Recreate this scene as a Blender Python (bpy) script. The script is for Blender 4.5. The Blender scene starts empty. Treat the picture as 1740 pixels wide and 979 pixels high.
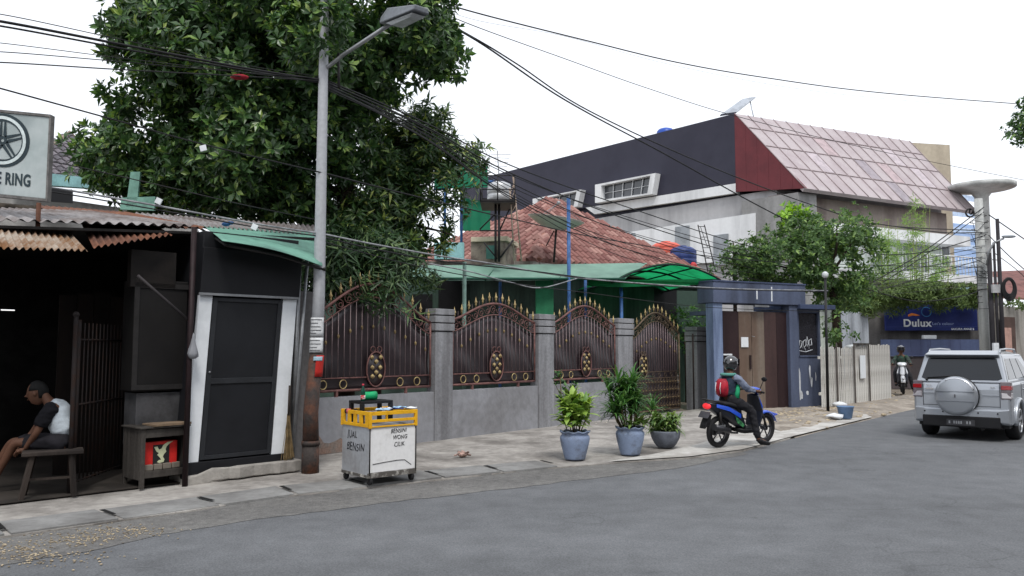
import bpy, bmesh, math, random
from mathutils import Vector, Matrix, noise
random.seed(7)
PI = math.pi
R = math.radians
scene = bpy.context.scene
col = scene.collection
V = Vector

# ------------------------------------------------------------------ camera
FPX = 1740 * 28 / 36.0
PITCH = R(4.33)
CAM = V((0, 0, 1.7))
FW = V((0, math.cos(PITCH), math.sin(PITCH)))
UP = V((0, -math.sin(PITCH), math.cos(PITCH)))
cd = bpy.data.cameras.new('camera'); cam = bpy.data.objects.new('camera', cd); col.objects.link(cam)
cd.lens = 28; cd.sensor_width = 36; cd.clip_end = 2000; cd.clip_start = 0.05
cam.location = CAM; cam.rotation_euler = (PI / 2 + PITCH, 0, 0)
scene.camera = cam

def ray(u, v):
    return V((1, 0, 0)) * ((u - 870) / FPX) + FW + UP * ((489.5 - v) / FPX)
def at(u, v, Y):
    d = ray(u, v); return CAM + d * (Y / d.y)
def gnd(u, v, z=0.0):
    d = ray(u, v); return CAM + d * ((z - CAM.z) / d.z)
def onplane(u, v, P, d2):
    """hit of the pixel ray with the vertical plane through P (xy) with direction d2"""
    d = ray(u, v); n = V((-d2[1], d2[0]))
    t = (n.x * (P[0] - CAM.x) + n.y * (P[1] - CAM.y)) / (n.x * d.x + n.y * d.y)
    return CAM + d * t

# ------------------------------------------------------------------ object helpers
def tag(o, label=None, cat=None, group=None, kind=None):
    if label: o['label'] = label
    if cat: o['category'] = cat
    if group: o['group'] = group
    if kind: o['kind'] = kind
    return o
def empty(name, loc, rz=0.0, label=None, cat=None, group=None):
    o = bpy.data.objects.new(name, None); col.objects.link(o)
    o.location = V(loc); o.rotation_euler = (0, 0, rz); o.empty_display_size = 0.1
    return tag(o, label, cat, group)
def mat_of(o):
    m = Matrix.Identity(4)
    while o is not None:
        m = o.matrix_basis @ m; o = o.parent
    return m
def kids(o): return [c for c in bpy.data.objects if c.parent == o]
def copy_tree(o, parent=None):
    c = o.copy(); col.objects.link(c); c.parent = parent
    for ch in kids(o):
        if ch != c: copy_tree(ch, c)
    return c

class MB:
    def __init__(s): s.v = []; s.f = []; s.sm = []
    def add(s, vs, fs, smooth=False):
        n = len(s.v); s.v += [V(p) for p in vs]
        for f in fs: s.f.append([i + n for i in f]); s.sm.append(smooth)
        return s
    def box(s, x0, x1, y0, y1, z0, z1):
        vs = [(x0,y0,z0),(x1,y0,z0),(x1,y1,z0),(x0,y1,z0),(x0,y0,z1),(x1,y0,z1),(x1,y1,z1),(x0,y1,z1)]
        return s.add(vs, [(0,3,2,1),(4,5,6,7),(0,1,5,4),(1,2,6,5),(2,3,7,6),(3,0,4,7)])
    def prism(s, pts, vec, smooth=False):
        pts = [V(p) for p in pts]; vec = V(vec); n = len(pts)
        fs = [tuple(range(n)), tuple(reversed(range(n, 2*n)))]
        fs += [(i, i+n, (i+1) % n + n, (i+1) % n) for i in range(n)]
        return s.add(pts + [p + vec for p in pts], fs, smooth)
    def tube(s, pts, r, n=8, caps=True, smooth=True, r1=None):
        pts = [V(p) for p in pts]; m = len(pts); vs = []; fs = []
        up = V((0, 0, 1))
        prev = None
        for i, p in enumerate(pts):
            t = (pts[min(i+1, m-1)] - pts[max(i-1, 0)])
            if t.length < 1e-9: t = V((0, 0, 1))
            t.normalize()
            if prev is None:
                a = t.cross(up)
                if a.length < 1e-3: a = t.cross(V((1, 0, 0)))
            else:
                a = prev - t * prev.dot(t)
                if a.length < 1e-5: a = t.cross(V((1, 0, 0.1)))
            a.normalize(); prev = a.copy(); b = t.cross(a)
            if isinstance(r, (list, tuple)): rr = r[i]
            elif r1 is not None: rr = r + (r1 - r) * i / max(1, m - 1)
            else: rr = r
            for k in range(n):
                an = 2 * PI * (k + .5) / n
                vs.append(p + (a * math.cos(an) + b * math.sin(an)) * rr)
        for i in range(m - 1):
            for k in range(n):
                fs.append((i*n + k, i*n + (k+1) % n, (i+1)*n + (k+1) % n, (i+1)*n + k))
        if caps:
            fs.append(tuple(reversed(range(n)))); fs.append(tuple(range((m-1)*n, m*n)))
        s.add(vs, fs[:(m-1)*n], smooth)
        base = len(s.v) - len(vs)
        if caps:
            for f in fs[(m-1)*n:]: s.f.append([i + base for i in f]); s.sm.append(False)
        return s
    def lathe(s, prof, c=(0, 0, 0), n=24, axis='z', wave=None, smooth=True, cap=True):
        """prof: list (r, h)"""
        vs = []; fs = []; m = len(prof); c = V(c)
        for i, (r, h) in enumerate(prof):
            for k in range(n):
                a = 2*PI*k/n
                rr = r; hh = h
                if wave: rr, hh = wave(i, a, r, h)
                x, y = rr*math.cos(a), rr*math.sin(a)
                p = {'z': V((x, y, hh)), 'x': V((hh, x, y)), 'y': V((y, hh, x))}[axis]
                vs.append(c + p)
        for i in range(m - 1):
            for k in range(n): fs.append((i*n+k, i*n+(k+1) % n, (i+1)*n+(k+1) % n, (i+1)*n+k))
        if cap and prof[0][0] > 1e-6: fs.append(tuple(reversed(range(n))))
        if cap and prof[-1][0] > 1e-6: fs.append(tuple(range((m-1)*n, m*n)))
        return s.add(vs, fs, smooth)
    def ring(s, c, R0, r, axis='y', n=16, k=6, a0=0, a1=2*PI, sx=1.0):
        c = V(c); pts = []
        closed = abs(a1 - a0 - 2*PI) < 1e-6
        N = n + 1
        for i in range(N):
            a = a0 + (a1 - a0)*i/n
            x, y = R0*math.cos(a)*sx, R0*math.sin(a)
            pts.append(c + {'y': V((x, 0, y)), 'x': V((0, x, y)), 'z': V((x, y, 0))}[axis])
        return s.tube(pts, r, k, caps=not closed)
    def ball(s, c, r, n=10, m=7, sc=(1, 1, 1)):
        prof = [(r*math.sin(PI*i/m) if 0 < i < m else 1e-7, -r*math.cos(PI*i/m)) for i in range(m+1)]
        b = MB().lathe(prof, n=n)
        c = V(c)
        return s.add([c + V((p.x*sc[0], p.y*sc[1], p.z*sc[2])) for p in b.v], b.f, True)
    def xf(s, fn): s.v = [V(fn(p)) for p in s.v]; return s
    def build(s, name, mat, parent=None, world=False, bevel=0, loc=None):
        me = bpy.data.meshes.new(name)
        vs = s.v
        if world and parent is not None:
            mi = mat_of(parent).inverted(); vs = [mi @ p for p in vs]
        o_loc = None
        if parent is None and loc is None and world and vs:
            pass
        if loc is not None:
            L = V(loc); vs = [p - L for p in vs]
        me.from_pydata([tuple(p) for p in vs], [], s.f)
        me.polygons.foreach_set('use_smooth', s.sm)
        bm = bmesh.new(); bm.from_mesh(me)
        if len(bm.faces) < 60000:
            bmesh.ops.recalc_face_normals(bm, faces=bm.faces)
        bm.to_mesh(me); bm.free()
        o = bpy.data.objects.new(name, me); col.objects.link(o)
        if parent is not None: o.parent = parent
        if loc is not None: o.location = V(loc)
        if mat is not None: me.materials.append(mat)
        if bevel:
            m = o.modifiers.new('bevel', 'BEVEL'); m.width = bevel; m.segments = 2; m.limit_method = 'ANGLE'; m.angle_limit = R(40)
        return o

def baked(o):
    """replace an object's mesh by its evaluated mesh"""
    dg = bpy.context.evaluated_depsgraph_get(); dg.update()
    me = bpy.data.meshes.new_from_object(o.evaluated_get(dg))
    o.modifiers.clear(); o.data = me
    return o

def text_mesh(s, size, name, mat, parent, M4, bold=0.0, extrude=0.003, align='CENTER', sx=1.0, shear=0.0, hand=0.0):
    cu = bpy.data.curves.new(name, 'FONT'); cu.body = s; cu.size = size; cu.align_x = align; cu.align_y = 'CENTER'
    cu.extrude = extrude; cu.offset = bold; cu.shear = shear; cu.space_character = 1.08
    t = bpy.data.objects.new('tmp', cu); col.objects.link(t)
    dg = bpy.context.evaluated_depsgraph_get(); dg.update()
    me = bpy.data.meshes.new_from_object(t.evaluated_get(dg))
    bpy.data.objects.remove(t)
    me.transform(Matrix.Diagonal((sx, 1, 1, 1)))
    if hand:
        for v_ in me.vertices:
            q_ = v_.co*(1.3/size); v_.co.x += size*hand*noise.noise(V((q_.x*1.6, q_.y*1.6, 1))); v_.co.y += size*hand*1.3*noise.noise(V((q_.x*1.2, q_.y*1.2, 7)))
    me.transform(M4)
    me.materials.clear(); me.materials.append(mat)
    o = bpy.data.objects.new(name, me); col.objects.link(o); o.parent = parent
    return o
# text standing in a local xz plane, read from the -y side
def TM(x, y, z, rot=0.0): return Matrix.Translation((x, y, z)) @ Matrix.Rotation(rot, 4, 'Y') @ Matrix.Rotation(PI/2, 4, 'X')

# ------------------------------------------------------------------ materials
def lin(c):
    return c/12.92 if c <= .04045 else ((c+.055)/1.055)**2.4
def rgb(r, g, b, k=1.0): return (lin(r/255)*k, lin(g/255)*k, lin(b/255)*k, 1)
MATS = {}
def mat(name, c, rough=.75, metal=0.0, var=.18, scale=3.0, bump=0.0, bscale=None, c2=None, streak=False, mix=(.45, .6), spec=.3, detail=6, fine=.1, coat=0.0):
    if name in MATS: return MATS[name]
    m = bpy.data.materials.new(name); m.use_nodes = True; MATS[name] = m
    nt = m.node_tree; N = nt.nodes; L = nt.links
    b = N['Principled BSDF']; b.inputs['Roughness'].default_value = rough; b.inputs['Metallic'].default_value = metal
    b.inputs['Specular IOR Level'].default_value = spec
    b.inputs['Coat Weight'].default_value = coat
    if len(c) == 3: c = (*c, 1)
    if c2 is None: c2 = tuple(x*(1-var*1.3) for x in c[:3]) + (1,)
    if len(c2) == 3: c2 = (*c2, 1)
    tc = N.new('ShaderNodeTexCoord'); mp = N.new('ShaderNodeMapping')
    L.new(tc.outputs['Object'], mp.inputs[0])
    if streak: mp.inputs['Scale'].default_value = (1, 1, .12)
    n1 = N.new('ShaderNodeTexNoise'); n1.inputs['Scale'].default_value = scale; n1.inputs['Detail'].default_value = detail; n1.inputs['Roughness'].default_value = .62
    L.new(mp.outputs[0], n1.inputs['Vector'])
    cr = N.new('ShaderNodeValToRGB'); cr.color_ramp.elements[0].position = mix[0]; cr.color_ramp.elements[1].position = mix[1]
    cr.color_ramp.elements[0].color = c; cr.color_ramp.elements[1].color = c2
    L.new(n1.outputs['Fac'], cr.inputs[0])
    n2 = N.new('ShaderNodeTexNoise'); n2.inputs['Scale'].default_value = scale*9; n2.inputs['Detail'].default_value = 4
    L.new(tc.outputs['Object'], n2.inputs['Vector'])
    mr = N.new('ShaderNodeMapRange'); mr.inputs[3].default_value = 1-fine*2; mr.inputs[4].default_value = 1+fine*2
    L.new(n2.outputs['Fac'], mr.inputs[0])
    mx = N.new('ShaderNodeMix'); mx.data_type = 'RGBA'; mx.blend_type = 'MULTIPLY'; mx.inputs[0].default_value = 1
    L.new(cr.outputs[0], mx.inputs[6]); L.new(mr.outputs[0], mx.inputs[7]); L.new(mx.outputs[2], b.inputs['Base Color'])
    if bump:
        bp = N.new('ShaderNodeBump'); bp.inputs['Strength'].default_value = bump; bp.inputs['Distance'].default_value = .02
        n3 = N.new('ShaderNodeTexNoise'); n3.inputs['Scale'].default_value = bscale or scale*12; n3.inputs['Detail'].default_value = 5
        L.new(tc.outputs['Object'], n3.inputs['Vector']); L.new(n3.outputs['Fac'], bp.inputs['Height']); L.new(bp.outputs[0], b.inputs['Normal'])
    return m
def island(name, cols, rough=.5, trans=0.0, spec=.4):
    """colour varies per leaf / per tile"""
    if name in MATS: return MATS[name]
    m = bpy.data.materials.new(name); m.use_nodes = True; MATS[name] = m
    nt = m.node_tree; N = nt.nodes; L = nt.links; b = N['Principled BSDF']
    b.inputs['Roughness'].default_value = rough; b.inputs['Specular IOR Level'].default_value = spec
    g = N.new('ShaderNodeNewGeometry'); cr = N.new('ShaderNodeValToRGB')
    els = cr.color_ramp.elements
    while len(els) < len(cols): els.new(.5)
    for i, (p, c) in enumerate(cols):
        els[i].position = p; els[i].color = c if len(c) == 4 else (*c, 1)
    L.new(g.outputs['Random Per Island'], cr.inputs[0]); L.new(cr.outputs[0], b.inputs['Base Color'])
    if trans:
        t = N.new('ShaderNodeBsdfTranslucent'); ms = N.new('ShaderNodeMixShader'); ms.inputs[0].default_value = trans
        hs = N.new('ShaderNodeHueSaturation'); hs.inputs['Value'].default_value = 1.8; hs.inputs['Saturation'].default_value = 1.15; hs.inputs['Hue'].default_value = .485
        L.new(cr.outputs[0], hs.inputs['Color']); L.new(hs.outputs[0], t.inputs[0])
        L.new(b.outputs[0], ms.inputs[1]); L.new(t.outputs[0], ms.inputs[2]); L.new(ms.outputs[0], N['Material Output'].inputs[0])
    return m
def emis(name, c, s):
    m = bpy.data.materials.new(name); m.use_nodes = True; b = m.node_tree.nodes['Principled BSDF']
    b.inputs['Base Color'].default_value = c; b.inputs['Emission Color'].default_value = c; b.inputs['Emission Strength'].default_value = s
    return m
def glass(name, c=(.02, .025, .03, 1), rough=.06, alpha=None):
    m = mat(name, c, rough, 0, .1, 1, spec=.8, fine=0.02)
    return m
def sheer(name, c, t=.5, rough=.6):
    """translucent sheet: diffuse + translucent"""
    m = bpy.data.materials.new(name); m.use_nodes = True; N = m.node_tree.nodes; L = m.node_tree.links
    b = N['Principled BSDF']; b.inputs['Base Color'].default_value = c; b.inputs['Roughness'].default_value = rough
    n1 = N.new('ShaderNodeTexNoise'); n1.inputs['Scale'].default_value = 3; n1.inputs['Detail'].default_value = 5
    tc = N.new('ShaderNodeTexCoord'); L.new(tc.outputs['Object'], n1.inputs['Vector'])
    mr = N.new('ShaderNodeMapRange'); mr.inputs[3].default_value = .65; mr.inputs[4].default_value = 1.35; L.new(n1.outputs['Fac'], mr.inputs[0])
    mx = N.new('ShaderNodeMix'); mx.data_type = 'RGBA'; mx.blend_type = 'MULTIPLY'; mx.inputs[0].default_value = 1; mx.inputs[6].default_value = c
    L.new(mr.outputs[0], mx.inputs[7]); L.new(mx.outputs[2], b.inputs['Base Color'])
    tr = N.new('ShaderNodeBsdfTranslucent'); L.new(mx.outputs[2], tr.inputs[0]); ms = N.new('ShaderNodeMixShader'); ms.inputs[0].default_value = t
    L.new(b.outputs[0], ms.inputs[1]); L.new(tr.outputs[0], ms.inputs[2]); L.new(ms.outputs[0], N['Material Output'].inputs[0])
    return m

black = mat('black_plastic', (.012, .012, .014), .5)
rubber = mat('tyre_rubber', (.018, .018, .02), .85)
steel = mat('galvanised_steel', rgb(150, 152, 155), .45, .6, .2)
dkmetal = mat('dark_metal', (.03, .028, .028), .55, .3)
chrome = mat('chrome', (.7, .7, .72), .15, 1.0, .05)
conc = mat('concrete', rgb(168, 164, 158), .9, c2=rgb(120, 116, 112), scale=1.1, bump=.4, bscale=30, fine=.16, mix=(.35, .7))
white = mat('white_paint', rgb(218, 222, 226), .6, c2=rgb(196, 200, 204), scale=2, mix=(.5, .75), fine=.04)
blueiron = mat('blue_painted_iron', rgb(62, 104, 160), .5, c2=rgb(44, 76, 124))

# ------------------------------------------------------------------ leaves
def leaf_quad(vs, fs, p, d, n, L, W, fold=.25, droop=.15):
    """one leaf: two triangles-pairs folded on the midrib"""
    s = d.cross(n)
    if s.length < 1e-4: return
    s.normalize(); k = len(vs)
    tip = p + d*L - n*(L*droop); mid = p + d*(L*.5) - n*(W*fold)
    vs += [p, mid + s*W*.5 + n*W*fold, tip, mid - s*W*.5 + n*W*fold, mid]
    fs += [(k, k+1, k+4), (k+1, k+2, k+4), (k+4, k+2, k+3), (k, k+4, k+3)]
def rnd_dir():
    z = random.uniform(-1, 1); a = random.uniform(0, 2*PI); r = math.sqrt(1-z*z)
    return V((r*math.cos(a), r*math.sin(a), z))
def crown(name, m, parent, ells, density, L, W, per=8, up=.4, droop=.25, gap=.42, nscale=1.3, spread=1.0, seed=1, tall=None):
    """leaf rosettes through a set of ellipsoids (centre, (rx,ry,rz))"""
    random.seed(seed); vs = []; fs = []
    for c, r in ells:
        vol = 4/3*PI*r[0]*r[1]*r[2]
        for _ in range(int(vol*density)):
            d = rnd_dir(); rad = random.random()**.38
            wob = 1 + .28*noise.noise(V((d.x*2.1+c.x, d.y*2.1+c.y, d.z*2.1+c.z)))
            p = c + V((d.x*r[0], d.y*r[1], d.z*r[2]))*rad*wob
            if noise.noise(p*nscale) + .5*noise.noise(p*nscale*2.3) < gap - .5 - .35: continue
            if noise.noise(p*nscale + V((9, 3, 1))) < gap - .62: continue
            ax = (d*.7 + V((0, 0, up)) + rnd_dir()*.5).normalized()
            a = ax.cross(V((.3, .2, 1)));
            if a.length < .01: a = V((1, 0, 0))
            a.normalize(); b = ax.cross(a)
            k = random.uniform(.7, 1.2)
            n0 = per + random.randint(-2, 2)
            for i in range(n0):
                an = 2*PI*i/n0 + random.uniform(-.3, .3); t = random.uniform(.25, 1.0)*spread
                dd = (ax*(1.05-t) + (a*math.cos(an) + b*math.sin(an))*t).normalized()
                nn = (ax - dd*ax.dot(dd))
                if nn.length < .01: nn = a
                nn.normalize()
                if tall: dd = (dd + V((0, 0, tall))).normalized()
                leaf_quad(vs, fs, p + dd*.02, dd, nn, L*k*random.uniform(.75, 1.15), W*k, .2, droop)
    o = MB(); me = bpy.data.meshes.new(name)
    if parent is not None:
        mi = mat_of(parent).inverted(); vs = [mi @ p for p in vs]
    me.from_pydata([tuple(p) for p in vs], [], fs); me.materials.append(m)
    ob = bpy.data.objects.new(name, me); col.objects.link(ob); ob.parent = parent
    return ob
def ell(u, v, Y, ru, rv, rd):
    return (at(u, v, Y), (ru*Y/FPX, rd, rv*Y/FPX))
def limb(mb, p0, p1, r0, r1, n=5, wob=.12, k=7):
    p0 = V(p0); p1 = V(p1); pts = []
    for i in range(n+1):
        t = i/n; p = p0.lerp(p1, t)
        if 0 < i < n: p += rnd_dir()*wob*(p1-p0).length*.3
        pts.append(p)
    mb.tube(pts, r0, k, r1=r1); return pts

# ------------------------------------------------------------------ world, sun
w = bpy.data.worlds.new('World'); scene.world = w; w.use_nodes = True
N = w.node_tree.nodes; L = w.node_tree.links; bg = N['Background']
sk = N.new('ShaderNodeTexSky'); sk.sky_type = 'NISHITA'; sk.sun_disc = False
SUN_EL, SUN_AZ = R(56), R(170)      # azimuth clockwise from +Y
sk.sun_elevation = SUN_EL; sk.sun_rotation = SUN_AZ; sk.air_density = 1.5; sk.dust_density = 4
mx = N.new('ShaderNodeMix'); mx.data_type = 'RGBA'; mx.inputs[0].default_value = .88
mx.inputs[7].default_value = (9.3, 9.6, 10.2, 1)      # flat bright cloud layer
L.new(sk.outputs[0], mx.inputs[6]); L.new(mx.outputs[2], bg.inputs[0]); bg.inputs[1].default_value = .14
sd = bpy.data.lights.new('sun', 'SUN'); sd.energy = 2.0; sd.angle = R(14); sd.color = (1, .97, .92)
sun = bpy.data.objects.new('sun', sd); col.objects.link(sun)
sdir = V((math.sin(SUN_AZ)*math.cos(SUN_EL), math.cos(SUN_AZ)*math.cos(SUN_EL), math.sin(SUN_EL)))
sun.rotation_euler = sdir.to_track_quat('Z', 'Y').to_euler(); sun.location = (0, 0, 30)
vs_ = scene.view_settings; vs_.view_transform = 'Standard'; vs_.look = 'None'; vs_.exposure = 0.0; vs_.gamma = 1
scene.render.resolution_x = 1024; scene.render.resolution_y = 576
scene.render.engine = 'CYCLES'
# ================================================================== GROUND
random.seed(3)
def sheet_obj(name, pts, z, m, kind='structure'):
    me = bpy.data.meshes.new(name); bm = bmesh.new()
    vv = [bm.verts.new((p[0], p[1], z)) for p in pts]; f = bm.faces.new(vv)
    bmesh.ops.triangulate(bm, faces=[f]); bmesh.ops.recalc_face_normals(bm, faces=bm.faces)
    for f in bm.faces:
        if f.normal.z < 0: f.normal_flip()
    bm.to_mesh(me); bm.free(); me.materials.append(m)
    o = bpy.data.objects.new(name, me); col.objects.link(o); return tag(o, kind=kind)
earth = mat('packed_earth', rgb(140, 130, 118), .95, c2=rgb(98, 90, 80), scale=.8, bump=.6, bscale=18, fine=.2, mix=(.35, .7))
sheet_obj('ground', [(-400, -200), (600, -200), (600, 800), (-400, 800)], -.01, earth)
# edge of the asphalt, left of which the pavement lies
EDGE = [(-700, 1090), (-200, 945), (0, 917), (340, 869), (430, 853), (560, 838), (710, 822), (900, 801), (1040, 789), (1170, 781), (1260, 769), (1350, 745), (1480, 712), (1570, 692), (1640, 678), (1760, 664)]
edge = [gnd(u, v) for u, v in EDGE]
asph = mat('asphalt', rgb(102, 104, 107), .85, c2=rgb(93, 95, 98), scale=.3, bump=.35, bscale=90, fine=.16, mix=(.35, .65), spec=.35)
# fine grit in the asphalt
def asphalt_detail(m):
    N = m.node_tree.nodes; L = m.node_tree.links; b = N['Principled BSDF']
    src = b.inputs['Base Color'].links[0].from_socket
    tc = N.new('ShaderNodeTexCoord')
    n = N.new('ShaderNodeTexNoise'); n.inputs['Scale'].default_value = 70; n.inputs['Detail'].default_value = 3; L.new(tc.outputs['Object'], n.inputs[0])
    mr = N.new('ShaderNodeMapRange'); mr.inputs[1].default_value = .3; mr.inputs[2].default_value = .7; mr.inputs[3].default_value = .72; mr.inputs[4].default_value = 1.28; L.new(n.outputs[0], mr.inputs[0])
    # worn lanes along the road direction
    mp = N.new('ShaderNodeMapping'); mp.inputs['Rotation'].default_value = (0, 0, R(-41)); mp.inputs['Scale'].default_value = (.05, .75, 1); L.new(tc.outputs['Object'], mp.inputs[0])
    n2 = N.new('ShaderNodeTexNoise'); n2.inputs['Scale'].default_value = 1.0; n2.inputs['Detail'].default_value = 5; L.new(mp.outputs[0], n2.inputs[0])
    mr2 = N.new('ShaderNodeMapRange'); mr2.inputs[1].default_value = .35; mr2.inputs[2].default_value = .65; mr2.inputs[3].default_value = .90; mr2.inputs[4].default_value = 1.1; L.new(n2.outputs[0], mr2.inputs[0])
    ml = N.new('ShaderNodeMath'); ml.operation = 'MULTIPLY'; L.new(mr.outputs[0], ml.inputs[0]); L.new(mr2.outputs[0], ml.inputs[1])
    # thin branching cracks, only where a mask lets them through, and a few dark oil spots
    nw = N.new('ShaderNodeTexNoise'); nw.inputs['Scale'].default_value = 1.6; nw.inputs['Detail'].default_value = 6; L.new(tc.outputs['Object'], nw.inputs[0])
    va = N.new('ShaderNodeMix'); va.data_type = 'RGBA'; va.blend_type = 'LINEAR_LIGHT'; va.inputs[0].default_value = .6; L.new(tc.outputs['Object'], va.inputs[6]); L.new(nw.outputs['Color'], va.inputs[7])
    vo = N.new('ShaderNodeTexVoronoi'); vo.feature = 'DISTANCE_TO_EDGE'; vo.inputs['Scale'].default_value = .42; L.new(va.outputs[2], vo.inputs['Vector'])
    c1 = N.new('ShaderNodeMapRange'); c1.inputs[1].default_value = 0; c1.inputs[2].default_value = .012; c1.inputs[3].default_value = .78; c1.inputs[4].default_value = 1; L.new(vo.outputs['Distance'], c1.inputs[0])
    nm = N.new('ShaderNodeTexNoise'); nm.inputs['Scale'].default_value = .35; L.new(tc.outputs['Object'], nm.inputs[0])
    c2_ = N.new('ShaderNodeMapRange'); c2_.inputs[1].default_value = .5; c2_.inputs[2].default_value = .58; L.new(nm.outputs[0], c2_.inputs[0])
    cm_ = N.new('ShaderNodeMix'); cm_.data_type = 'FLOAT'; cm_.inputs[2].default_value = 1; L.new(c2_.outputs[0], cm_.inputs[0]); L.new(c1.outputs[0], cm_.inputs[3])
    no = N.new('ShaderNodeTexNoise'); no.inputs['Scale'].default_value = 2.3; no.inputs['Detail'].default_value = 2; L.new(tc.outputs['Object'], no.inputs[0])
    oo = N.new('ShaderNodeMapRange'); oo.inputs[1].default_value = .70; oo.inputs[2].default_value = .76; oo.inputs[3].default_value = 1; oo.inputs[4].default_value = .8; L.new(no.outputs[0], oo.inputs[0])
    m2 = N.new('ShaderNodeMath'); m2.operation = 'MULTIPLY'; L.new(ml.outputs[0], m2.inputs[0]); L.new(cm_.outputs[0], m2.inputs[1])
    m3 = N.new('ShaderNodeMath'); m3.operation = 'MULTIPLY'; L.new(m2.outputs[0], m3.inputs[0]); L.new(oo.outputs[0], m3.inputs[1]); ml = m3
    mx = N.new('ShaderNodeMix'); mx.data_type = 'RGBA'; mx.blend_type = 'MULTIPLY'; mx.inputs[0].default_value = 1
    L.new(src, mx.inputs[6]); L.new(ml.outputs[0], mx.inputs[7]); L.new(mx.outputs[2], b.inputs['Base Color'])
asphalt_detail(asph)
far = [V((60, 52, 0)), V((70, -20, 0)), V((-25, -20, 0)), V((-25, -12, 0))]
sheet_obj('road', [(p.x, p.y) for p in edge + far], .004, asph)
old = mat('worn_asphalt', rgb(112, 111, 109), .9, c2=rgb(98, 97, 96), scale=1.2, bump=.5, bscale=60, fine=.22, mix=(.35, .65))
def offs(pl, d, jit=0.0):
    out = []
    for i, p in enumerate(pl):
        t = (pl[min(i+1, len(pl)-1)] - pl[max(i-1, 0)]).normalized()
        out.append(V((p.x + t.y*d + random.uniform(-jit, jit), p.y - t.x*d + random.uniform(-jit, jit), 0)))
    return out
def dens(pl, n=4):
    out = []
    for a, b in zip(pl[:-1], pl[1:]):
        for i in range(n): out.append(a.lerp(b, i/n))
    return out + [pl[-1]]
ed = dens(edge[1:11], 6)
low = [gnd(u, v) for u, v in [(-200, 1010), (0, 962), (150, 938), (300, 905), (430, 885), (560, 868), (700, 850), (860, 832), (1000, 815), (1150, 797), (1270, 772)]]
low = [p + V((random.uniform(-.03, .03), random.uniform(-.03, .03), 0)) for p in dens(low, 6)]
sheet_obj('road_shoulder', [(p.x, p.y) for p in ed] + [(p.x, p.y) for p in reversed(low)], .008, old)
asphalt_detail(old)
# pavement: rough concrete apron up to the shop and the garden wall
apron = mat('apron_concrete', rgb(166, 162, 157), .92, c2=rgb(116, 112, 108), scale=1.1, bump=.6, bscale=25, fine=.2, mix=(.38, .66))
inner = [(-9.5, 6.5), (-5.5, 12), (-2, 14.6), (2.4, 18.8), (6.2, 23.2), (8.9, 23.8)]
e2 = [p for p in dens(edge[0:11] + [edge[10].lerp(edge[11], .9)], 5)]
e2 = offs(e2, -.02, .02)
pv = [(p.x, p.y) for p in e2]
mb = MB(); top = [V((x, y, .022)) for x, y in pv] + [V((x, y, .05)) for x, y in reversed(inner)]
mb.prism(top, (0, 0, -.06)); o = mb.build('pavement', apron); tag(o, kind='structure')
# ngon with many verts: triangulate
bm = bmesh.new(); bm.from_mesh(o.data); bmesh.ops.triangulate(bm, faces=bm.faces); bm.to_mesh(o.data); bm.free()
# drain cover slabs along the kerb
slabm = mat('slab_concrete', rgb(138, 138, 137), .9, c2=rgb(104, 103, 102), scale=1.3, bump=.5, bscale=40, fine=.14, mix=(.4, .7))
line = e2; L_ = [0]
for a, b in zip(line[:-1], line[1:]): L_.append(L_[-1] + (b-a).length)
def along(s):
    for i in range(len(line)-1):
        if L_[i+1] >= s:
            t = (s - L_[i])/(L_[i+1]-L_[i]+1e-9); d = (line[i+1]-line[i]).normalized(); return line[i].lerp(line[i+1], t), d
    return line[-1], (line[-1]-line[-2]).normalized()
mb = MB(); gap = MB(); s = 0; s_end = L_[-1] - 6.0
while s < s_end:
    w_ = random.uniform(.88, 1.05)
    (p, d), (q, d2) = along(s + .02), along(s + w_ - .02)
    n1 = V((-d.y, d.x, 0)); n2 = V((-d2.y, d2.x, 0)); wd = .62
    z = .042 + random.uniform(-.008, .010)
    a0 = p + n1*.01; a1 = q + n2*.01
    top = [V((a0.x, a0.y, z)), V((a1.x, a1.y, z)), V((*(a1 + n2*wd).xy, z)), V((*(a0 + n1*wd).xy, z))]
    mb.prism(top, (0, 0, -.08))
    g, gd = along(s + w_); gn = V((-gd.y, gd.x, 0)); c = g + gn*.33
    pts = [c - gn*.15 - gd*.02, c - gn*.15 + gd*.02, c + gn*.16 + gd*.025, c + gn*.16 - gd*.025]
    gap.prism([V((x.x, x.y, .056)) for x in pts], (0, 0, -.004))
    s += w_ + .012
o = mb.build('pavement_slabs', slabm, bevel=.006); tag(o, kind='structure')
o = gap.build('drain_slots', mat('drain_black', (.01, .01, .01), .95)); tag(o, kind='structure')
# pale new concrete where the driveway meets the road
pale = mat('pale_concrete', rgb(188, 186, 182), .9, c2=rgb(156, 152, 147), scale=1.4, bump=.4, bscale=40, fine=.1)
pp = [(1030, 789), (1170, 780), (1262, 767.5), (1350, 744), (1482, 711.5), (1470, 706), (1400, 709), (1330, 712), (1290, 722), (1240, 742), (1180, 760), (1110, 776)]
sheet_obj('driveway_concrete', [(gnd(u, v).x, gnd(u, v).y) for u, v in pp], .040, pale)
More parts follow.
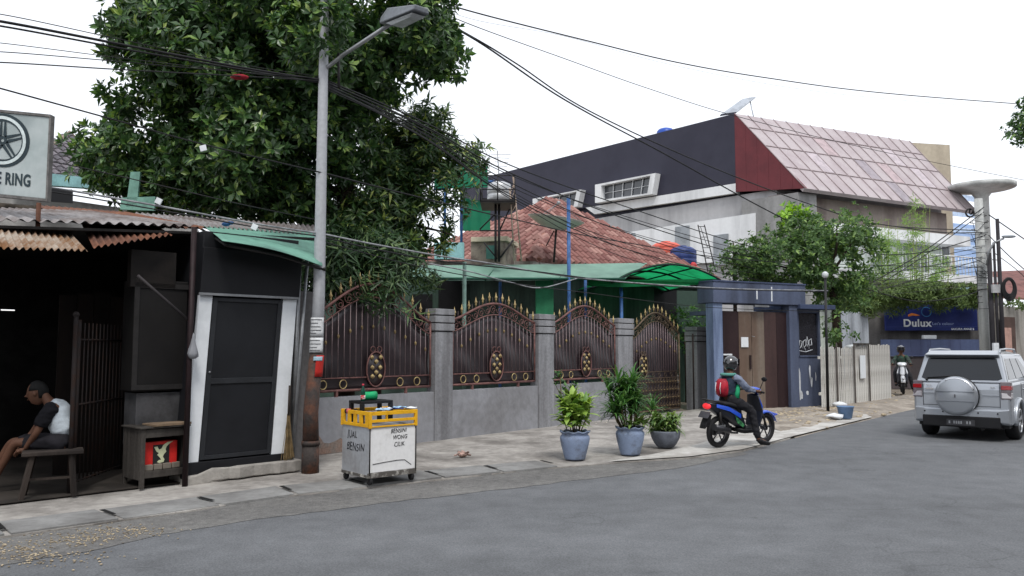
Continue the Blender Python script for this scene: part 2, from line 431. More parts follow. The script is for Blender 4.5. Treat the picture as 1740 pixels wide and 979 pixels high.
# gravel scatter and grit: loose stones nobody could count
def scatter(name, spots, n, r, m, z=.01, label=None):
    random.seed(len(name)); mb = MB()
    for (u, v, su, sv) in spots:
        for _ in range(n):
            p = gnd(u + random.gauss(0, su), v + random.gauss(0, sv)); k = random.uniform(.4, 1)*r
            mb.ball((p.x, p.y, z + k*.3), k, 5, 3, (random.uniform(.8, 1.4), random.uniform(.7, 1.2), .6))
    return tag(mb.build(name, m), label, 'gravel', kind='stuff')
stone = mat('stone_chips', rgb(176, 162, 138), .9, c2=rgb(120, 110, 96), scale=6, fine=.3)
scatter('gravel', [(30, 935, 40, 8), (130, 918, 40, 6), (215, 905, 40, 5), (60, 950, 60, 8)], 170, .012, stone, .01, 'loose pale gravel scattered on the road edge at lower left')
scatter('rubble', [(1340, 712, 22, 6), (1400, 706, 16, 5), (1300, 716, 16, 4), (1460, 695, 40, 8), (1540, 680, 30, 4), (1400, 700, 30, 5), (1345, 708, 25, 6)], 90, .07, stone, .03, 'heap of dusty rubble and broken concrete below the blue wall')
crud = mat('crumbled_mortar', rgb(190, 184, 174), .95, c2=rgb(130, 122, 112), scale=5, fine=.25)
scatter('mortar_debris', [(740, 742, 25, 3), (820, 733, 40, 2), (880, 728, 30, 2), (940, 722, 30, 2), (990, 716, 20, 2)], 60, .03, crud, .04, 'crumbled mortar along the foot of the grey garden wall')
# dirt verge beyond the blue gate house
verge = mat('dusty_verge', rgb(164, 156, 146), .95, c2=rgb(120, 112, 103), scale=1.5, bump=.9, bscale=15, fine=.2, mix=(.35, .65))
pts = [(1350, 744), (1480, 711), (1570, 691), (1640, 677), (1760, 663), (1760, 652), (1500, 668), (1400, 690), (1330, 700), (1200, 700), (1250, 735)]
vp = [(gnd(u, v).x, gnd(u, v).y) for u, v in pts]
random.seed(19)
ra = [gnd(u, v) for u, v in [(1352, 745), (1400, 732), (1480, 713), (1530, 701), (1570, 692), (1640, 678), (1700, 670), (1770, 664)]]
rb = [gnd(u, v) for u, v in [(1225, 702), (1300, 698), (1360, 694), (1420, 690), (1500, 680), (1560, 672), (1640, 664), (1800, 655)]]
ra, rb = dens(ra, 12), dens(rb, 12); vs = []; fs = []; nn_ = 14
for i, (p, q_) in enumerate(zip(ra, rb)):
    for j in range(nn_+1):
        t = j/nn_; x = p.lerp(q_, t); h = min(1, t*3.5)
        z = .005 + h*(.062 + .05*max(0, noise.noise(V((x.x*1.3, x.y*1.3, 0))) ) + .02*noise.noise(V((x.x*6, x.y*6, 3)))) * (1 if t < .9 else .9)
        vs.append((x.x, x.y, z))
for i in range(len(ra)-1):
    for j in range(nn_): k = i*(nn_+1)+j; fs.append((k, k+nn_+1, k+nn_+2, k+1))
o = MB().add(vs, fs, True).build('dirt_verge', verge); tag(o, kind='structure')
for f_ in o.data.polygons:
    if f_.normal.z < 0: f_.flip()
# ================================================================== WORKSHOP (left)
So = gnd(307, 822, .05); AS = R(45)
dS = V((math.cos(AS), math.sin(AS), 0)); nS = V((-math.sin(AS), math.cos(AS), 0))
def S(x, y, z=0): return V((So.x, So.y, 0)) + dS*x + nS*y + V((0, 0, z))
def Spx(u, v, y=0.0):
    """local (x,z) in the shop frame of a pixel on the plane local-y = y"""
    P = S(0, y); h = onplane(u, v, (P.x, P.y), (dS.x, dS.y)); return (h - P).dot(dS), h.z
shade_dark = mat('shade_dark_wall', (.014, .013, .013), .9, var=.5, scale=2, fine=.2)  # near-black base colour stands in for the deep shade indoors
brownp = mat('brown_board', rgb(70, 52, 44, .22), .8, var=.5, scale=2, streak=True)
shop = empty('workshop', S(0, 0), AS, 'dark open-fronted roadside workshop with walls coloured near-black for shade and a patched tin roof', 'workshop')
mb = MB(); mb.box(-5.5, 1.75, 4.0, 4.12, 0, 3.3); mb.build('back_wall', shade_dark, shop)
mb = MB(); mb.box(-5.5, -5.38, 0.3, 4.0, 0, 3.1); mb.build('side_wall', shade_dark, shop)
mb = MB(); mb.box(1.66, 1.76, .35, 4.0, 0, 3.15); mb.build('side_wall', shade_dark, shop)
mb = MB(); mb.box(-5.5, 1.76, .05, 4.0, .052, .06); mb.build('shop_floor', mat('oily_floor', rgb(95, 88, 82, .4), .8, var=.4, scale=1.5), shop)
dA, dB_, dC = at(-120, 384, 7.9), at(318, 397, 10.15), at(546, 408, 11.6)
mb = MB(); mb.prism([dA, dB_, dC, dC + nS*3.6, dB_ + nS*4.2, dA + nS*4.2], (0, 0, .03)); mb.build('roof_deck', shade_dark, shop, world=True)
for xx in (-3.6, -1.9):
    mb = MB(); mb.tube([(xx, 1.9, 0), (xx, 1.9, 2.9)], .05, 8); mb.build('post', dkmetal, shop)
# board partition behind the bench and small things in the dark
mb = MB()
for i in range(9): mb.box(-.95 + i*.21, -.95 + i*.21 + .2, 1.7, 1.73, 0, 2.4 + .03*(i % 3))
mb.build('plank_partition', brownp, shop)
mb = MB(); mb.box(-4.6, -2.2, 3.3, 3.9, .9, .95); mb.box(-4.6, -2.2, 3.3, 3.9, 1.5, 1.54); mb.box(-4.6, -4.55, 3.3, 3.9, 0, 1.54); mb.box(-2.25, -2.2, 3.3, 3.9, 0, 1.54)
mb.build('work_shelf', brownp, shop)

# corrugated sheets -------------------------------------------------
rust = mat('rusty_tin', rgb(132, 88, 66), .8, .1, c2=rgb(88, 64, 56), scale=2.2, mix=(.35, .65), fine=.2)
tin = mat('weathered_tin', rgb(168, 158, 146), .7, .2, c2=rgb(120, 84, 52), scale=2.4, mix=(.42, .62), fine=.2)
tin2 = mat('grey_tin', rgb(150, 146, 146), .65, .3, c2=rgb(96, 82, 76), scale=2.4, mix=(.4, .7), fine=.15)
def sheet(a, b, c, d, n=90, rows=5, amp=.018, pitch=.076, sag=0.0, th=.004):
    """corrugated sheet a-b top edge, d-c bottom edge"""
    a, b, c, d = map(V, (a, b, c, d)); nr = (b-a).cross(d-a).normalized()
    W_ = (b-a).length; vs = []; fs = []
    for j in range(rows+1):
        t = j/rows
        for i in range(n+1):
            s = i/n; p = a.lerp(b, s).lerp(d.lerp(c, s), t)
            p = p + nr*(amp*math.sin(2*PI*s*W_/pitch) if amp else 0) - V((0, 0, 1))*sag*math.sin(PI*s)*(.3+.7*t)
            vs.append(p)
    m = len(vs); vs += [p - nr*th for p in vs]
    for j in range(rows):
        for i in range(n):
            k = j*(n+1)+i; fs.append((k, k+1, k+n+2, k+n+1)); fs.append((m+k+n+1, m+k+n+2, m+k+1, m+k))
    mb = MB(); mb.add(vs, fs, bool(amp)); return mb
def tsheet(name, A, B, C, D, m, label, parent=None, **k):
    o = sheet(at(*A), at(*B), at(*C), at(*D), **k).build(name, m, parent, world=True)
    if label: o['label'] = label
    return o
tsheet('awning_sheet', (-80, 388, 8.0), (122, 396, 9.3), (150, 426, 8.7), (-80, 420, 7.4), tin, 'pale weathered corrugated tin awning sheet with rust blotches', shop)
tsheet('awning_sheet', (136, 376, 9.6), (268, 384, 10.3), (293, 399, 9.9), (158, 421, 9.0), rust, 'red-brown rusted corrugated tin awning sheet', shop)
tsheet('roof_sheet', (-80, 352, 9.6), (150, 360, 10.6), (330, 384, 10.2), (-80, 372, 8.2), tin2, None, shop, n=160)
tsheet('roof_sheet', (60, 350, 11.0), (215, 362, 11.5), (352, 388, 10.4), (150, 384, 9.7), rust, 'brown corrugated roof sheet lying under the grey one', shop, n=120)
tsheet('roof_sheet', (225, 362, 11.8), (540, 384, 12.8), (548, 402, 11.9), (258, 380, 10.2), tin2, None, shop, n=160)
mb = MB(); p0, p1 = at(-80, 345, 10.6), at(330, 380, 12.2)
pts = [p0.lerp(p1, i/14) + V((0, 0, random.uniform(-.015, .015))) for i in range(15)]
mb.tube(pts, .06, 7); mb.build('ridge_beam', mat('mossy_wood', rgb(88, 80, 70, .6), .95, var=.5, scale=6), shop, world=True)
for (u, v, Y) in [(300, 352, 12.6)]:
    pass

# kiosk --------------------------------------------------------------
kio = empty('kiosk', S(.9, 0, .05), AS, 'narrow black kiosk with a closed door between white side panels', 'kiosk')
def kx(p): return V((p.x - .9 + .06*p.z, p.y, p.z - .05))
blk = mat('black_board', (.008, .0085, .011), .6, var=.12, scale=2, fine=.04)
blk2 = mat('black_door_panel', (.011, .012, .015), .5, var=.2, scale=1.5, fine=.05)
def kb(name, boxes, m, bevel=0.0, parent=kio):
    mb = MB()
    for b in boxes: mb.box(*b)
    return mb.xf(kx).build(name, m, parent, bevel=bevel)
x0, x1 = Spx(313, 780)[0], Spx(492, 778)[0] - .08
dx0, dx1 = Spx(335, 775)[0], Spx(459, 775)[0]
zb = .29; zt = 2.37
kb('cabinet', [(x0, x1, .06, 1.3, .18, 3.2)], blk, .01)
kb('side_panel', [(x0 - .01, dx0, 0, .06, zb, zt)], white, .004)
kb('side_panel', [(dx1, x1, 0, .06, zb, zt)], white, .004)
kb('header_board', [(x0 - .02, x1 + .02, -.03, .06, zt + .02, 2.98)], blk, .006)
kb('lintel_strip', [(x0 - .04, x1, -.05, -.032, zt, zt + .03)], steel)
d = kb('door', [(dx0 + .01, dx1 - .01, .012, .045, zb + .02, zt - .02)], blk2, .004)
fr = [(dx0 + .01, dx0 + .07, -.005, .012, zb + .02, zt - .02), (dx1 - .07, dx1 - .01, -.005, .012, zb + .02, zt - .02),
      (dx0 + .07, dx1 - .07, -.005, .012, zb + .02, zb + .07), (dx0 + .07, dx1 - .07, -.005, .012, zt - .07, zt - .02), (dx0 + .07, dx1 - .07, -.005, .012, 1.25, 1.32)]
kb('door_frame', fr, mat('grey_door_frame', (.022, .024, .028), .55), .003, d)
mb = MB(); mb.ball((dx0 + .04, -.012, 1.4), .014); mb.xf(kx).build('lock', steel, d)
kb('base_board', [(x0 - .03, x1 + .03, -.02, .06, .1, zb)], blk, .006)
tag(kb('corner_pipe', [], steel) if False else kio)
mb = MB(); mb.tube([(x1 + .1, .0, .1), (x1 + .12, .0, 2.95)], .022, 8); mb.xf(kx).build('corner_pipe', steel, kio)
# concrete step
st = MB(); a, b = Spx(306, 822)[0] + .02, Spx(505, 797)[0]
random.seed(5)
top = []; n = 14
for i in range(n+1): top.append((a + (b-a)*i/n, -.12 + random.uniform(-.03, .03)))
for x, y in [(b + .02, .4), (a, .4)]: top.append((x, y))
st.prism([(x, y, .16 - .06*(x < a+.3)) for x, y in top], (0, 0, -.15))
o = st.xf(lambda p: p - V((.8, 0, 0))).build('doorstep', conc, bevel=.015); o.location = S(.8, 0, .04); o.rotation_euler = (0, 0, AS)
tag(o, 'rough concrete doorstep under the black kiosk', 'step')
# green sheet awning
grn = mat('green_tin', rgb(112, 158, 142), .6, .1, c2=rgb(88, 120, 112), scale=1.6, mix=(.45, .7))
aw = empty('awning', S(1, -.2, 2.9), 0, 'faded green sheet metal awning tilting over the black kiosk', 'awning')
vs = []; fs = []; n = 16
A, B, C, D = at(340, 383, 10.9), at(540, 396, 12.0), at(548, 452, 10.7), at(378, 409, 9.7)
for j in range(5):
    t = j/4
    for i in range(n+1):
        s_ = i/n; p = A.lerp(B, s_).lerp(D.lerp(C, s_), t) + V((0, 0, .05*math.sin(PI*s_)*t)) + V((0, 0, .02*math.sin(PI*t)))
        vs.append(p)
for j in range(4):
    for i in range(n): k = j*(n+1)+i; fs.append((k, k+1, k+n+2, k+n+1))
mb = MB().add(vs, fs, True); o = mb.build('awning_sheet', grn, aw, world=True); mm = o.modifiers.new('s', 'SOLIDIFY'); mm.thickness = .006
mb = MB(); mb.tube([D + V((0, .15, -.04)), D.lerp(C, .5) + V((0, .15, .0)), C + V((0, .15, -.04))], .02, 6)
mb.tube([A + V((0, 0, -.04)), D + V((0, .1, -.04))], .018, 6); mb.tube([B + V((0, 0, -.04)), C + V((0, .1, -.04))], .018, 6)
mb.build('awning_frame', dkmetal, aw, world=True)
# light patch of plastic bag hanging from the awning edge
mb = MB(); mb.ball(at(384, 381, 10.3), .05, 8, 5, (1.2, 1, .6)); mb.ball(at(392, 379, 10.3), .04, 8, 5, (1.2, 1, .6))
tag(mb.build('plastic_bag', mat('blue_plastic', rgb(60, 110, 170), .4), loc=at(384, 381, 10.3)), 'small crumpled blue plastic bag lying on the tin roof edge', 'bag')

# front post with brace ------------------------------------------------
iron0 = mat('grey_dark_iron', rgb(70, 66, 68, .7), .7, .2)
post = empty('roof_post', S(0, -.12), AS, 'slim dark maroon steel post with a diagonal brace at the workshop front', 'post')
maroon = mat('maroon_steel', rgb(60, 42, 46, .45), .6, .2, var=.3, scale=5)
mb = MB(); mb.tube([(0, 0, .03), (.02, 0, 3.2)], .034, 12); mb.build('pole', maroon, post)
q = Spx(235, 468, -.12); mb = MB(); mb.tube([(0, 0.02, Spx(311, 545, -.12)[1]), (q[0], .02, q[1])], .018, 8); mb.build('brace', iron0, post)
# plastic bag on the post
c = at(328, 592, 9.8); mb = MB()
prof = [(.003, .19), (.014, .14), (.022, .10), (.045, .0), (.064, -.06), (.058, -.10), (.03, -.125), (.0001, -.13)]
mb.lathe(prof, c, 14, wave=lambda i, a, r, h: (r*(1 + .18*math.sin(5*a + i)), h))
o = mb.build('plastic_bag', sheer('clear_bag', rgb(160, 162, 168), .4), loc=c); tag(o, 'small translucent plastic bag hanging beside the maroon post', 'bag')
# header box left of kiosk (hanging signboard seen from behind)
hx0 = Spx(222, 470, .3); hx1 = Spx(300, 430, .3)
mb = MB(); mb.box(hx0[0], hx1[0], .3, .42, hx0[1] - .12, hx1[1]); o = mb.build('hanging_board', mat('brown_panel', rgb(60, 52, 48, .25), .7, var=.4), None)
o.location = S(0, 0); o.rotation_euler = (0, 0, AS); tag(o, 'dim brown board hanging under the roof between post and kiosk', 'board')
# counter cabinet (white board, dark glass box above)
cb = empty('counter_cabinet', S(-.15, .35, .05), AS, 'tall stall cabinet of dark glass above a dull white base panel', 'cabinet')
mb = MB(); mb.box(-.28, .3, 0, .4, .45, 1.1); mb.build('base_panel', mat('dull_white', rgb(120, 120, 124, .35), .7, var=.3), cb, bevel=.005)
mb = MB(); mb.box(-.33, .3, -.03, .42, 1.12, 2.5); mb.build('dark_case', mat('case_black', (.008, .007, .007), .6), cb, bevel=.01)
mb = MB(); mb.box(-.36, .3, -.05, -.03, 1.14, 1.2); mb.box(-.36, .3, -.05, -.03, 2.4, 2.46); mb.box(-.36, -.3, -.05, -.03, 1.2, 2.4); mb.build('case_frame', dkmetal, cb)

# wooden box with red crate -------------------------------------------
bx = empty('wooden_box', gnd(238, 832, .05), R(48), 'weathered open-fronted wooden box with a flat board on top, standing left of the maroon post', 'box')
gw = mat('grey_wood', rgb(100, 95, 90, .6), .9, c2=rgb(52, 47, 44, .5), scale=3, streak=True, mix=(.35, .65), fine=.25)
Wb, Db, Hb = .56, .5, .70
mb = MB()
for i in range(5): mb.box(-.0, .018, .03 + i*(Db-.03)/5, .03 + (i+1)*(Db-.03)/5 - .006, .1, Hb)
mb.build('side_panel', gw, bx)
mb = MB()
for i in range(5): mb.box(Wb-.018, Wb, .03 + i*(Db-.03)/5, .03 + (i+1)*(Db-.03)/5 - .006, .1, Hb)
mb.build('side_panel', gw, bx)
mb = MB(); mb.box(.02, Wb-.02, Db-.02, Db, .1, Hb); mb.build('back_panel', shade_dark, bx)
for X, Y in ((-.005, -.005), (Wb-.04, -.005), (-.005, Db-.04), (Wb-.04, Db-.04)):
    mb = MB(); mb.box(X, X+.05, Y, Y+.045, 0, Hb); mb.build('leg', gw, bx, bevel=.004)
mb = MB(); mb.box(.046, Wb-.041, 0, .03, .12, .20); mb.build('bottom_rail', gw, bx, bevel=.003)
mb = MB(); mb.box(.046, Wb-.041, 0, .025, Hb-.11, Hb-.01); mb.build('top_rail', gw, bx, bevel=.003)
mb = MB(); mb.box(.02, Wb-.02, .03, Db-.02, .17, .19); mb.build('shelf', gw, bx)
mb = MB(); mb.box(-.03, Wb+.02, -.03, Db+.02, Hb, Hb+.018); mb.build('top_board', gw, bx, bevel=.003)
mb = MB(); mb.add([(.12, -.05, Hb+.022), (Wb+.03, -.02, Hb+.022), (Wb+.02, .3, Hb+.022), (.14, .33, Hb+.022), (.12, -.05, Hb+.045), (Wb+.03, -.02, Hb+.05), (Wb+.02, .3, Hb+.04), (.14, .33, Hb+.04)], [(0,3,2,1),(4,5,6,7),(0,1,5,4),(1,2,6,5),(2,3,7,6),(3,0,4,7)])
o = mb.build('plank', mat('tan_board', rgb(150, 128, 105, .7), .9, var=.3, scale=4), bx)
ry = (bx.location + Matrix.Rotation(R(48), 3, 'Z') @ V((.28, .1, 0)))
cr = empty('red_crate', V((ry.x, ry.y, .28)), R(48), 'red plastic drinks crate with a pale spread-winged bird mark, inside the wooden box', 'crate')
red = mat('red_plastic', rgb(200, 42, 38), .45, var=.15)
mb = MB(); mb.box(-.2, .2, 0, .3, 0, .3); mb.build('crate_body', red, cr, bevel=.012)
mb = MB(); mb.box(-.1, .1, -.004, -.001, .03, .26); mb.build('dark_label', mat('crate_black', (.02, .02, .02), .5), cr)
bird = [(-.09,.235),(-.05,.24),(-.03,.2),(.0,.21),(.02,.25),(.07,.285),(.14,.29),(.09,.26),(.06,.23),(.05,.2),(.06,.17),(.03,.14),(.02,.11),(.04,.08),(.03,.05),(-.02,.04),(-.05,.055),(-.03,.075),(0,.08),(-.02,.11),(-.05,.14),(-.03,.16),(-.06,.18)]
def flat(name, pts, y, m, parent, th=.003):
    me_ = MB(); me_.prism([(x, y, z) for x, z in pts], (0, -th, 0)); o = me_.build(name, m, parent)
    bm = bmesh.new(); bm.from_mesh(o.data); bmesh.ops.triangulate(bm, faces=[f for f in bm.faces if len(f.verts) > 4]); bm.to_mesh(o.data); bm.free(); return o
flat('bird_mark', bird, -.005, mat('cream_print', rgb(200, 205, 170), .6), cr)
for i in range(4):
    mb = MB(); mb.box(0, .1, 0, .12, 0, .07); o = mb.build('brick', mat('grey_brick', rgb(130, 122, 112, .9), .9, var=.3), bevel=.008)
    p = bx.location + Matrix.Rotation(R(48), 3, 'Z') @ V((.07 + i*.115, .07, .195)); o.location = p; o.rotation_euler = (0, 0, R(48 + i*7 - 10))
    tag(o, ['leftmost of the grey bricks under the red crate', 'second grey brick from the left under the red crate', 'third grey brick from the left under the red crate', 'rightmost of the grey bricks under the red crate'][i], 'brick', 'bricks under the red crate')

# folding grille gate ---------------------------------------------------
ga = gnd(122, 838, .05); gb = at(205, 800, 10.6); gb.z = .05
ga3 = V((ga.x, ga.y, 0)); gdir = (V((gb.x, gb.y, 0)) - ga3); glen = gdir.length; gdir.normalize()
gate = empty('grille_gate', ga, math.atan2(gdir.y, gdir.x), 'dark rusty iron grille gate folded inward beside the bench', 'gate')
iron = mat('rusty_iron', rgb(64, 58, 58, .5), .75, .3, c2=rgb(70, 50, 42, .5), scale=6)
mb = MB(); mb.tube([(0, 0, 0), (0, 0, 1.98)], .03, 8); mb.build('gate_post', iron, gate)
mb = MB(); mb.tube([(-.07, .0, 0), (-.07, 0, 2.02)], .025, 8); mb.ball((-.07, 0, 2.04), .035); mb.build('gate_post', iron, gate)
mb = MB()
for i in range(13):
    x = .06 + (glen-.1)*i/12; mb.tube([(x, 0, .1), (x, 0, 1.95)], .008, 5)
mb.build('bars', iron, gate)
for z in (.12, 1.0, 1.75): MB().tube([(0, 0, z), (glen, 0, z)], .012, 6).build('rail', iron, gate)

# wooden bench ------------------------------------------------------------
bl = gnd(62, 848, .05); br = gnd(112, 832, .05)
be = empty('bench', bl, R(30), 'rough dark wooden bench the seated man sits on', 'bench')
dw = mat('dark_wood', rgb(84, 74, 68, .5), .85, c2=rgb(52, 45, 42, .5), scale=4, streak=True)
mb = MB(); mb.box(-.16, .44, -.06, .26, .47, .51); mb.build('seat', dw, be, bevel=.006)
for (x, y, sx, sy) in ((-.06, .0, -.09, -.04), (-.04, .2, -.09, .04), (.32, .0, .04, -.04), (.32, .2, .04, .04)):
    mb = MB(); mb.tube([(x, y, .47), (x + sx, y + sy, 0)], .032, 4, smooth=False); mb.build('leg', dw, be)
mb = MB(); mb.tube([(-.1, .1, .2), (.34, .1, .2)], .018, 4, smooth=False); mb.build('stretcher', dw, be)

# sign board --------------------------------------------------------------
sA = at(78, 338, 8.9); sign = empty('signboard', V((sA.x, sA.y, sA.z)), 0, 'grey metal signboard with a car wheel picture and the word RING on the tin roof', 'sign')
zt_ = .94
signm = mat('sign_grey_green', rgb(182, 190, 190), .4, .15, c2=rgb(138, 152, 152), scale=.9, mix=(.4, .65), fine=.04)
mb = MB(); mb.box(-1.5, 0, 0, .06, .0, zt_); mb.build('panel', signm, sign, bevel=.006)
mb = MB(); mb.box(-1.52, .02, -.015, .07, zt_, zt_ + .03); mb.box(-1.52, .02, -.01, .065, -.03, .0); mb.box(0, .022, -.01, .065, 0, zt_)
mb.build('frame', mat('sign_frame', rgb(120, 118, 116), .6, .4, var=.3, scale=8), sign)
inkd = mat('sign_ink', (.025, .045, .055), .5)
def annulus(name, cx, cz, r0, r1, y, m, parent, n=40, sq=1.0, th=.003):
    mb = MB(); vs = []; fs = []
    for i in range(n):
        a = 2*PI*i/n
        for r in (r0, r1): vs.append((cx + r*math.cos(a)*sq, y, cz + r*math.sin(a))); vs.append((cx + r*math.cos(a)*sq, y - th, cz + r*math.sin(a)))
    for i in range(n):
        k = 4*i; q_ = 4*((i+1) % n)
        fs += [(k+1, k+3, q_+3, q_+1), (k, q_, q_+2, k+2), (k+2, q_+2, q_+3, k+3), (k, k+1, q_+1, q_)]
    mb.add(vs, fs); return mb.build(name, m, parent)
wm = empty('wheel_picture', (0, 0, 0)); wm.parent = sign
CX, CZ = -.52, .62
annulus('dark_rim', CX, CZ, .22, .31, -.003, inkd, wm)
annulus('bright_rim', CX - .01, CZ, .245, .28, -.007, mat('rim_print', rgb(220, 232, 232), .4), wm)
for k in range(5):
    a = PI/2 + k*2*PI/5; ca, sa = math.cos(a), math.sin(a)
    def rot(x, z): return (CX + x*sa + z*ca, CZ - x*ca + z*sa)
    flat('spoke', [rot(-.045, .03), rot(-.03, .24), rot(-.014, .24), rot(-.006, .06)], -.004, inkd, wm)
    flat('spoke', [rot(.045, .03), rot(.03, .24), rot(.014, .24), rot(.006, .06)], -.004, inkd, wm)
annulus('hub_print', CX, CZ, .02, .05, -.004, inkd, wm)
text_mesh('E RING', .19, 'lettering', inkd, sign, TM(-.375, -.004, .18), bold=.005, sx=.62)
mb = MB(); c0 = S(0, 0)
SH = Matrix.Identity(4); SH[2][0] = -.10
for o_ in [k for c_ in [sign] + kids(sign) for k in kids(c_)]:
    if o_.type == 'MESH': o_.data.transform(SH)
p = at(66, 345, 8.9); mb = MB(); mb.tube([p, V((p.x, p.y, p.z - .45))], .028, 6)
o = mb.build('sign_post', mat('rust_post', rgb(120, 80, 62, .8), .8, var=.3), sign, world=True)

# tube light far inside -----------------------------------------------------
p = at(13, 527, 12.0); mb = MB(); mb.tube([p - dS*.09, p + dS*.09], .012, 8)
o = mb.build('tube_lamp', emis('lamp_glow', (1, 1, 1, 1), 1.2), loc=p); tag(o, 'small white tube lamp glowing in the dark workshop', 'lamp')

# broom -----------------------------------------------------------------------
p = gnd(480, 800, .05); p = p - nS*.13
br = empty('broom', (p.x, p.y, .2), AS, 'straw broom standing upright beside the kiosk door', 'broom')
random.seed(4); mb = MB()
for i in range(46):
    a = random.uniform(0, 2*PI); r0 = random.uniform(0, .02); r1 = random.uniform(.01, .085)
    mb.tube([(r0*math.cos(a), r0*math.sin(a)*.6, .62), (r1*math.cos(a)*.6, r1*.4*math.sin(a), .3), (r1*math.cos(a)*1.1, r1*.6*math.sin(a), random.uniform(0, .05))], .004, 3, caps=False)
mb.build('bristles', mat('straw', rgb(150, 128, 92, .8), .9, var=.4, scale=8), br)
mb = MB(); mb.tube([(0, 0, .6), (.01, 0, 1.0)], .016, 8); mb.build('handle', dw, br)

# wall strip between kiosk and pole ---------------------------------------------
mb = MB(); a_ = gnd(499, 800, .03); b_ = gnd(531, 795, .03)
A_, B_ = V((a_.x, a_.y, 0)), V((b_.x, b_.y, 0)); B_ = A_ + (B_-A_).normalized()*.34
nn = V((-(B_-A_).y, (B_-A_).x, 0)).normalized()
mb.prism([A_, B_, B_ + nn*.3, A_ + nn*.3], (0, 0, 2.5))
o = mb.build('wall_pier', mat('stained_pier', rgb(104, 102, 102), .9, c2=rgb(62, 60, 60), scale=2, streak=True, mix=(.35, .65), fine=.2), None, bevel=.01, loc=A_); tag(o, 'stained dark grey concrete pier between the kiosk and the lamp pole', 'pier')
mb = MB(); mb.tube([gnd(495, 797, .04), at(509, 445, 11.0)], .03, 8)
o = mb.build('drain_pipe', steel, loc=gnd(495, 797, .04)); tag(o, 'thin grey metal pipe rising at the right edge of the kiosk', 'pipe')

# ================================================================== SEATED MAN
skin = mat('skin', rgb(106, 74, 58), .6, var=.1, scale=6, fine=.04)
def skin_mesh(name, J, E, Rr, m, parent, world=True, sub=2, flat_=None, root=0, wr=0.0):
    if name in ('shirt', 'sleeve', 'shorts_leg', 'jacket', 'trouser_leg'): wr = .016; sub = 3
    names = list(J.keys()); idx = {k: i for i, k in enumerate(names)}
    me = bpy.data.meshes.new(name); mi = mat_of(parent).inverted() if world else Matrix.Identity(4)
    me.from_pydata([tuple(mi @ V(J[k])) for k in names], [(idx[a], idx[b]) for a, b in E], [])
    o = bpy.data.objects.new(name, me); col.objects.link(o); o.parent = parent
    md = o.modifiers.new('skin', 'SKIN'); md.use_smooth_shade = True
    for i, k in enumerate(names):
        r = Rr[k]; r = (r, r) if not isinstance(r, tuple) else r
        me.skin_vertices[0].data[i].radius = r; me.skin_vertices[0].data[i].use_root = (i == root)
    ss = o.modifiers.new('sub', 'SUBSURF'); ss.levels = sub; ss.render_levels = sub
    baked(o)
    if wr:
        for v_ in o.data.vertices:
            c_ = v_.co; n_ = v_.normal; k_ = noise.noise(V((c_.x*9, c_.y*9, c_.z*16))) + .6*noise.noise(V((c_.x*22, c_.y*22, c_.z*34 + 5))); v_.co = c_ + n_*wr*k_
    o.data.materials.clear(); o.data.materials.append(m)
    for p_ in o.data.polygons: p_.use_smooth = True
    o.data.name = name
    return o
def join_into(o, mb):
    """append MB geometry (in o's local space) to o's mesh: stays one mesh"""
    bm = bmesh.new(); bm.from_mesh(o.data); vv = [bm.verts.new(p) for p in mb.v]
    for f, s_ in zip(mb.f, mb.sm):
        try: ff = bm.faces.new([vv[i] for i in f]); ff.smooth = True
        except ValueError: pass
    bm.to_mesh(o.data); bm.free()
def head_mb(c, f, up, r=.1):
    """head with brow, nose, chin, ears; c centre, f facing, up"""
    c = V(c); f = V(f).normalized(); up = V(up); up = (up - f*up.dot(f)).normalized(); s_ = f.cross(up)
    mb = MB(); vs = []; fs = []; n = 20; m = 14
    for i in range(m+1):
        ph = PI*i/m
        for k in range(n):
            a = 2*PI*k/n
            x = math.sin(ph)*math.sin(a); y = math.sin(ph)*math.cos(a); z = -math.cos(ph)
            sx = .76*(1 - .22*max(0, -z)); sy = .98*(1 - .10*max(0, -z)); sz = 1.2
            yy = y*sy
            if y > .5 and abs(x) < .25 and -.35 < z < .15: yy += .16*(1-abs(x)/.25)*(1-abs(z+.1)/.25 if abs(z+.1) < .25 else 0)
            if y > .3 and abs(z-.08) < .14 and .15 < abs(x) < .6: yy -= .06
            if y > .5 and -.95 < z < -.75: yy += .08
            vs.append(c + s_*(x*sx*r) + f*(yy*r) + up*(z*sz*r))
    for i in range(m):
        for k in range(n): fs.append((i*n+k, i*n+(k+1) % n, (i+1)*n+(k+1) % n, (i+1)*n+k))
    mb.add(vs, fs, True)
    mb.tube([c + f*.86*r + up*.1*r, c + f*1.12*r - up*.22*r, c + f*.9*r - up*.26*r], [.06*r, .15*r, .1*r], 6)
    mb.tube([c + f*.86*r - up*.58*r + s_*.25*r, c + f*.96*r - up*.56*r, c + f*.86*r - up*.58*r - s_*.25*r], .06*r, 5)
    for sg in (-1, 1):
        e = c + s_*sg*.78*r - f*.02*r - up*.05*r; mb.ball(e, .2*r, 8, 6, (1, 1, 1.4))
        mb.ball(c + s_*sg*.3*r + f*.82*r + up*.1*r, .1*r, 8, 6)
    return mb
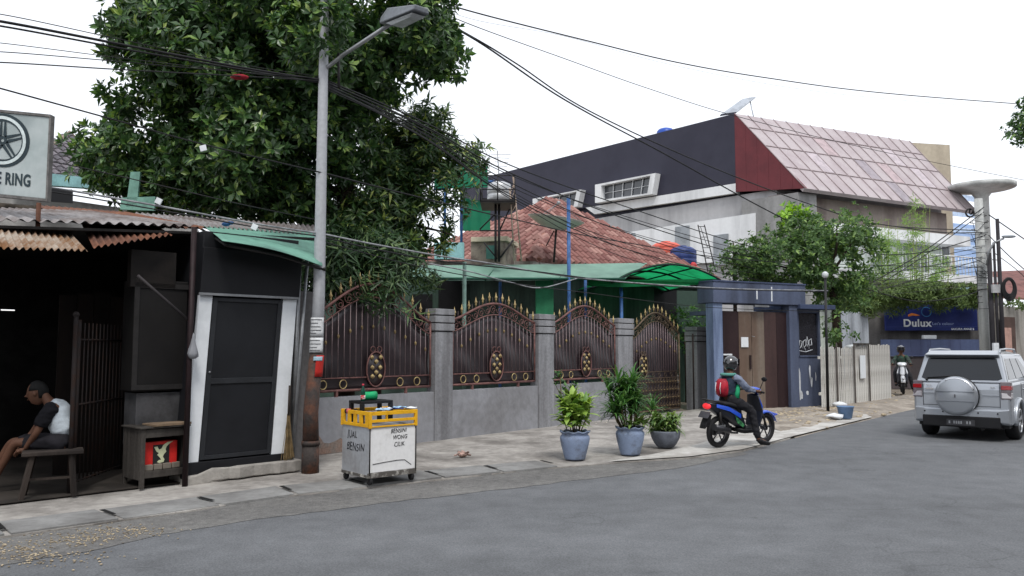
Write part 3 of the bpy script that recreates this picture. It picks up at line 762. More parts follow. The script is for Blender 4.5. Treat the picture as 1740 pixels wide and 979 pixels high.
def hand_mb(wr, d, palm_n, L=.18, curl=.5, side=1):
    """palm and five unequal bent fingers"""
    wr = V(wr); d = V(d).normalized(); n_ = V(palm_n); n_ = (n_ - d*n_.dot(d)).normalized(); s_ = d.cross(n_)*side
    mb = MB(); pl = wr + d*L*.5
    mb.tube([wr, wr + d*L*.2, pl], [L*.13, L*.18, L*.19], 8)
    mb.tube([wr + d*L*.2 - s_*L*.12, pl - s_*L*.16], [L*.11, L*.1], 6); mb.tube([wr + d*L*.2 + s_*L*.12, pl + s_*L*.16], [L*.11, L*.1], 6)
    for i, (o_, l_) in enumerate(((-.2, .38), (-.07, .44), (.07, .41), (.2, .32))):
        b = pl + s_*L*o_ - d*L*.03; pts = [b]; dd = d.copy()
        for k in range(3):
            an = curl*(k+1)*.5; dd = d*math.cos(an) + n_*math.sin(an); pts.append(pts[-1] + dd*L*l_/3)
        mb.tube(pts, [L*.052, L*.048, L*.042, L*.034], 6)
    b = wr + d*L*.18 - s_*L*.15
    mb.tube([b, b + (d*.6 - s_*.8).normalized()*L*.2, b + (d*.6 - s_*.8).normalized()*L*.2 + (d + n_*.4).normalized()*L*.2], [L*.065, L*.055, L*.04], 6)
    return mb

man = empty('person', at(108, 845, 9.2), 0, 'seated young man in a white raglan shirt with black sleeves and dark shorts, leaning forward', 'person')
Yd = 9.28
def q(u, v, dy=0.0): return at(u, v, Yd + dy)
J = dict(pel=q(106, 745), belly=q(108, 722), chest=q(99, 698), nb=q(84, 682), neck=q(77, 675), head=q(68, 662),
         shL=q(86, 693, -.17), elL=q(62, 735, -.22), wrL=q(42, 764, -.17), shR=q(86, 693, .17), elR=q(56, 735, .2), wrR=q(34, 760, .1),
         hpL=q(105, 752, -.09), knL=q(25, 752, -.12), anL=q(-8, 812, -.1), toL=q(-36, 824, -.1), hpR=q(105, 752, .09), knR=q(20, 750, .14), anR=q(-14, 806, .14), toR=q(-42, 815, .14))
E = [('pel','belly'),('belly','chest'),('chest','nb'),('nb','neck'),('neck','head'),('chest','shL'),('shL','elL'),('elL','wrL'),('chest','shR'),('shR','elR'),('elR','wrR'),
     ('pel','hpL'),('hpL','knL'),('knL','anL'),('anL','toL'),('pel','hpR'),('hpR','knR'),('knR','anR'),('anR','toR')]
Rb = dict(pel=(.09,.09), belly=.09, chest=.10, nb=.06, neck=.052, head=.06, shL=.055, elL=.04, wrL=.028, shR=.055, elR=.04, wrR=.028, hpL=.07, knL=.055, anL=.035, toL=.03, hpR=.07, knR=.055, anR=.035, toR=.03)
body = skin_mesh('body', J, E, Rb, skin, man)
mi = mat_of(man).inverted()
def loc_of(o_, p): return mat_of(o_).inverted() @ V(p)
fdir = V((-.95, -.18, -.12))
hb = head_mb(loc_of(body, q(64, 668)), fdir, (-.2, 0, 1), .115); join_into(body, hb)
join_into(body, hand_mb(loc_of(body, J['wrL']), (-.8, 0, -.25), (0, 0, -1), .17, .8, 1))
join_into(body, hand_mb(loc_of(body, J['wrR']), (-.8, -.2, -.25), (0, 0, -1), .17, .8, -1))
body.data.name = 'body'
# hair
mb = head_mb(q(64, 668), fdir, (-.2, 0, 1), .122); hc = q(64, 668)
hv = MB(); up_ = V((-.2, 0, 1)).normalized(); ff = fdir.normalized()
keep = [i for i, p in enumerate(mb.v[:20*15]) if ((p-hc).dot(up_) > .02 and (p-hc).dot(ff) < .075) or ((p-hc).dot(ff) < -.03 and (p-hc).dot(up_) > -.07)]
ks = set(keep); hv.v = mb.v[:300]; hv.f = [f for f in mb.f[:280] if all(i in ks for i in f)]; hv.sm = [True]*len(hv.f)
o = hv.build('hair', mat('black_hair', (.006, .006, .006), .7), man, world=True); s_ = o.modifiers.new('s', 'SOLIDIFY'); s_.thickness = .015
# shirt
Js = {k: J[k] for k in ('pel', 'belly', 'chest', 'nb')}
Js['pel'] = q(110, 744); o = skin_mesh('shirt', Js, [('pel','belly'),('belly','chest'),('chest','nb')], dict(pel=(.165,.15), belly=(.165,.15), chest=(.18,.155), nb=.10), mat('white_cotton', rgb(196, 206, 214), .9, var=.12, scale=6, bump=.3, bscale=10), man)
for sd in 'LR':
    a_ = J['sh'+sd]; b_ = J['el'+sd]; skin_mesh('sleeve', dict(a=J['chest'].lerp(a_, .55), b=a_, c=a_.lerp(b_, .55), d=a_.lerp(b_, .8)), [('a','b'),('b','c'),('c','d')], dict(a=.09, b=.085, c=.075, d=.07), mat('black_cotton', (.006, .006, .009), .95), man)
for sd in 'LR':
    a_, b_ = J['hp'+sd], J['kn'+sd]
    skin_mesh('shorts_leg', dict(a=J['pel'], b=a_, c=a_.lerp(b_, .5), d=a_.lerp(b_, .86)), [('a','b'),('b','c'),('c','d')], dict(a=.14, b=.125, c=.1, d=.088), mat('dark_shorts', rgb(62, 60, 68, .45), .9, var=.3, scale=5), man)

# ================================================================== LAMP POLE
lp = gnd(527, 803, .035); lamp = empty('street_lamp', lp, 0, 'tall pale grey street lamp pole with a rusty foot, paper notices and a red band', 'street lamp')
polem = mat('pole_grey', rgb(168, 170, 174), .6, .2, c2=rgb(120, 120, 124), scale=2, streak=True, mix=(.5, .75))
polel = mat('pole_rusty', rgb(72, 66, 64, .8), .8, .2, c2=rgb(110, 74, 58, .9), scale=4, mix=(.45, .65), fine=.25)
PD = lp.y
P_ = [at(u, v, PD) for u, v in ((528, 700), (538, 598), (542, 500), (546, 300), (550, 100), (553, -60))]
P_ = [V((lp.x + (p.x-lp.x), PD, p.z)) for p in P_]
mb = MB(); mb.tube([lp + V((0, 0, -.02)), V((lp.x, PD, .42))], [.118, .112], 20); mb.build('foot', polel, lamp, world=True)
mb = MB(); mb.tube([V((lp.x, PD, .40)), V((lp.x, PD, .46))], [.125, .118], 20); mb.tube([V((lp.x, PD, .46)), P_[0], P_[1]], [.108, .1, .092], 20); mb.build('lower_shaft', polel, lamp, world=True)
mb = MB(); mb.tube(P_[1:], [.086, .08, .072, .064, .058], 20); mb.build('upper_shaft', polem, lamp, world=True)
def wrap(name, z0, z1, a0, a1, m, r=.101):
    vs = []; fs = []; n = 8
    def cen(z):
        for a, b in zip(([lp] + P_)[:-1], ([lp] + P_)[1:]):
            if a.z <= z <= b.z: return a.lerp(b, (z-a.z)/(b.z-a.z))
        return lp
    for j in range(5):
        z = z0 + (z1-z0)*j/4; c = cen(z)
        for i in range(n+1):
            a = R(a0 + (a1-a0)*i/n); vs.append((c.x + r*math.cos(a), c.y + r*math.sin(a), z))
    for j in range(4):
        for i in range(n): k = j*(n+1)+i; fs.append((k, k+1, k+n+2, k+n+1))
    o = MB().add(vs, fs, True).build(name, m, lamp, world=True); s_ = o.modifiers.new('s', 'SOLIDIFY'); s_.thickness = .003; s_.offset = 1; return o
zpx = lambda v: at(535, v, PD).z
paper = mat('paper_white', rgb(206, 208, 210), .8, c2=rgb(178, 180, 182), scale=4)
wrap('red_band', zpx(640), zpx(604), 285, 375, mat('red_paint', rgb(178, 40, 34), .7, c2=rgb(90, 50, 46), scale=7, mix=(.5, .65)), .104)
nt1 = wrap('paper_notice', zpx(572), zpx(540), 215, 335, paper, .1)
nt2 = wrap('paper_notice', zpx(599), zpx(574), 215, 335, paper, .101)
wrap('sticker', zpx(613), zpx(606), 265, 335, mat('sticker_blue', rgb(170, 200, 215), .6), .107)
for vv, w0 in ((543, 90), (549, 60), (555, 80), (561, 85), (566, 50), (578, 80), (584, 86), (590, 60), (595, 82)):
    wrap('printed_line', zpx(vv + .9), zpx(vv), 225, 225 + w0, mat('ink_grey', (.08, .08, .09), .8), .106)
# arm and lamp head
mb = MB(); a1, a2, a3 = at(552, 118, PD), at(585, 92, PD - .15), at(668, 38, PD - .9)
mb.tube([at(548, 125, PD), a1, a2, a3], .028, 10); mb.build('arm', steel, lamp, world=True)
hd = mat('lamp_housing', rgb(120, 124, 130), .5, .3, var=.2)
c0 = at(652, 34, PD - .8); c1 = at(716, 18, PD - 1.45); ax = (c1-c0); Lh = ax.length; ax.normalize(); sd_ = ax.cross(V((0, 0, 1))).normalized(); up_ = sd_.cross(ax)
def LH(x, y, z): return c0 + ax*x*Lh + sd_*y + up_*z
vs = [LH(0, -.06, -.06), LH(0, .06, -.06), LH(.25, .14, -.09), LH(.25, -.14, -.09), LH(1, -.12, -.02), LH(1, .12, -.02),
      LH(0, -.05, .03), LH(0, .05, .03), LH(.3, .12, .09), LH(.3, -.12, .09), LH(1, -.10, .05), LH(1, .10, .05)]
fs = [(0,1,2,3),(3,2,5,4),(6,9,8,7),(9,10,11,8),(0,6,7,1),(4,5,11,10),(0,3,9,6),(3,4,10,9),(1,7,8,2),(2,8,11,5)]
mb = MB().add(vs, fs); h = mb.build('lamp_housing', hd, lamp, world=True, bevel=.015)
mb = MB().add([LH(.28, -.11, -.1), LH(.28, .11, -.1), LH(.95, .1, -.045), LH(.95, -.1, -.045), LH(.4, -.08, -.13), LH(.4, .08, -.13), LH(.85, .07, -.08), LH(.85, -.07, -.08)], [(0,1,2,3),(4,7,6,5),(0,4,5,1),(1,5,6,2),(2,6,7,3),(3,7,4,0)])
mb.build('lamp_glass', mat('lamp_glass', rgb(190, 196, 200), .25), h, world=True)
mb = MB(); mb.tube([at(576, 150, PD + .1), at(575, 90, PD + .1)], .02, 6); mb.build('bracket', dkmetal, lamp, world=True)
# ================================================================== GARDEN WALL AND FENCE
Wo = gnd(712, 753, .04); Wo.z = 0
dW = V((1150, FPX, 0)).normalized(); AW = math.atan2(dW.y, dW.x); nW = V((-dW.y, dW.x, 0))
def Wp(x, y, z=0): return Wo + dW*x + nW*y + V((0, 0, z))
def Wpx(u, v, y=0.0):
    P = Wp(0, y); h = onplane(u, v, (P.x, P.y), (dW.x, dW.y)); return (h-P).dot(dW), h.z
wallm = mat('grey_wall_paint', rgb(146, 147, 152), .9, c2=rgb(128, 128, 131), scale=.8, streak=False, bump=.35, bscale=14, fine=.16, mix=(.42, .62))
pillm = mat('grey_pillar_paint', rgb(146, 147, 151), .9, c2=rgb(114, 114, 117), scale=2.6, streak=True, fine=.16, bump=.3, bscale=16, mix=(.42, .62))
gw_ = empty('garden_wall', Wo, AW, 'low rendered grey garden wall with banded pillars below the ornate iron fence', 'wall')
xL = Wpx(500, 800)[0]; xs = [(Wpx(a, 640)[0], Wpx(b, 640)[0]) for a, b in ((738, 768), (914, 940), (1050, 1075))]
x4 = Wpx(1182, 640, .05)[0], Wpx(1211, 640, .05)[0]
ztw = .92
wx1 = xs[2][0]
mb = MB(); mb.box(xL, wx1, 0, .2, 0, ztw); mb.build('low_wall', wallm, gw_)
# peeled mortar patch with bare brick, left foot of the wall
pe = MB(); random.seed(9)
a, b = Wpx(548, 740)[0], Wpx(600, 740)[0]
pts = [(a - .2, .05)] + [(a - .2 + (b + .5 - a)*i/10, .32 + .08*math.sin(i*1.7) + random.uniform(-.04, .04) - .022*i) for i in range(11)] + [(b + .3, .05)]
flat('bare_brick_patch', pts, -.002, mat('bare_brick', rgb(138, 114, 102), .95, c2=rgb(124, 116, 110), scale=4, fine=.25, mix=(.4, .6)), gw_, .006)
pz = [Wpx(753, 528)[1], Wpx(927, 535)[1], Wpx(1062, 541)[1]]
bands = mat('groove_dark', (.02, .02, .02), .9)
def pillar(xa, xb, h, y0=-.025, y1=.2):
    mb = MB(); mb.box(xa, xb, y0, y1, 0, h - .42)
    o = mb.build('pillar', pillm, gw_, bevel=.006)
    mb = MB(); e = .022
    mb.box(xa - e, xb + e, y0 - e, y1 + e, h - .40, h - .27); mb.box(xa - e, xb + e, y0 - e, y1 + e, h - .25, h - .13); mb.box(xa - e, xb + e, y0 - e, y1 + e, h - .11, h)
    mb.build('cap', pillm, o, bevel=.008)
    mb = MB(); mb.box(xa + .01, xb - .01, y0 + .01, y1 - .01, h - .42, h - .02); mb.build('groove', bands, o)
ph = 2.42
for (xa, xb) in xs: pillar(xa, xb, ph)
mb = MB(); mb.box(xs[0][0] - 3.3, xs[0][0] - 3.0, -.02, .22, 0, 2.2); mb.build('pillar', pillm, gw_)
pillar(x4[0], x4[1], 2.30, -.0, .34)

ironr = mat('red_brown_iron', rgb(124, 88, 84), .55, .2, c2=rgb(96, 68, 66), scale=5)
barm = mat('grey_brown_iron', rgb(136, 120, 122), .5, .4, var=.2, scale=5)
gold = mat('gold_paint', rgb(186, 166, 118), .5, .15, c2=rgb(140, 120, 84), scale=9)
goldd = mat('dull_gold', rgb(150, 130, 92), .55, .15, c2=rgb(110, 92, 70), scale=9)
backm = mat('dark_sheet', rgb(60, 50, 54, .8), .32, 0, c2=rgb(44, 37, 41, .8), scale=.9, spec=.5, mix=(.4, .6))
def panel(label, xa, xb, zb, zs, zp, medx=.5, gate=False, gm=None, group=None, cat='fence panel', yoff=.05, name='fence_panel', imed=True, sheetm=None):
    w_ = xb - xa; root = empty(name, Wp(xa, yoff, 0), AW, label, cat, group)
    irn = gm or ironr
    def top(s): return zs + (zp-zs)*(math.sin(PI*min(1, max(0, s)))**1.35)
    n = 28
    mb = MB(); mb.tube([(w_*i/n, 0, top(i/n)) for i in range(n+1)], .024, 6); mb.tube([(0, 0, zb), (0, 0, top(0))], .02, 6); mb.tube([(w_, 0, zb), (w_, 0, top(1))], .02, 6)
    mb.tube([(0, 0, zb), (w_, 0, zb)], .022, 6); mb.build('frame', irn, root)
    mb = MB(); mb.tube([(w_*i/n, 0, top(i/n) - .22) for i in range(n+1)], .012, 6)
    z2 = zb + .2 if not gate else zb + .98
    mb.tube([(0, 0, z2), (w_, 0, z2)], .011, 6); 
    if gate: mb.tube([(0, 0, z2 - .16), (w_, 0, z2 - .16)], .011, 6)
    mb.build('inner_rail', irn, root)
    nb = int(round(w_/.12)); mb = MB(); gm_ = MB()
    for i in range(1, nb):
        x = w_*i/nb; s = x/w_; mb.tube([(x, 0, z2), (x, 0, top(s) - .22)], .0085, 5)
        if i % 2 == (nb//2) % 2:
            zc = z2 + .42 + .42*(math.sin(PI*s)**1.2)
            MB().lathe([(.001, -.05), (.02, -.012), (.022, .012), (.001, .05)], (x, 0, zc), 6).build('bar_collar', goldd, root)
    mb.build('bars', barm, root)
    # scroll band under the top rail
    mb = MB(); m_ = max(6, int(w_/.17))
    for i in range(m_):
        s = (i + .5)/m_; mb.ring((w_*s, 0, top(s) - .11), .075, .008, 'y', 14, 5, a0=R(20 + (i % 2)*160), a1=R(300 + (i % 2)*160)); mb.ring((w_*s + .02, 0, top(s) - .12), .035, .007, 'y', 10, 5)
    mb.build('scroll_band', irn, root)
    # spear finials
    nf = int(round(w_/.21))
    for i in range(nf+1):
        s = (i + .25)/(nf + .5); x = w_*s; z = top(s) + .015
        mb = MB(); mb.lathe([(.008, 0), (.008, .05), (.024, .062), (.012, .08), (.026, .10), (.03, .12), (.014, .15), (.001, .22)], (x, 0, z), 7); mb.build('finial', gold, root)
    mb = MB()
    for i in range(nf):
        s = (i + .75)/(nf + .5); x = w_*s; z = top(s); mb.tube([(x, 0, z), (x, 0, z + .13)], .006, 5, r1=.002)
    mb.build('spikes', barm, root)
    if not gate:
        for sx in (.12, .27, .73, .88):
            mb = MB(); mb.ring((w_*sx, -.0, zb + .1), .07, .009, 'y', 18, 6); mb.build('ring', gold, root)
        for sx in (.22, .78):
            mb = MB(); mb.box(w_*sx - .02, w_*sx + .02, -.02, .02, ztw - .01, zb); mb.build('foot', irn, root)
    else:
        mb = MB()
        for i in range(8): mb.ring((w_*(i+.5)/8, 0, z2 - .08), .05, .007, 'y', 14, 5)
        mb.build('ring_band', irn, root)
        mb = MB(); gg = MB(); nx = 16; nz = 4; hh = (z2 - .16 - zb)/nz
        for i in range(nx):
            for j in range(nz):
                cx = w_*(i+.5)/nx; cz = zb + hh*(j+.5)
                mb.tube([(cx, 0, cz - hh/2), (cx - w_/nx*.4, 0, cz), (cx, 0, cz + hh/2), (cx + w_/nx*.4, 0, cz), (cx, 0, cz - hh/2)], .007, 4)
                MB().ball((cx, -.005, cz), .016, 5, 4).build('lattice_knob', goldd, root)
        mb.build('lattice', irn, root)
    # medallion: oval with gold rosettes
    mx_, mz = w_*medx, (zb + .33 if not gate else z2 + .14)
    mb = MB(); mb.ring((mx_, -.02, mz), .29, .014, 'y', 28, 6, sx=.68)
    mb.ring((mx_ - .07, -.02, mz + .33), .05, .01, 'y', 12, 5); mb.ring((mx_ + .07, -.02, mz + .33), .05, .01, 'y', 12, 5)
    md = mb.build('medallion', irn, root)
    mb = MB(); mb.lathe([(.0001, -.004), (.19, -.004), (.19, .002), (.0001, .002)], (0, 0, 0), 24, 'y'); mb.xf(lambda p: (p[0] + mx_, p[1] - .012, p[2]*1.48 + mz)); mb.build('medallion_plate', backm, md)
    for (ox, oz) in ((-.095, .2), (.095, .2), (0, .13), (-.085, .03), (.085, .03), (-.08, -.12), (.08, -.12), (0, -.05)):
        mb = MB(); mb.lathe([(.0001, -.03), (.026, -.022), (.035, -.008), (.038, 0), (.038, .006)], (mx_ + ox, -.03, mz + oz), 10, 'y', wave=lambda i, a, r, h: (r*(1 + .14*math.cos(6*a)), h)); mb.build('rosette', gold, md)
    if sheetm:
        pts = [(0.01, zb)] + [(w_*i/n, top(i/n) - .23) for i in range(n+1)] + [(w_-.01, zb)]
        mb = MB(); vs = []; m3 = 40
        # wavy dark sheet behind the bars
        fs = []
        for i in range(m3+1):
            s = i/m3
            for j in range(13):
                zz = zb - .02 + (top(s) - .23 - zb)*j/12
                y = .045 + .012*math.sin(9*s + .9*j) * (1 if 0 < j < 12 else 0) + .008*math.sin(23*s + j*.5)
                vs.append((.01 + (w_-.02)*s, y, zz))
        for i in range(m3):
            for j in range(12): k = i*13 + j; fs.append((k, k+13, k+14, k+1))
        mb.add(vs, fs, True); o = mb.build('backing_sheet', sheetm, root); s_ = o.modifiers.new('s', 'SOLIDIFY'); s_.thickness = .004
    return root
G = 'ornate iron fence panels between the grey pillars'
Zb = 1.02
xP1 = Wpx(546, 640)[0] - .25
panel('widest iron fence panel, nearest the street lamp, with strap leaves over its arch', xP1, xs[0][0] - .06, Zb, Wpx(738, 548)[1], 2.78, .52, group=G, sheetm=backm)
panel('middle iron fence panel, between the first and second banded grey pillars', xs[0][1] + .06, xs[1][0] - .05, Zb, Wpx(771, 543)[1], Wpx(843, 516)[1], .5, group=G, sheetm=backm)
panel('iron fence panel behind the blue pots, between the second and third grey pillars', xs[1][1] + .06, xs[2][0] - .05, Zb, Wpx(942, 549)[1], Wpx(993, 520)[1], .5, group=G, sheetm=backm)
gatei = mat('bronze_iron', rgb(108, 92, 76), .5, .4, var=.25, scale=5)
xg1 = Wpx(1157, 620)[0]
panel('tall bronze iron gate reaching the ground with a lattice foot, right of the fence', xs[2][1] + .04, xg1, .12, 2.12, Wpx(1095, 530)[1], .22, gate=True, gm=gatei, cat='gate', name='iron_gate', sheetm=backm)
# gap right of the gate: pipe, inner low block, far interior
mb = MB(); mb.tube([Wp(x4[0] - .22, .0, 0), Wp(x4[0] - .22, .0, 2.1)], .022, 8); o = mb.build('gate_stop_pipe', iron, loc=Wp(x4[0] - .22, 0, 0)); tag(o, 'thin grey upright pipe between the bronze gate and the last pillar', 'pipe')
mb = MB(); mb.box(0, .5, 0, .3, 0, .95); o = mb.build('concrete_block', pillm, bevel=.01); o.location = Wp(x4[0] - .62, .5, 0); o.rotation_euler = (0, 0, AW); tag(o, 'low grey masonry block behind the gap beside the bronze gate', 'block')
mb = MB(); c_ = Wp(Wpx(740, 545)[0], .5, 0); mb.tube([V((c_.x, c_.y, 0)), V((c_.x, c_.y, 3.4))], .03, 8)

# ================================================================== CARPORT CANOPY
can = empty('carport_canopy', at(900, 475, 20), 0, 'translucent green carport canopy with an arched open end above the iron fence', 'canopy')
gsheet = sheer('green_sheet', rgb(132, 170, 154), .3); gsheet2 = sheer('deep_green_sheet', rgb(30, 150, 92), .7)
A, B, C, D = at(560, 452, 19.0), at(1100, 447, 21.2), at(1062, 474, 19.8), at(560, 473, 17.8)
mb = sheet(A, B, C, D, n=30, rows=4, amp=0, sag=.05); mb.build('canopy_sheet', gsheet, can, world=True)
mb = MB(); mb.tube([D, D.lerp(C, .5), C], .03, 6)
for t in (.25, .5, .75): mb.tube([A.lerp(B, t) - V((0, 0, .04)), D.lerp(C, t) - V((0, 0, .04))], .02, 5)
mb.build('canopy_frame', mat('green_frame', rgb(40, 88, 72), .6, .2), can, world=True)
E1, E2 = at(1045, 476, 19.7), at(1224, 474, 21.8); PK = at(1130, 447, 20.7)
back = V((-1.2, 4.6, -.1)); n = 18; vs = []; fs = []
def arch(t): 
    p = E1.lerp(E2, t); h = PK.z - (E1.z + E2.z)/2; p.z += h*math.sin(PI*t)**.9; return p
for j in range(4):
    for i in range(n+1): vs.append(arch(i/n) + back*(j/3))
for j in range(3):
    for i in range(n): k = j*(n+1)+i; fs.append((k, k+1, k+n+2, k+n+1))
MB().add(vs, fs, True).build('arched_sheet', gsheet2, can, world=True)
mb = MB()
for j in range(4): mb.tube([arch(i/n) + back*(j/3) - V((0, 0, .03)) for i in range(n+1)], .028, 5)
for i in (0, 5, 9, 13, 18): mb.tube([arch(i/n) - V((0, 0, .04)), arch(i/n) + back - V((0, 0, .04))], .022, 5)
mb.build('arched_frame', mat('black_green_frame', rgb(22, 40, 38), .6), can, world=True)
mb = MB()
mb.prism([at(1000, 474, 19.9), at(1055, 476, 19.9), at(1224, 474, 22.0), at(1224, 482, 22.0), at(1055, 488, 19.9), at(1000, 486, 19.9)], (0, .03, 0)); mb.build('green_fascia', gsheet2, can, world=True)
# blue posts
def bpost(u, vtop, vbot, Y, r, m, nm, label, cat, grp=None):
    a, b = at(u, vbot, Y), at(u, vtop, Y); b = V((a.x, a.y, b.z)); a = V((a.x, a.y, 0))
    mb = MB(); mb.tube([a, b], r, 10); return tag(mb.build(nm, m, loc=a), label, cat, grp)
bpost(967, 336, 525, 19.4, .045, blueiron, 'blue_post', 'tallest blue iron post, rising past the satellite dish', 'post', 'blue carport posts')
bpost(1056, 478, 540, 20.3, .045, blueiron, 'blue_post', 'blue iron post under the left end of the canopy arch', 'post', 'blue carport posts')
bpost(995, 476, 520, 21.2, .04, blueiron, 'blue_post', 'thin blue iron post just right of the tallest blue post', 'post', 'blue carport posts')
bpost(850, 474, 520, 20.6, .04, blueiron, 'blue_post', 'thin blue iron post left of the green column', 'post', 'blue carport posts')
p = at(925, 530, 19.8); mb = MB(); mb.box(-.22, .22, -.2, .2, 0, 3.45); o = mb.build('green_column', mat('green_column_paint', rgb(44, 120, 84), .7, var=.3, scale=1.5, streak=True), bevel=.01); o.location = (p.x, p.y, 0); tag(o, 'square green column under the carport canopy', 'column')
bpost(789, 445, 540, 16.5, .04, mat('pale_green_pipe', rgb(120, 150, 140), .6, .1, var=.25), 'pale_pipe', 'pale green grey pipe standing behind the fence, left of the blue post', 'pipe')

# ================================================================== CLAY TILED HOUSE
apex = at(935, 343, 26.0); Cc = at(916, 447, 20.9); Lc = at(640, 452, 25.0); Rc = at(1222, 462, 27.4)
zE = Cc.z
Bc = V((Lc.x + Rc.x - Cc.x, Lc.y + Rc.y - Cc.y, 4.1)); Lc.z = Rc.z = Bc.z = zE
apex = V((apex.x, apex.y, apex.z))
house = empty('tiled_house', (apex.x, apex.y, 0), 0, 'green walled house with a red clay tiled hip roof behind the iron fence', 'house')
hw = mat('shade_dark_green_wall', rgb(64, 82, 74), .9, c2=rgb(44, 56, 52), scale=1.2, streak=True)  # green darkened to carry the shade deep under the canopy
ins = lambda P, k=.9: V((apex.x + (P.x-apex.x)*k, apex.y + (P.y-apex.y)*k, 0))
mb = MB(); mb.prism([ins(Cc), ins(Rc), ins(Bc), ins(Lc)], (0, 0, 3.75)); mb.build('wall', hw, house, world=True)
mb = MB(); mb.prism([Cc, Rc, Bc, Lc], (0, 0, -.16)); mb.add([Cc, Rc, Bc, Lc, apex], [(0,1,4),(1,2,4),(2,3,4),(3,0,4)]); roof = mb.build('roof', mat('roof_under', rgb(58, 38, 38), .95), house, world=True)
tilem = island('clay_tile', [(0, rgb(126, 88, 83)), (.3, rgb(140, 100, 94)), (.55, rgb(112, 76, 73)), (.8, rgb(162, 126, 118)), (1, rgb(104, 70, 68))], .8, spec=.2)
def tiles(A, B, P, name, m, parent, tw=.2, tl=.27, lift=.035):
    e = (B-A); Lb = e.length; e.normalize(); nrm = (B-A).cross(P-A).normalized()
    if nrm.z < 0: nrm = -nrm
    up_ = nrm.cross(e).normalized()
    if up_.z < 0: up_ = -up_
    H = (P-A).dot(up_); px = (P-A).dot(e); mb = MB(); nr = int(H/tl); nc = int(Lb/tw)
    for j in range(nr+1):
        y0 = j*tl; t = y0/H; xa = px*t; xb = Lb + (px-Lb)*t
        for i in range(nc+1):
            x = (i + (.0))*tw
            if x < xa - tw*.4 or x > xb - tw*.6: continue
            jt = 0; y1 = min(y0 + tl*1.12, H); vs = []
            prof = ((0, .0), (.25, .8), (.55, 1.0), (.8, .35), (1.0, 0.0))
            for (yy, zz) in ((y0 - .02, .03), (y1, .004)):
                for (cx, cz) in prof: vs.append(A + e*(x + cx*tw*.84 + jt) + up_*yy + nrm*(zz + cz*lift))
            mb.add(vs, [(k, k+1, k+6, k+5) for k in range(4)], False)
            # lower lip
            b0 = len(mb.v) - 10; k0 = len(mb.v)
            for (cx, cz) in prof: mb.v.append(A + e*(x + cx*tw*.84 + jt) + up_*(y0 - .02) + nrm*.0)
            for k in range(4): mb.f.append([k0+k, k0+k+1, b0+k+1, b0+k]); mb.sm.append(False)
    return mb.build(name, m, parent, world=True)
random.seed(11)
tiles(Cc, Rc, apex, 'roof_tiles', tilem, roof, .24, .34, .17); tiles(Cc, Lc, apex, 'roof_tiles', tilem, roof, .24, .34, .17)
mb = MB(); ridgem = mat('ridge_tile', rgb(170, 120, 104), .85, var=.3, scale=5)
for P in (Cc, Rc, Lc):
    n = 26
    for i in range(n):
        a = P.lerp(apex, i/n) + V((0, 0, .05)); b = P.lerp(apex, (i+1.08)/n) + V((0, 0, .07)); mb.tube([a, b], .095, 8, r1=.075)
mb.build('ridge_cap', ridgem, roof, world=True)
mb = MB(); mb.tube([Cc + V((0, -.08, -.06)), Rc + V((0, -.08, -.06))], .07, 8); mb.tube([Cc + V((0, -.08, -.06)), Lc + V((0, -.08, -.06))], .07, 8); mb.build('gutter', mat('pale_gutter', rgb(178, 176, 170), .7, var=.2), house, world=True)
# front porch wall under the canopy (set back, shade put into its dark green)
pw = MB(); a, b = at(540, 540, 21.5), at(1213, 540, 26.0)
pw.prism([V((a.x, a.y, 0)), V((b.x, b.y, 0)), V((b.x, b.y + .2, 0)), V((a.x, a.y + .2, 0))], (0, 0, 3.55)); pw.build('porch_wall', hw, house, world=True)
for (u0, u1, v0, v1) in ((700, 735, 500, 560), (745, 783, 478, 560), (1000, 1050, 495, 560), (1090, 1150, 490, 560)):
    def PW(u, v, o=-.03): return onplane(u, v, (a.x, a.y + o), (b.x-a.x, b.y-a.y))
    wd = MB(); wd.prism([PW(u0, v1), PW(u1, v1), PW(u1, v0), PW(u0, v0)], (0, .02, 0)); fo = wd.build('window', black, house, world=True)
# parapet/upper flat part with cream ledge by the tank tower
pb = empty('roof_structure', at(820, 440, 20.2), 0, 'small rooftop room with a cream ledge at the foot of the tank tower', 'rooftop room')
c0 = at(838, 445, 21.0)
mb = MB(); mb.prism([at(800, 450, 20.4), at(858, 450, 20.0), at(858, 450, 20.0) + V((.3, 1.2, 0)), at(800, 450, 20.4) + V((.3, 1.2, 0))], (0, 0, .62)); mb.build('wall', mat('grimy_cream', rgb(148, 140, 128), .9, c2=rgb(110, 100, 92), scale=3), pb, world=True)
mb = MB(); mb.prism([at(800, 411, 20.3), at(862, 409, 19.9), at(862, 409, 19.9) + V((.3, 1.4, 0)), at(800, 411, 20.3) + V((.3, 1.4, 0))], (0, 0, .12)); mb.build('ledge', mat('cream_paint', rgb(214, 204, 180), .8, var=.15), pb, world=True, bevel=.01)
mb = MB(); mb.prism([at(826, 440, 20.1), at(842, 440, 20.0), at(842, 417, 20.0), at(826, 417, 20.1)], (0, .03, 0)); mb.build('window', mat('teal_glass', rgb(80, 130, 120), .3), pb, world=True)
mb = MB(); mb.prism([at(700, 462, 20.9), at(915, 462, 20.9), at(915, 444, 20.9), at(700, 444, 20.9)], (0, .8, 0)); mb.build('parapet', mat('stained_parapet', rgb(150, 146, 140), .9, c2=rgb(104, 100, 94), scale=2, streak=True), pb, world=True)
mb = MB(); mb.prism([at(738, 440, 20.7), at(788, 440, 20.7), at(788, 412, 20.7), at(738, 412, 20.7)], (0, .3, 0)); mb.build('turquoise_panel', mat('turquoise_paint', rgb(150, 202, 206), .8, var=.1), pb, world=True)
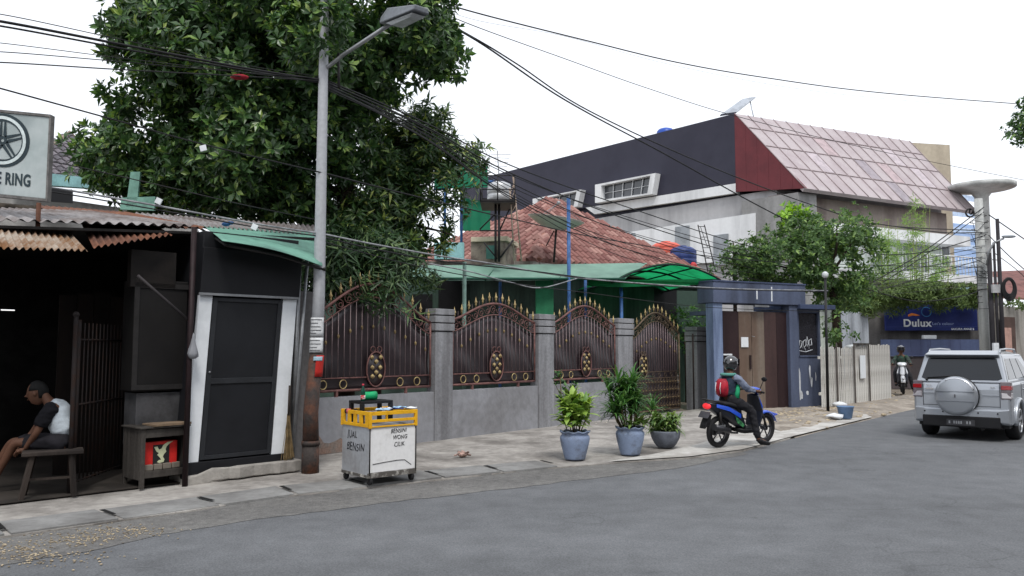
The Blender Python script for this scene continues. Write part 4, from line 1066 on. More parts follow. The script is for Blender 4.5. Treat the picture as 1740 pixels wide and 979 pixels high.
# tank tower -------------------------------------------------------------
tw_ = empty('tank_tower', at(845, 440, 19.5), 0, 'black steel lattice tower with a railed platform carrying a grey water tank', 'tower')
Yt = 19.4
def T(u, v, dy=0): return at(u, v, Yt + dy)
blk3 = mat('tower_black', (.03, .028, .03), .6, .3)
mb = MB()
for ua in (848, 842): MB().tube([T(ua, 445), T(ua, 345)], .03, 6).build('leg', blk3, tw_, world=True)
mb.tube([T(815, 390), T(843, 362)], .02, 5); mb.tube([T(815, 392), T(870, 392)], .02, 5); mb.tube([T(848, 394), T(866, 355)], .02, 5); mb.tube([T(850, 438), T(872, 408)], .025, 5); mb.tube([T(822, 412), T(845, 440)], .02, 5)
MB().tube([T(848, 440, 1), T(848, 345, 1)], .025, 5).build('leg', blk3, tw_, world=True)
mb.build('bracing', blk3, tw_, world=True)
mb = MB(); p = T(846, 345); mb.box(p.x - .42, p.x + .42, p.y - .3, p.y + .9, p.z - .04, p.z + .04); mb.build('platform', blk3, tw_, world=True)
mb = MB()
for dz in (0.0, .28, .62):
    for (x0_, y0_, x1_, y1_) in ((-.42, -.3, .42, -.3), (-.42, .9, .42, .9), (-.42, -.3, -.42, .9), (.42, -.3, .42, .9)): mb.tube([(p.x + x0_, p.y + y0_, p.z + dz), (p.x + x1_, p.y + y1_, p.z + dz)], .014, 5)
for x_, y_ in ((-.42, -.3), (.42, -.3), (-.42, .9), (.42, .9), (0, -.3)): mb.tube([(p.x + x_, p.y + y_, p.z), (p.x + x_, p.y + y_, p.z + .65)], .015, 5)
mb.build('railing', blk3, tw_, world=True)
mb = MB(); p = T(848, 345); pr = [(.26, .05), (.3, .08), (.3, .24), (.285, .26), (.3, .28), (.3, .46), (.28, .52), (.15, .58), (.0001, .6)]
mb.lathe(pr, (p.x, p.y + .3, p.z), 18); o = mb.build('water_tank', mat('silver_tank', rgb(190, 192, 194), .4, .5), loc=(p.x, p.y + .3, p.z)); tag(o, 'small silver grey water tank on the black tower platform', 'water tank')
la = empty('ladder', at(880, 443, 19.9), 0, 'long pale bamboo ladder leaning against the tank tower', 'ladder')
mb = MB(); a0, a1, b0, b1 = at(874, 443, 20), at(866, 320, 19.2), at(886, 443, 20), at(872, 300, 19.2); mb.tube([a0, a1], .02, 5); mb.tube([b0, b1], .02, 5)
lm = mat('pale_bamboo', rgb(190, 170, 155), .8, var=.2); mb.build('rail', lm, la, world=True)
mb = MB()
for i in range(1, 12): t = i/12; mb.tube([a0.lerp(a1, t), b0.lerp(b1, t)], .012, 4)
mb.build('rungs', lm, la, world=True)
# green shade net on blue poles
nt = empty('shade_net', at(790, 330, 21), 0, 'green shade net shelter on blue poles behind the mango tree', 'net')
netm = sheer('net_green', rgb(24, 135, 100), .35)
mb = sheet(at(738, 280, 21), at(828, 284, 21), at(830, 318, 21), at(738, 320, 21), n=30, rows=4, amp=.03, pitch=.4); mb.build('net', netm, nt, world=True)
mb = sheet(at(787, 336, 21.3), at(833, 344, 21.3), at(833, 392, 21.3), at(787, 392, 21.3), n=20, rows=3, amp=.02, pitch=.3); mb.build('net', netm, nt, world=True)
mb = MB()
for u in (756, 784): mb.tube([at(u, 414, 21.1), at(u, 300, 21.1)], .035, 6)
mb.tube([at(738, 322, 21.1), at(840, 308, 21.1)], .04, 6); mb.tube([at(738, 280, 21.1), at(830, 284, 21.1)], .03, 6); mb.build('poles', blueiron, nt, world=True)
# antenna above the tower
mb = MB(); p = at(845, 256, 19.6); mb.tube([at(848, 300, 19.6), p], .012, 5)
for k, v in enumerate((262, 268, 275, 282)): mb.tube([at(834 + k*3, v, 19.6), at(868 - k*2, v + 1, 19.6)], .007, 4)
tag(mb.build('antenna', steel, loc=p), 'thin television antenna standing above the tank tower', 'antenna')
# satellite dish
dc = at(945, 372, 20.4); dish = empty('satellite_dish', at(941, 445, 20.4), 0, 'large grey mesh satellite dish tilted skyward in front of the clay roof', 'satellite dish')
mb = MB(); pr = [(.0001, -.28)] + [(.74*i/10, -.28 + .28*(i/10)**2) for i in range(1, 11)]
vs_m = MB().lathe(pr, (0, 0, 0), 28)
rotm = Matrix.Rotation(R(9), 3, 'Y') @ Matrix.Rotation(R(3), 3, 'X')
vs_m.xf(lambda p: dc + rotm @ V(p)); o = vs_m.build('reflector', mat('dish_grey', rgb(204, 200, 190), .6, .3, var=.15), dish, world=True); s_ = o.modifiers.new('s', 'SOLIDIFY'); s_.thickness = .012
mb = MB(); mb.tube([dc + V((0, 0, -.28)), at(941, 446, 20.4)], .03, 8); mb.tube([dc + V((-.05, 0, -.3)), at(928, 418, 20.4)], .015, 5); mb.build('mast', dkmetal, dish, world=True)
mb = MB()
for k in range(3):
    a = k*2*PI/3; mb.tube([dc + rotm @ V((.72*math.cos(a), .72*math.sin(a), 0)), dc + rotm @ V((0, 0, .42))], .008, 4)
mb.ball(dc + rotm @ V((0, 0, .42)), .05); mb.build('feed_horn', steel, dish, world=True)

# orange and blue tanks, ladder behind the roof
def tank(u, v, Y, r, h, m, label, parent=None):
    p = at(u, v, Y); pr = [(r*.95, 0), (r, .04), (r, h*.3), (r*.97, h*.33), (r, h*.36), (r, h*.62), (r*.97, h*.65), (r, h*.68), (r*.98, h*.8), (r*.7, h*.94), (r*.3, h), (r*.3, h*1.04), (.0001, h*1.05)]
    return tag(MB().lathe(pr, p, 22).build('water_tank', m, loc=p), label, 'water tank')
p_ = tank(1132, 445, 29, .55, .72, mat('orange_tank', rgb(214, 100, 84), .5), 'orange plastic water tank beyond the clay roof ridge')
tank(1160, 452, 28.6, .5, .7, mat('blue_tank', rgb(54, 70, 124), .45), 'dark blue plastic water tank beside the orange one')
mb = MB(); p = at(1178, 452, 28.2); mb.ball(p, .14); tag(mb.build('float_ball', mat('red_ball', rgb(210, 70, 70), .5), loc=p), 'small red cap beside the blue tank beyond the clay roof', 'cap')
mb = MB(); mb.tube([at(1186, 382, 27.4), at(1203, 462, 27.4)], .02, 5); mb.tube([at(1197, 382, 27.4), at(1216, 462, 27.4)], .02, 5)
for i in range(5): mb.tube([at(1187 + i*4, 385 + i*18, 27.4), at(1198 + i*4, 385 + i*18, 27.4)], .015, 4)
mb.tube([at(1190, 385, 27.4), at(1202, 420, 27.4)], .012, 4)
tag(mb.build('ladder', dkmetal, loc=at(1203, 462, 27.4)), 'dark steel ladder standing before the white side wall', 'ladder')

# ================================================================== PETROL CART
def cart():
    c1 = gnd(627, 826, .05); c2 = gnd(706, 816, .05); c0 = gnd(567, 818, .05)
    a = math.atan2(c2.y - c1.y, c2.x - c1.x)
    W_ = (c2 - c1).length; D_ = .68
    root = empty('vendor_cart', c1, a, 'white petrol cart on small wheels with a yellow slatted rim and hand-painted lettering', 'cart')
    dirt = mat('scuffed_white', rgb(226, 226, 226), .7, c2=rgb(176, 174, 170), scale=2.2, mix=(.55, .75), fine=.06)
    galv = mat('dull_zinc', rgb(176, 180, 186), .55, .25, c2=rgb(150, 150, 152), scale=2.4, mix=(.4, .7), fine=.1)
    z0, z1, z2 = .12, .70, .88
    mb = MB(); mb.box(0, W_, .006, .012, z0 + .03, z1); mb.build('front_panel', dirt, root, bevel=.002)
    mb = MB(); mb.box(0, .006, .013, D_, z0 - .02, z1); mb.build('side_panel', galv, root)
    mb = MB(); mb.box(W_ - .006, W_, .013, D_, z0, z1); mb.build('side_panel', galv, root)
    mb = MB(); mb.box(.007, W_ - .007, D_ - .006, D_, z0, z1); mb.build('back_panel', galv, root)
    mb = MB(); mb.box(.007, W_ - .007, .013, D_ - .007, z1 - .03, z1 - .02); mb.build('deck', galv, root)
    yel = mat('yellow_paint', rgb(228, 172, 32), .5, c2=rgb(196, 140, 30), scale=5, mix=(.5, .7))
    e = .012
    mb = MB(); mb.box(-e, W_ + e, -e, .02, z2 - .045, z2); mb.box(-e, W_ + e, -e, .01, z1 + .05, z1 + .085); mb.box(-e, W_ + e, -e, .008, z1 - .01, z1 + .008)
    mb.build('front_rail', yel, root, bevel=.003)
    mb = MB(); mb.box(-e, .02, .021, D_, z2 - .045, z2); mb.box(-e, .008, .021, D_, z1 - .01, z1 + .03); 
    for i in range(5): y = .03 + (D_ - .1)*i/4; mb.box(-e + .001, .01, y, y + .07, z1 + .03, z2 - .045)
    mb.build('side_rail', yel, root, bevel=.003)
    mb = MB(); mb.box(W_ - .02, W_ + e, .021, D_, z2 - .045, z2); mb.box(-e, W_ + e, D_ + .001, D_ + .03, z2 - .045, z2); mb.build('back_rail', yel, root, bevel=.003)
    for (x, y) in ((-e, -e - .001), (W_ - .02, -e - .001), (-e, D_ - .01), (W_ - .02, D_ - .01)):
        mb = MB(); mb.box(x - .002, x + .036, y - .002, y + .036, z1 - .02, z2 + .002); mb.build('rail_post', yel, root, bevel=.003)
    mb = MB(); mb.box(-.01, W_ + .01, -.005, .03, .085, .145); mb.box(-.01, .03, .03, D_, .085, .12); mb.box(W_ - .03, W_ + .01, .03, D_, .085, .12); mb.build('chassis', mat('grimy_metal', rgb(96, 92, 88), .8, .3, c2=rgb(190, 188, 182), scale=9, mix=(.5, .62)), root, bevel=.003)
    mb = MB(); mb.tube([(.004, .0, z0), (.004, .0, z1)], .009, 5); mb.tube([(W_, 0, z0), (W_, 0, z1)], .009, 5); mb.build('corner_trim', dkmetal, root)
    for (x, y) in ((.03, .04), (W_ - .04, .04), (.03, D_ - .06), (W_ - .04, D_ - .06)):
        mb = MB(); mb.lathe([(.012, -.016), (.045, -.018), (.05, -.01), (.05, .01), (.045, .018), (.012, .016)], (x, y, .05), 16, 'x'); w_o = mb.build('wheel', rubber, root)
        mb = MB(); mb.box(x - .026, x - .02, y - .02, y + .02, .04, .1); mb.box(x + .02, x + .026, y - .02, y + .02, .04, .1); mb.build('fork', dkmetal, w_o)
    inkb = mat('hand_painted_ink', (.03, .03, .035), .7)
    for t, z, s, x in (('BENSINI', .63, .07, .45), ('WONG', .55, .07, .47), ('CILIK', .465, .07, .46)):
        text_mesh(t, s, 'lettering', inkb, root, TM(x*W_/.66 - .04, .004, z, R(-1)), bold=.0009, extrude=.001, shear=.15, sx=.85, hand=.10)
    MS = lambda y, z: Matrix.Translation((-.002, y, z)) @ Matrix.Rotation(-PI/2, 4, 'Z') @ Matrix.Rotation(PI/2, 4, 'X')
    text_mesh('JUAL', .115, 'lettering', inkb, root, MS(.42, .58), bold=.0004, extrude=.001, shear=.1, sx=.9, hand=.12)
    text_mesh('BENSIN', .13, 'lettering', inkb, root, MS(.34, .43), bold=.0004, extrude=.001, shear=.1, sx=.95, hand=.12)
    # dent scrape low on the front
    mb = MB(); mb.tube([(.05, .003, .25), (.2, .003, .262), (.38, .003, .272), (.5, .003, .27), (.6, .003, .2)], .004, 5); mb.build('scrape', mat('scrape_dark', (.06, .06, .06), .9), root)
    return root, W_, D_
crt, cW, cD = cart()
def onc(x, y, z): return mat_of(crt) @ V((x, y, z))
ca = crt.rotation_euler.z
stool = empty('plastic_stool', onc(.05, .3, .72), ca, 'low black plastic stand on top of the petrol cart', 'stand')
mb = MB(); mb.box(0, .46, 0, .32, .235, .27); mb.build('top', black, stool, bevel=.006)
for (x, y) in ((0, 0), (.41, 0), (0, .27), (.41, .27)):
    mb = MB(); mb.box(x, x + .05, y, y + .045, 0, .235); mb.build('leg', black, stool, bevel=.004)
def bottle(p, s, m, label, lab=None, capm=None, lie=None):
    r = empty('bottle', p, 0, label, 'bottle'); pr = [(.028, 0), (.034, .01), (.034, .08), (.03, .1), (.034, .12), (.033, .16), (.014, .21), (.012, .225), (.0001, .226)]
    pr = [(a*s, b*s) for a, b in pr]; MB().lathe(pr, n=16).build('body', m, r)
    if lab: MB().lathe([(.0345*s, .03*s), (.0355*s, .031*s), (.0355*s, .085*s), (.0345*s, .086*s)], n=16).build('label', lab, r)
    if capm: MB().lathe([(.016*s, .225*s), (.016*s, .25*s), (.0001, .252*s)], n=10).build('cap', capm, r)
    if lie: r.rotation_euler = lie
    return r
bottle(onc(.10, .35, .992), .85, mat('dark_green_glass', (.01, .06, .04), .2), 'dark green bottle with red cap and label, upright on the black stand', mat('red_label', rgb(190, 50, 60), .6, c2=rgb(220, 215, 215), scale=20, mix=(.45, .5)), mat('red_cap', rgb(200, 60, 80), .5))
fn = empty('funnel', onc(.25, .40, 1.015), ca, 'bright green plastic measuring jug lying beside the bottle on the cart', 'jug')
MB().lathe([(.045, -.13), (.05, -.12), (.052, 0), (.058, .06), (.05, .055), (.0001, .05)], (0, 0, .035), 18, 'x').build('jug_body', mat('green_plastic', rgb(20, 160, 100), .4), fn)
cl = MB(); random.seed(8)
for k in range(5):
    c = onc(.25 + .1*k, .12 + .08*(k % 2), .87); vs = []; fs = []; n = 10
    for i in range(n+1):
        for j in range(n+1):
            x = (i/n-.5)*.17; y = (j/n-.5)*.13; vs.append(c + V((x, y, .03 + .025*noise.noise(V((x*14 + k*5, y*14, k))) - .3*(x*x+y*y))))
    for i in range(n):
        for j in range(n): q_ = i*(n+1)+j; fs.append((q_, q_+1, q_+n+2, q_+n+1))
    o = MB().add(vs, fs, True).build('cloth', mat(['pale_blue_cloth', 'white_cloth', 'navy_cloth'][k % 3], [rgb(160, 195, 225), rgb(222, 226, 230), rgb(40, 60, 120)][k % 3], .85, var=.2, scale=8), loc=c)
    s_ = o.modifiers.new('s', 'SOLIDIFY'); s_.thickness = .006
    tag(o, ['leftmost pale blue cloth heaped on the cart', 'white cloth second from the left on the cart', 'crumpled navy cloth on the cart', 'pale blue cloth near the right end of the cart top', 'white cloth at the right end of the cart top'][k], 'cloth')
o = bottle(onc(-.02, .58, .86), .9, mat('dark_brown_glass', (.03, .015, .01), .2), 'dark bottle with a red label lying on the left rear corner of the cart', mat('pink_label', rgb(190, 90, 100), .6), None, (R(90), 0, R(80)))
mb = MB(); p = gnd(547, 760, .05); mb.tube([p + V((0, .1, .55)), p + V((.03, .08, .5)), p + V((.03, .05, .3)), p + V((-.04, .03, .1)), p + V((-.07, 0, 0))], .012, 6)
tag(mb.build('hose', black, loc=p), 'short black hose hanging at the wall foot beside the lamp pole', 'hose')
# rag/rubbish on the pavement
p = gnd(786, 776, .05); random.seed(2); mb = MB()
for i in range(12): a = rnd_dir(); mb.tube([p + V((a.x*.12, a.y*.08, .02)), p + V((a.y*.1, a.x*.06, .07 + .02*a.z)), p + V((a.z*.14, -a.x*.07, .02))], .01, 5)
mb.ball(p + V((0, 0, .03)), .06, 8, 5, (1.2, 1, .7))
tag(mb.build('rubbish', mat('pinkish_rag', rgb(190, 160, 150), .9, c2=rgb(120, 100, 92), scale=12), loc=p), 'small heap of twigs and pinkish rubbish on the pavement', 'rubbish')
# flowers pots -----------------------------------------------------------------
potm = mat('blue_grey_glaze', rgb(130, 145, 172), .7, c2=rgb(100, 106, 118), scale=5, mix=(.5, .68), fine=.08)
soil = mat('soil', (.03, .022, .016), 1)
def pot(u, v, R_, H, label, fr=True):
    p = gnd(u, v, .045); root = empty('potted_plant', p, 0, label, 'potted plant')
    pr = [(R_*.66, 0), (R_*.70, .02), (R_*.72, .04), (R_*.92, H*.5), (R_, H*.72), (R_*.98, H*.8), (R_*.86, H*.88), (R_*.9, H*.92), (R_*1.02, H*.97), (R_*1.0, H), (R_*.86, H*.98), (R_*.8, H*.8)]
    def wv(i, a, r, h):
        if i in (7, 8, 9): return r*(1 + .03*math.cos(9*a)), h + .012*math.cos(9*a)
        return r, h
    MB().lathe(pr, n=45, wave=wv).build('pot', potm, root)
    MB().lathe([(.0001, H*.86), (R_*.85, H*.86), (R_*.85, H*.84), (.0001, H*.83)], n=20).build('soil', soil, root)
    return root, H
def blades(name, m, root, z0, n, L0, L1, W, el0, el1, curl, base_r=.03, seg=5, seed=1, fold=.2, stems=None, rng=None):
    """strap or oval leaves that arch outward from short stems"""
    random.seed(seed); vs = []; fs = []
    for i in range(n):
        a = random.uniform(0, 2*PI); el = R(random.uniform(el0, el1)); L_l = random.uniform(L0, L1); wl = W*random.uniform(.75, 1.2)
        if stems: bx_, by_, bz_ = random.choice(stems)
        else: bx_, by_, bz_ = base_r*math.cos(a), base_r*math.sin(a), z0
        p = V((bx_, by_, bz_)); prev = None
        s_ = V((-math.sin(a), math.cos(a), 0)); k = len(vs)
        for j in range(seg+1):
            t = j/seg; e_ = el - curl*t*t; d = V((math.cos(a)*math.cos(e_), math.sin(a)*math.cos(e_), math.sin(e_)))
            w_ = wl*math.sin(PI*min(1, .08 + .92*t)**.8)*.5 if j < seg else 0.001
            nn = s_.cross(d); vs += [p + s_*w_ + nn*w_*fold, p - nn*0, p - s_*w_ + nn*w_*fold]; p = p + d*(L_l/seg)
        for j in range(seg):
            q_ = k + 3*j; fs += [(q_, q_+1, q_+4, q_+3), (q_+1, q_+2, q_+5, q_+4)]
    me = bpy.data.meshes.new(name); me.from_pydata([tuple(v_) for v_ in vs], [], fs); me.materials.append(m)
    for p_ in me.polygons: p_.use_smooth = True
    o = bpy.data.objects.new(name, me); col.objects.link(o); o.parent = root; return o
lime = island('lime_leaf', [(0, rgb(120, 150, 60)), (.35, rgb(150, 178, 84)), (.65, rgb(76, 120, 52)), (1, rgb(176, 198, 112))], .45, .2)
deep = island('deep_leaf', [(0, rgb(52, 92, 46)), (.4, rgb(82, 126, 62)), (.7, rgb(42, 76, 44)), (1, rgb(112, 150, 80))], .45, .2)
mid = island('mid_leaf', [(0, rgb(90, 120, 60)), (.4, rgb(120, 150, 80)), (.7, rgb(64, 94, 48)), (1, rgb(150, 170, 100))], .5, .2)
stemm = mat('stem_brown', rgb(104, 92, 66), .8, var=.3, scale=8)
r1, H = pot(977, 780, .225, .42, 'blue pot with a bushy lime green broad leaved plant and a thin taller shrub')
st1 = [(random.uniform(-.17, .17), random.uniform(-.13, .13), random.uniform(.5, .93)) for _ in range(46)]
mb = MB()
for s_ in st1[:12]: mb.tube([(s_[0]*.4, s_[1]*.4, .35), s_], .009, 5)
mb.build('stems', stemm, r1)
blades('foliage', lime, r1, .4, 330, .16, .27, .085, -15, 75, 1.1, seed=3, stems=st1, fold=.3)
tl = [(-.2 + .06*math.sin(i), .05*math.cos(i*2), .6 + .062*i) for i in range(12)]
mb = MB(); mb.tube([(-.1, 0, .36), (-.19, 0, .7), (-.22, 0, 1.3)], .008, 5); mb.tube([(-.19, 0, .75), (-.05, .02, 1.12)], .005, 5); mb.tube([(-.19, 0, .9), (-.33, .02, 1.2)], .005, 5)
tsh = mb.build('shrub_stem', stemm, r1)
blades('shrub_leaves', deep, r1, .4, 190, .05, .09, .035, -10, 60, .5, seed=5, stems=tl + [(-.05 + .02*i, .02, 1.05 + .015*i) for i in range(5)] + [(-.32, .02, 1.2), (-.28, 0, 1.12), (-.24, 0, 1.3)], seg=3)
r2, H = pot(1071, 772, .225, .43, 'blue pot with a tall dark spiky strap leaved plant')
st2 = [(random.gauss(0, .12), random.gauss(0, .1), random.uniform(.5, 1.15)) for _ in range(22)]
mb = MB()
for s_ in st2: mb.tube([(s_[0]*.4, s_[1]*.4, .36), (s_[0]*.8, s_[1]*.8, (s_[2]+.36)/2), s_], .009, 5)
mb.build('stems', stemm, r2)
blades('foliage', deep, r2, .4, 700, .26, .42, .036, 0, 88, 1.5, seed=7, stems=st2, seg=6)
blades('low_leaves', mid, r2, .4, 50, .14, .24, .06, -10, 50, 1.2, seed=8, stems=[(.1, -.1, .46), (.15, 0, .5), (.2, -.05, .48), (.0, -.12, .48)], seg=5)
p = gnd(1131, 760, .045); r3 = empty('potted_plant', p, 0, 'grey round bowl planter overflowing with trailing pale green leaves', 'potted plant')
MB().lathe([(.12, 0), (.14, .01), (.19, .07), (.235, .16), (.25, .25), (.255, .28), (.24, .28), (.22, .2)], n=36).build('pot', mat('grey_bowl', rgb(112, 118, 130), .7, c2=rgb(90, 94, 104), scale=4), r3)
MB().lathe([(.0001, .24), (.235, .24), (.235, .22), (.0001, .22)], n=20).build('soil', soil, r3)
blades('foliage', mid, r3, .26, 420, .12, .24, .05, -20, 70, 1.9, seed=9, stems=[(random.uniform(-.24, .2), random.uniform(-.16, .16), random.uniform(.28, .52)) for _ in range(50)], seg=5)

# ================================================================== TREES OF THE GARDEN
dark_leaf = island('dark_tree_leaf', [(0, rgb(44, 70, 40)), (.35, rgb(64, 96, 52)), (.62, rgb(40, 62, 38)), (.84, rgb(90, 126, 64)), (.96, rgb(128, 156, 80)), (1, rgb(150, 168, 90))], .34, .16, spec=.5)
mango_leaf = island('mango_leaf', [(0, rgb(40, 68, 34)), (.4, rgb(62, 94, 46)), (.7, rgb(34, 58, 30)), (.88, rgb(112, 138, 64)), (1, rgb(160, 170, 92))], .4, .15, spec=.5)
bark = mat('dark_bark', rgb(70, 58, 50), .95, c2=rgb(44, 38, 34), scale=5, bump=.8, bscale=20)
tp = at(588, 480, 15.0); tp.z = 0
tree1 = empty('broadleaf_tree', tp, 0, 'huge dark broadleaf tree with big glossy leaves towering behind the kiosk and street lamp', 'tree')
random.seed(21); mb = MB()
mb.tube([tp, at(590, 380, 15), at(584, 250, 15), at(576, 130, 14.8), at(560, 40, 14.4)], [.2, .17, .15, .12, .08], 12); mb.build('trunk', bark, tree1, world=True)
lb = MB()
for (a, b, r0) in (((588, 330, 15), (420, 250, 14.2), .1), ((584, 250, 15), (300, 150, 14), .09), ((580, 200, 14.9), (700, 60, 14), .08), ((578, 160, 14.8), (400, 20, 13.5), .09), ((590, 360, 15), (260, 300, 15), .08), ((570, 100, 14.6), (620, -60, 14), .07)):
    limb(lb, at(*a), at(*b), r0, .02, 6)
lb.build('branches', bark, tree1, world=True)
els = [ell(535, 40, 11.6, 75, 95, .8), ell(330, 50, 14, 145, 115, 1.9), ell(520, 20, 13.4, 170, 120, 2.0), ell(690, 40, 13.8, 108, 92, 1.5), ell(730, 85, 13.8, 72, 58, 1.0), ell(310, 190, 14.3, 115, 100, 1.5), ell(440, 210, 13.9, 150, 150, 1.7),
       ell(235, 265, 14.6, 95, 58, 1.2), ell(420, 310, 14.5, 170, 75, 1.4), ell(185, 260, 14.8, 48, 45, .8), ell(640, 130, 14.2, 60, 50, 1.1), ell(250, 60, 14, 62, 90, 1.0), ell(300, 330, 14.7, 120, 45, .9), ell(500, 360, 14.8, 75, 60, .9), ell(560, 110, 14, 120, 110, 1.6), ell(390, 120, 13.6, 150, 130, 1.7), ell(590, 230, 14.6, 60, 90, .8), ell(215, 40, 13.9, 40, 60, .6), ell(170, 300, 15, 40, 30, .6)]
crown('crown', dark_leaf, tree1, els, 125, .165, .078, per=8, droop=.25, gap=.40, nscale=1.0, seed=31)
crown('low_branches', dark_leaf, tree1, [ell(185, 262, 14.6, 55, 48, .9), ell(230, 290, 14.6, 70, 48, 1.0), ell(290, 320, 14.6, 100, 50, 1.0), ell(215, 205, 14.4, 35, 40, .7), ell(330, 250, 14.2, 90, 70, 1.0)], 130, .165, .078, per=8, droop=.25, gap=.22, seed=33)
crown('front_branch', dark_leaf, tree1, [ell(548, 30, 10.8, 48, 75, .4), ell(575, 110, 11.0, 26, 36, .3), ell(510, 60, 11.2, 50, 60, .5)], 330, .14, .066, per=7, droop=.25, gap=.34, nscale=2.2, seed=34)
lb = MB(); limb(lb, at(566, 90, 14.2), at(550, 60, 10.9), .05, .012, 6); lb.build('limb', bark, tree1, world=True)
tp2 = at(640, 480, 16.4); tp2.z = 0
tree2 = empty('mango_tree', tp2, 0, 'mango tree with long narrow drooping leaves reaching right beside the tank tower', 'tree')
mb = MB(); mb.tube([tp2, at(640, 420, 16.4), at(650, 330, 16.3), at(680, 230, 16)], [.14, .12, .09, .04], 9); mb.build('trunk', bark, tree2, world=True)
lb = MB()
for (a, b, r0) in (((650, 330, 16.3), (800, 290, 16), .05), ((650, 360, 16.3), (770, 400, 15.6), .05), ((655, 320, 16.3), (740, 210, 15.8), .05), ((640, 400, 16.4), (560, 330, 16), .05)): limb(lb, at(*a), at(*b), r0, .012, 6)
lb.build('branches', bark, tree2, world=True)
els = [ell(655, 250, 15.8, 85, 95, 1.2), ell(715, 290, 16, 95, 85, 1.2), ell(735, 215, 16, 52, 45, .8), ell(795, 270, 16, 45, 30, .6), ell(655, 370, 15.6, 85, 85, 1.2), ell(722, 385, 15.6, 56, 50, .9), ell(765, 340, 15.8, 35, 38, .6), ell(610, 290, 15.6, 50, 90, .9), ell(600, 400, 15, 45, 60, .8)]
crown('crown', mango_leaf, tree2, els, 115, .20, .054, per=9, droop=.55, gap=.42, nscale=1.1, seed=41, spread=1.05)
tp3 = at(620, 500, 14.2); tp3.z = 0
tree3 = empty('dracaena_shrub', tp3, 0, 'dark shrub with long drooping strap leaves spilling over the widest fence panel', 'shrub')
mb = MB()
for u in (575, 620, 665, 640): mb.tube([at(u, 560, 14.0 + (u-620)*.005), at(u + 6, 455, 13.9)], .03, 6)
mb.build('stems', bark, tree3, world=True)
strap = island('strap_leaf', [(0, rgb(38, 62, 38)), (.4, rgb(58, 88, 50)), (.7, rgb(30, 48, 32)), (1, rgb(108, 134, 80))], .45, .08)
els = [ell(540, 440, 14.2, 50, 60, .6), ell(525, 500, 14.0, 34, 50, .5), ell(600, 430, 13.7, 52, 45, .6), ell(665, 440, 13.9, 60, 42, .6), ell(575, 480, 13.6, 38, 40, .5), ell(640, 485, 13.6, 52, 32, .5), ell(650, 512, 13.15, 38, 16, .25), ell(700, 515, 13.6, 30, 16, .3), ell(720, 470, 14.6, 26, 22, .4)]
crown('crown', strap, tree3, els, 170, .24, .038, per=9, droop=.95, gap=.33, nscale=1, seed=51)
els = [ell(590, 500, 15.5, 60, 45, .6), ell(1165, 560, 25.2, 34, 40, .7)]
sh = empty('garden_shrub', V((els[1][0].x, els[1][0].y, 0)), 0, 'dark leafy shrub behind the gap right of the bronze gate', 'shrub')
crown('foliage', deep, sh, els[1:], 130, .16, .07, per=6, seed=61)
mb = MB(); mb.tube([V((els[1][0].x, els[1][0].y, 0)), els[1][0]], .05, 6); mb.build('stem', bark, sh, world=True)
# ================================================================== BLUE GATE HOUSE
Bo = gnd(1357, 693, .05); Bo.z = 0
Bl = gnd(1212, 701, .05)
dB = V((Bo.x - Bl.x, Bo.y - Bl.y, 0)); dB = V((.90, .44, 0)).normalized(); AB = math.atan2(dB.y, dB.x)
def Bpx(u, v, y=0.0):
    n_ = V((-dB.y, dB.x, 0)); P = Bo + n_*y; h = onplane(u, v, (P.x, P.y), (dB.x, dB.y)); return (h-P).dot(dB), h.z
bluep = mat('blue_wall_paint', rgb(86, 95, 118), .92, c2=rgb(62, 68, 84), scale=1.6, streak=True, fine=.1, mix=(.4, .68))
gh = empty('gate_house', Bo, AB, 'blue painted gate house with a thick flat lintel and tall brown folding metal doors', 'gate house')
xl = Bpx(1213, 600)[0]; xc = Bpx(1229, 600)[0]; xr0 = Bpx(1343, 600)[0]; xr = Bpx(1356, 600)[0]; xe = Bpx(1366, 500)[0]
zl0 = Bpx(1290, 517)[1]; zl1 = Bpx(1290, 482)[1]
mb = MB(); mb.box(xl, xc, 0, .3, 0, zl0); mb.build('column', mat('light_blue_paint', rgb(120, 136, 166), .85, c2=rgb(94, 108, 136), scale=3, streak=True), gh, bevel=.01)
mb = MB(); mb.box(xr0, xr + .02, 0, .3, 0, zl0); mb.build('column', bluep, gh, bevel=.01)
mb = MB(); mb.box(xl - .03, xe, -.06, .6, zl0 + .002, zl1); mb.build('lintel', bluep, gh, bevel=.015)
mb = MB(); mb.box(xl - .04, xe + .01, -.08, .62, zl1, zl1 + .04); mb.build('lintel_cap', mat('blue_cap', rgb(70, 80, 106), .9, var=.2), gh)
mb = MB(); mb.box(xl + .02, xr, .31, 1.0, 2.6, 2.7); mb.build('roof_and_sides', bluep, gh)
brn = mat('brown_metal_door', rgb(86, 66, 64, .9), .45, .3, c2=rgb(72, 56, 56, .9), scale=1.5, streak=True, spec=.5)
tan_ = mat('tan_metal_door', rgb(126, 114, 103), .5, .15, c2=rgb(106, 88, 76), scale=1.3, streak=True, spec=.5)
drk = mat('dark_brown_door', rgb(62, 46, 48, .9), .4, .3, var=.2, scale=1.5, streak=True, spec=.5)
ds = [Bpx(a, 600, .12)[0] for a in (1229, 1256, 1299, 1320, 1343)]
zd0, zd1 = .06, Bpx(1290, 530, .12)[1]
def seam(m, xa, xb, nm):
    k = max(1, int((xb-xa)/.36)); mb = MB(); w_ = (xb-xa)/k
    for i in range(k): mb.box(xa + i*w_ + .004, xa + (i+1)*w_ - .004, .12 - .008*(i % 2), .15, zd0, zd1)
    return mb.build(nm, m, gh, bevel=.003)
seam(drk, ds[0], ds[1], 'door_leaf')['label'] = 'dark maroon folding door leaf'
mdl = seam(tan_, ds[1], ds[2], 'door_leaf'); mdl['label'] = 'pale tan folding door leaf with a white notice'
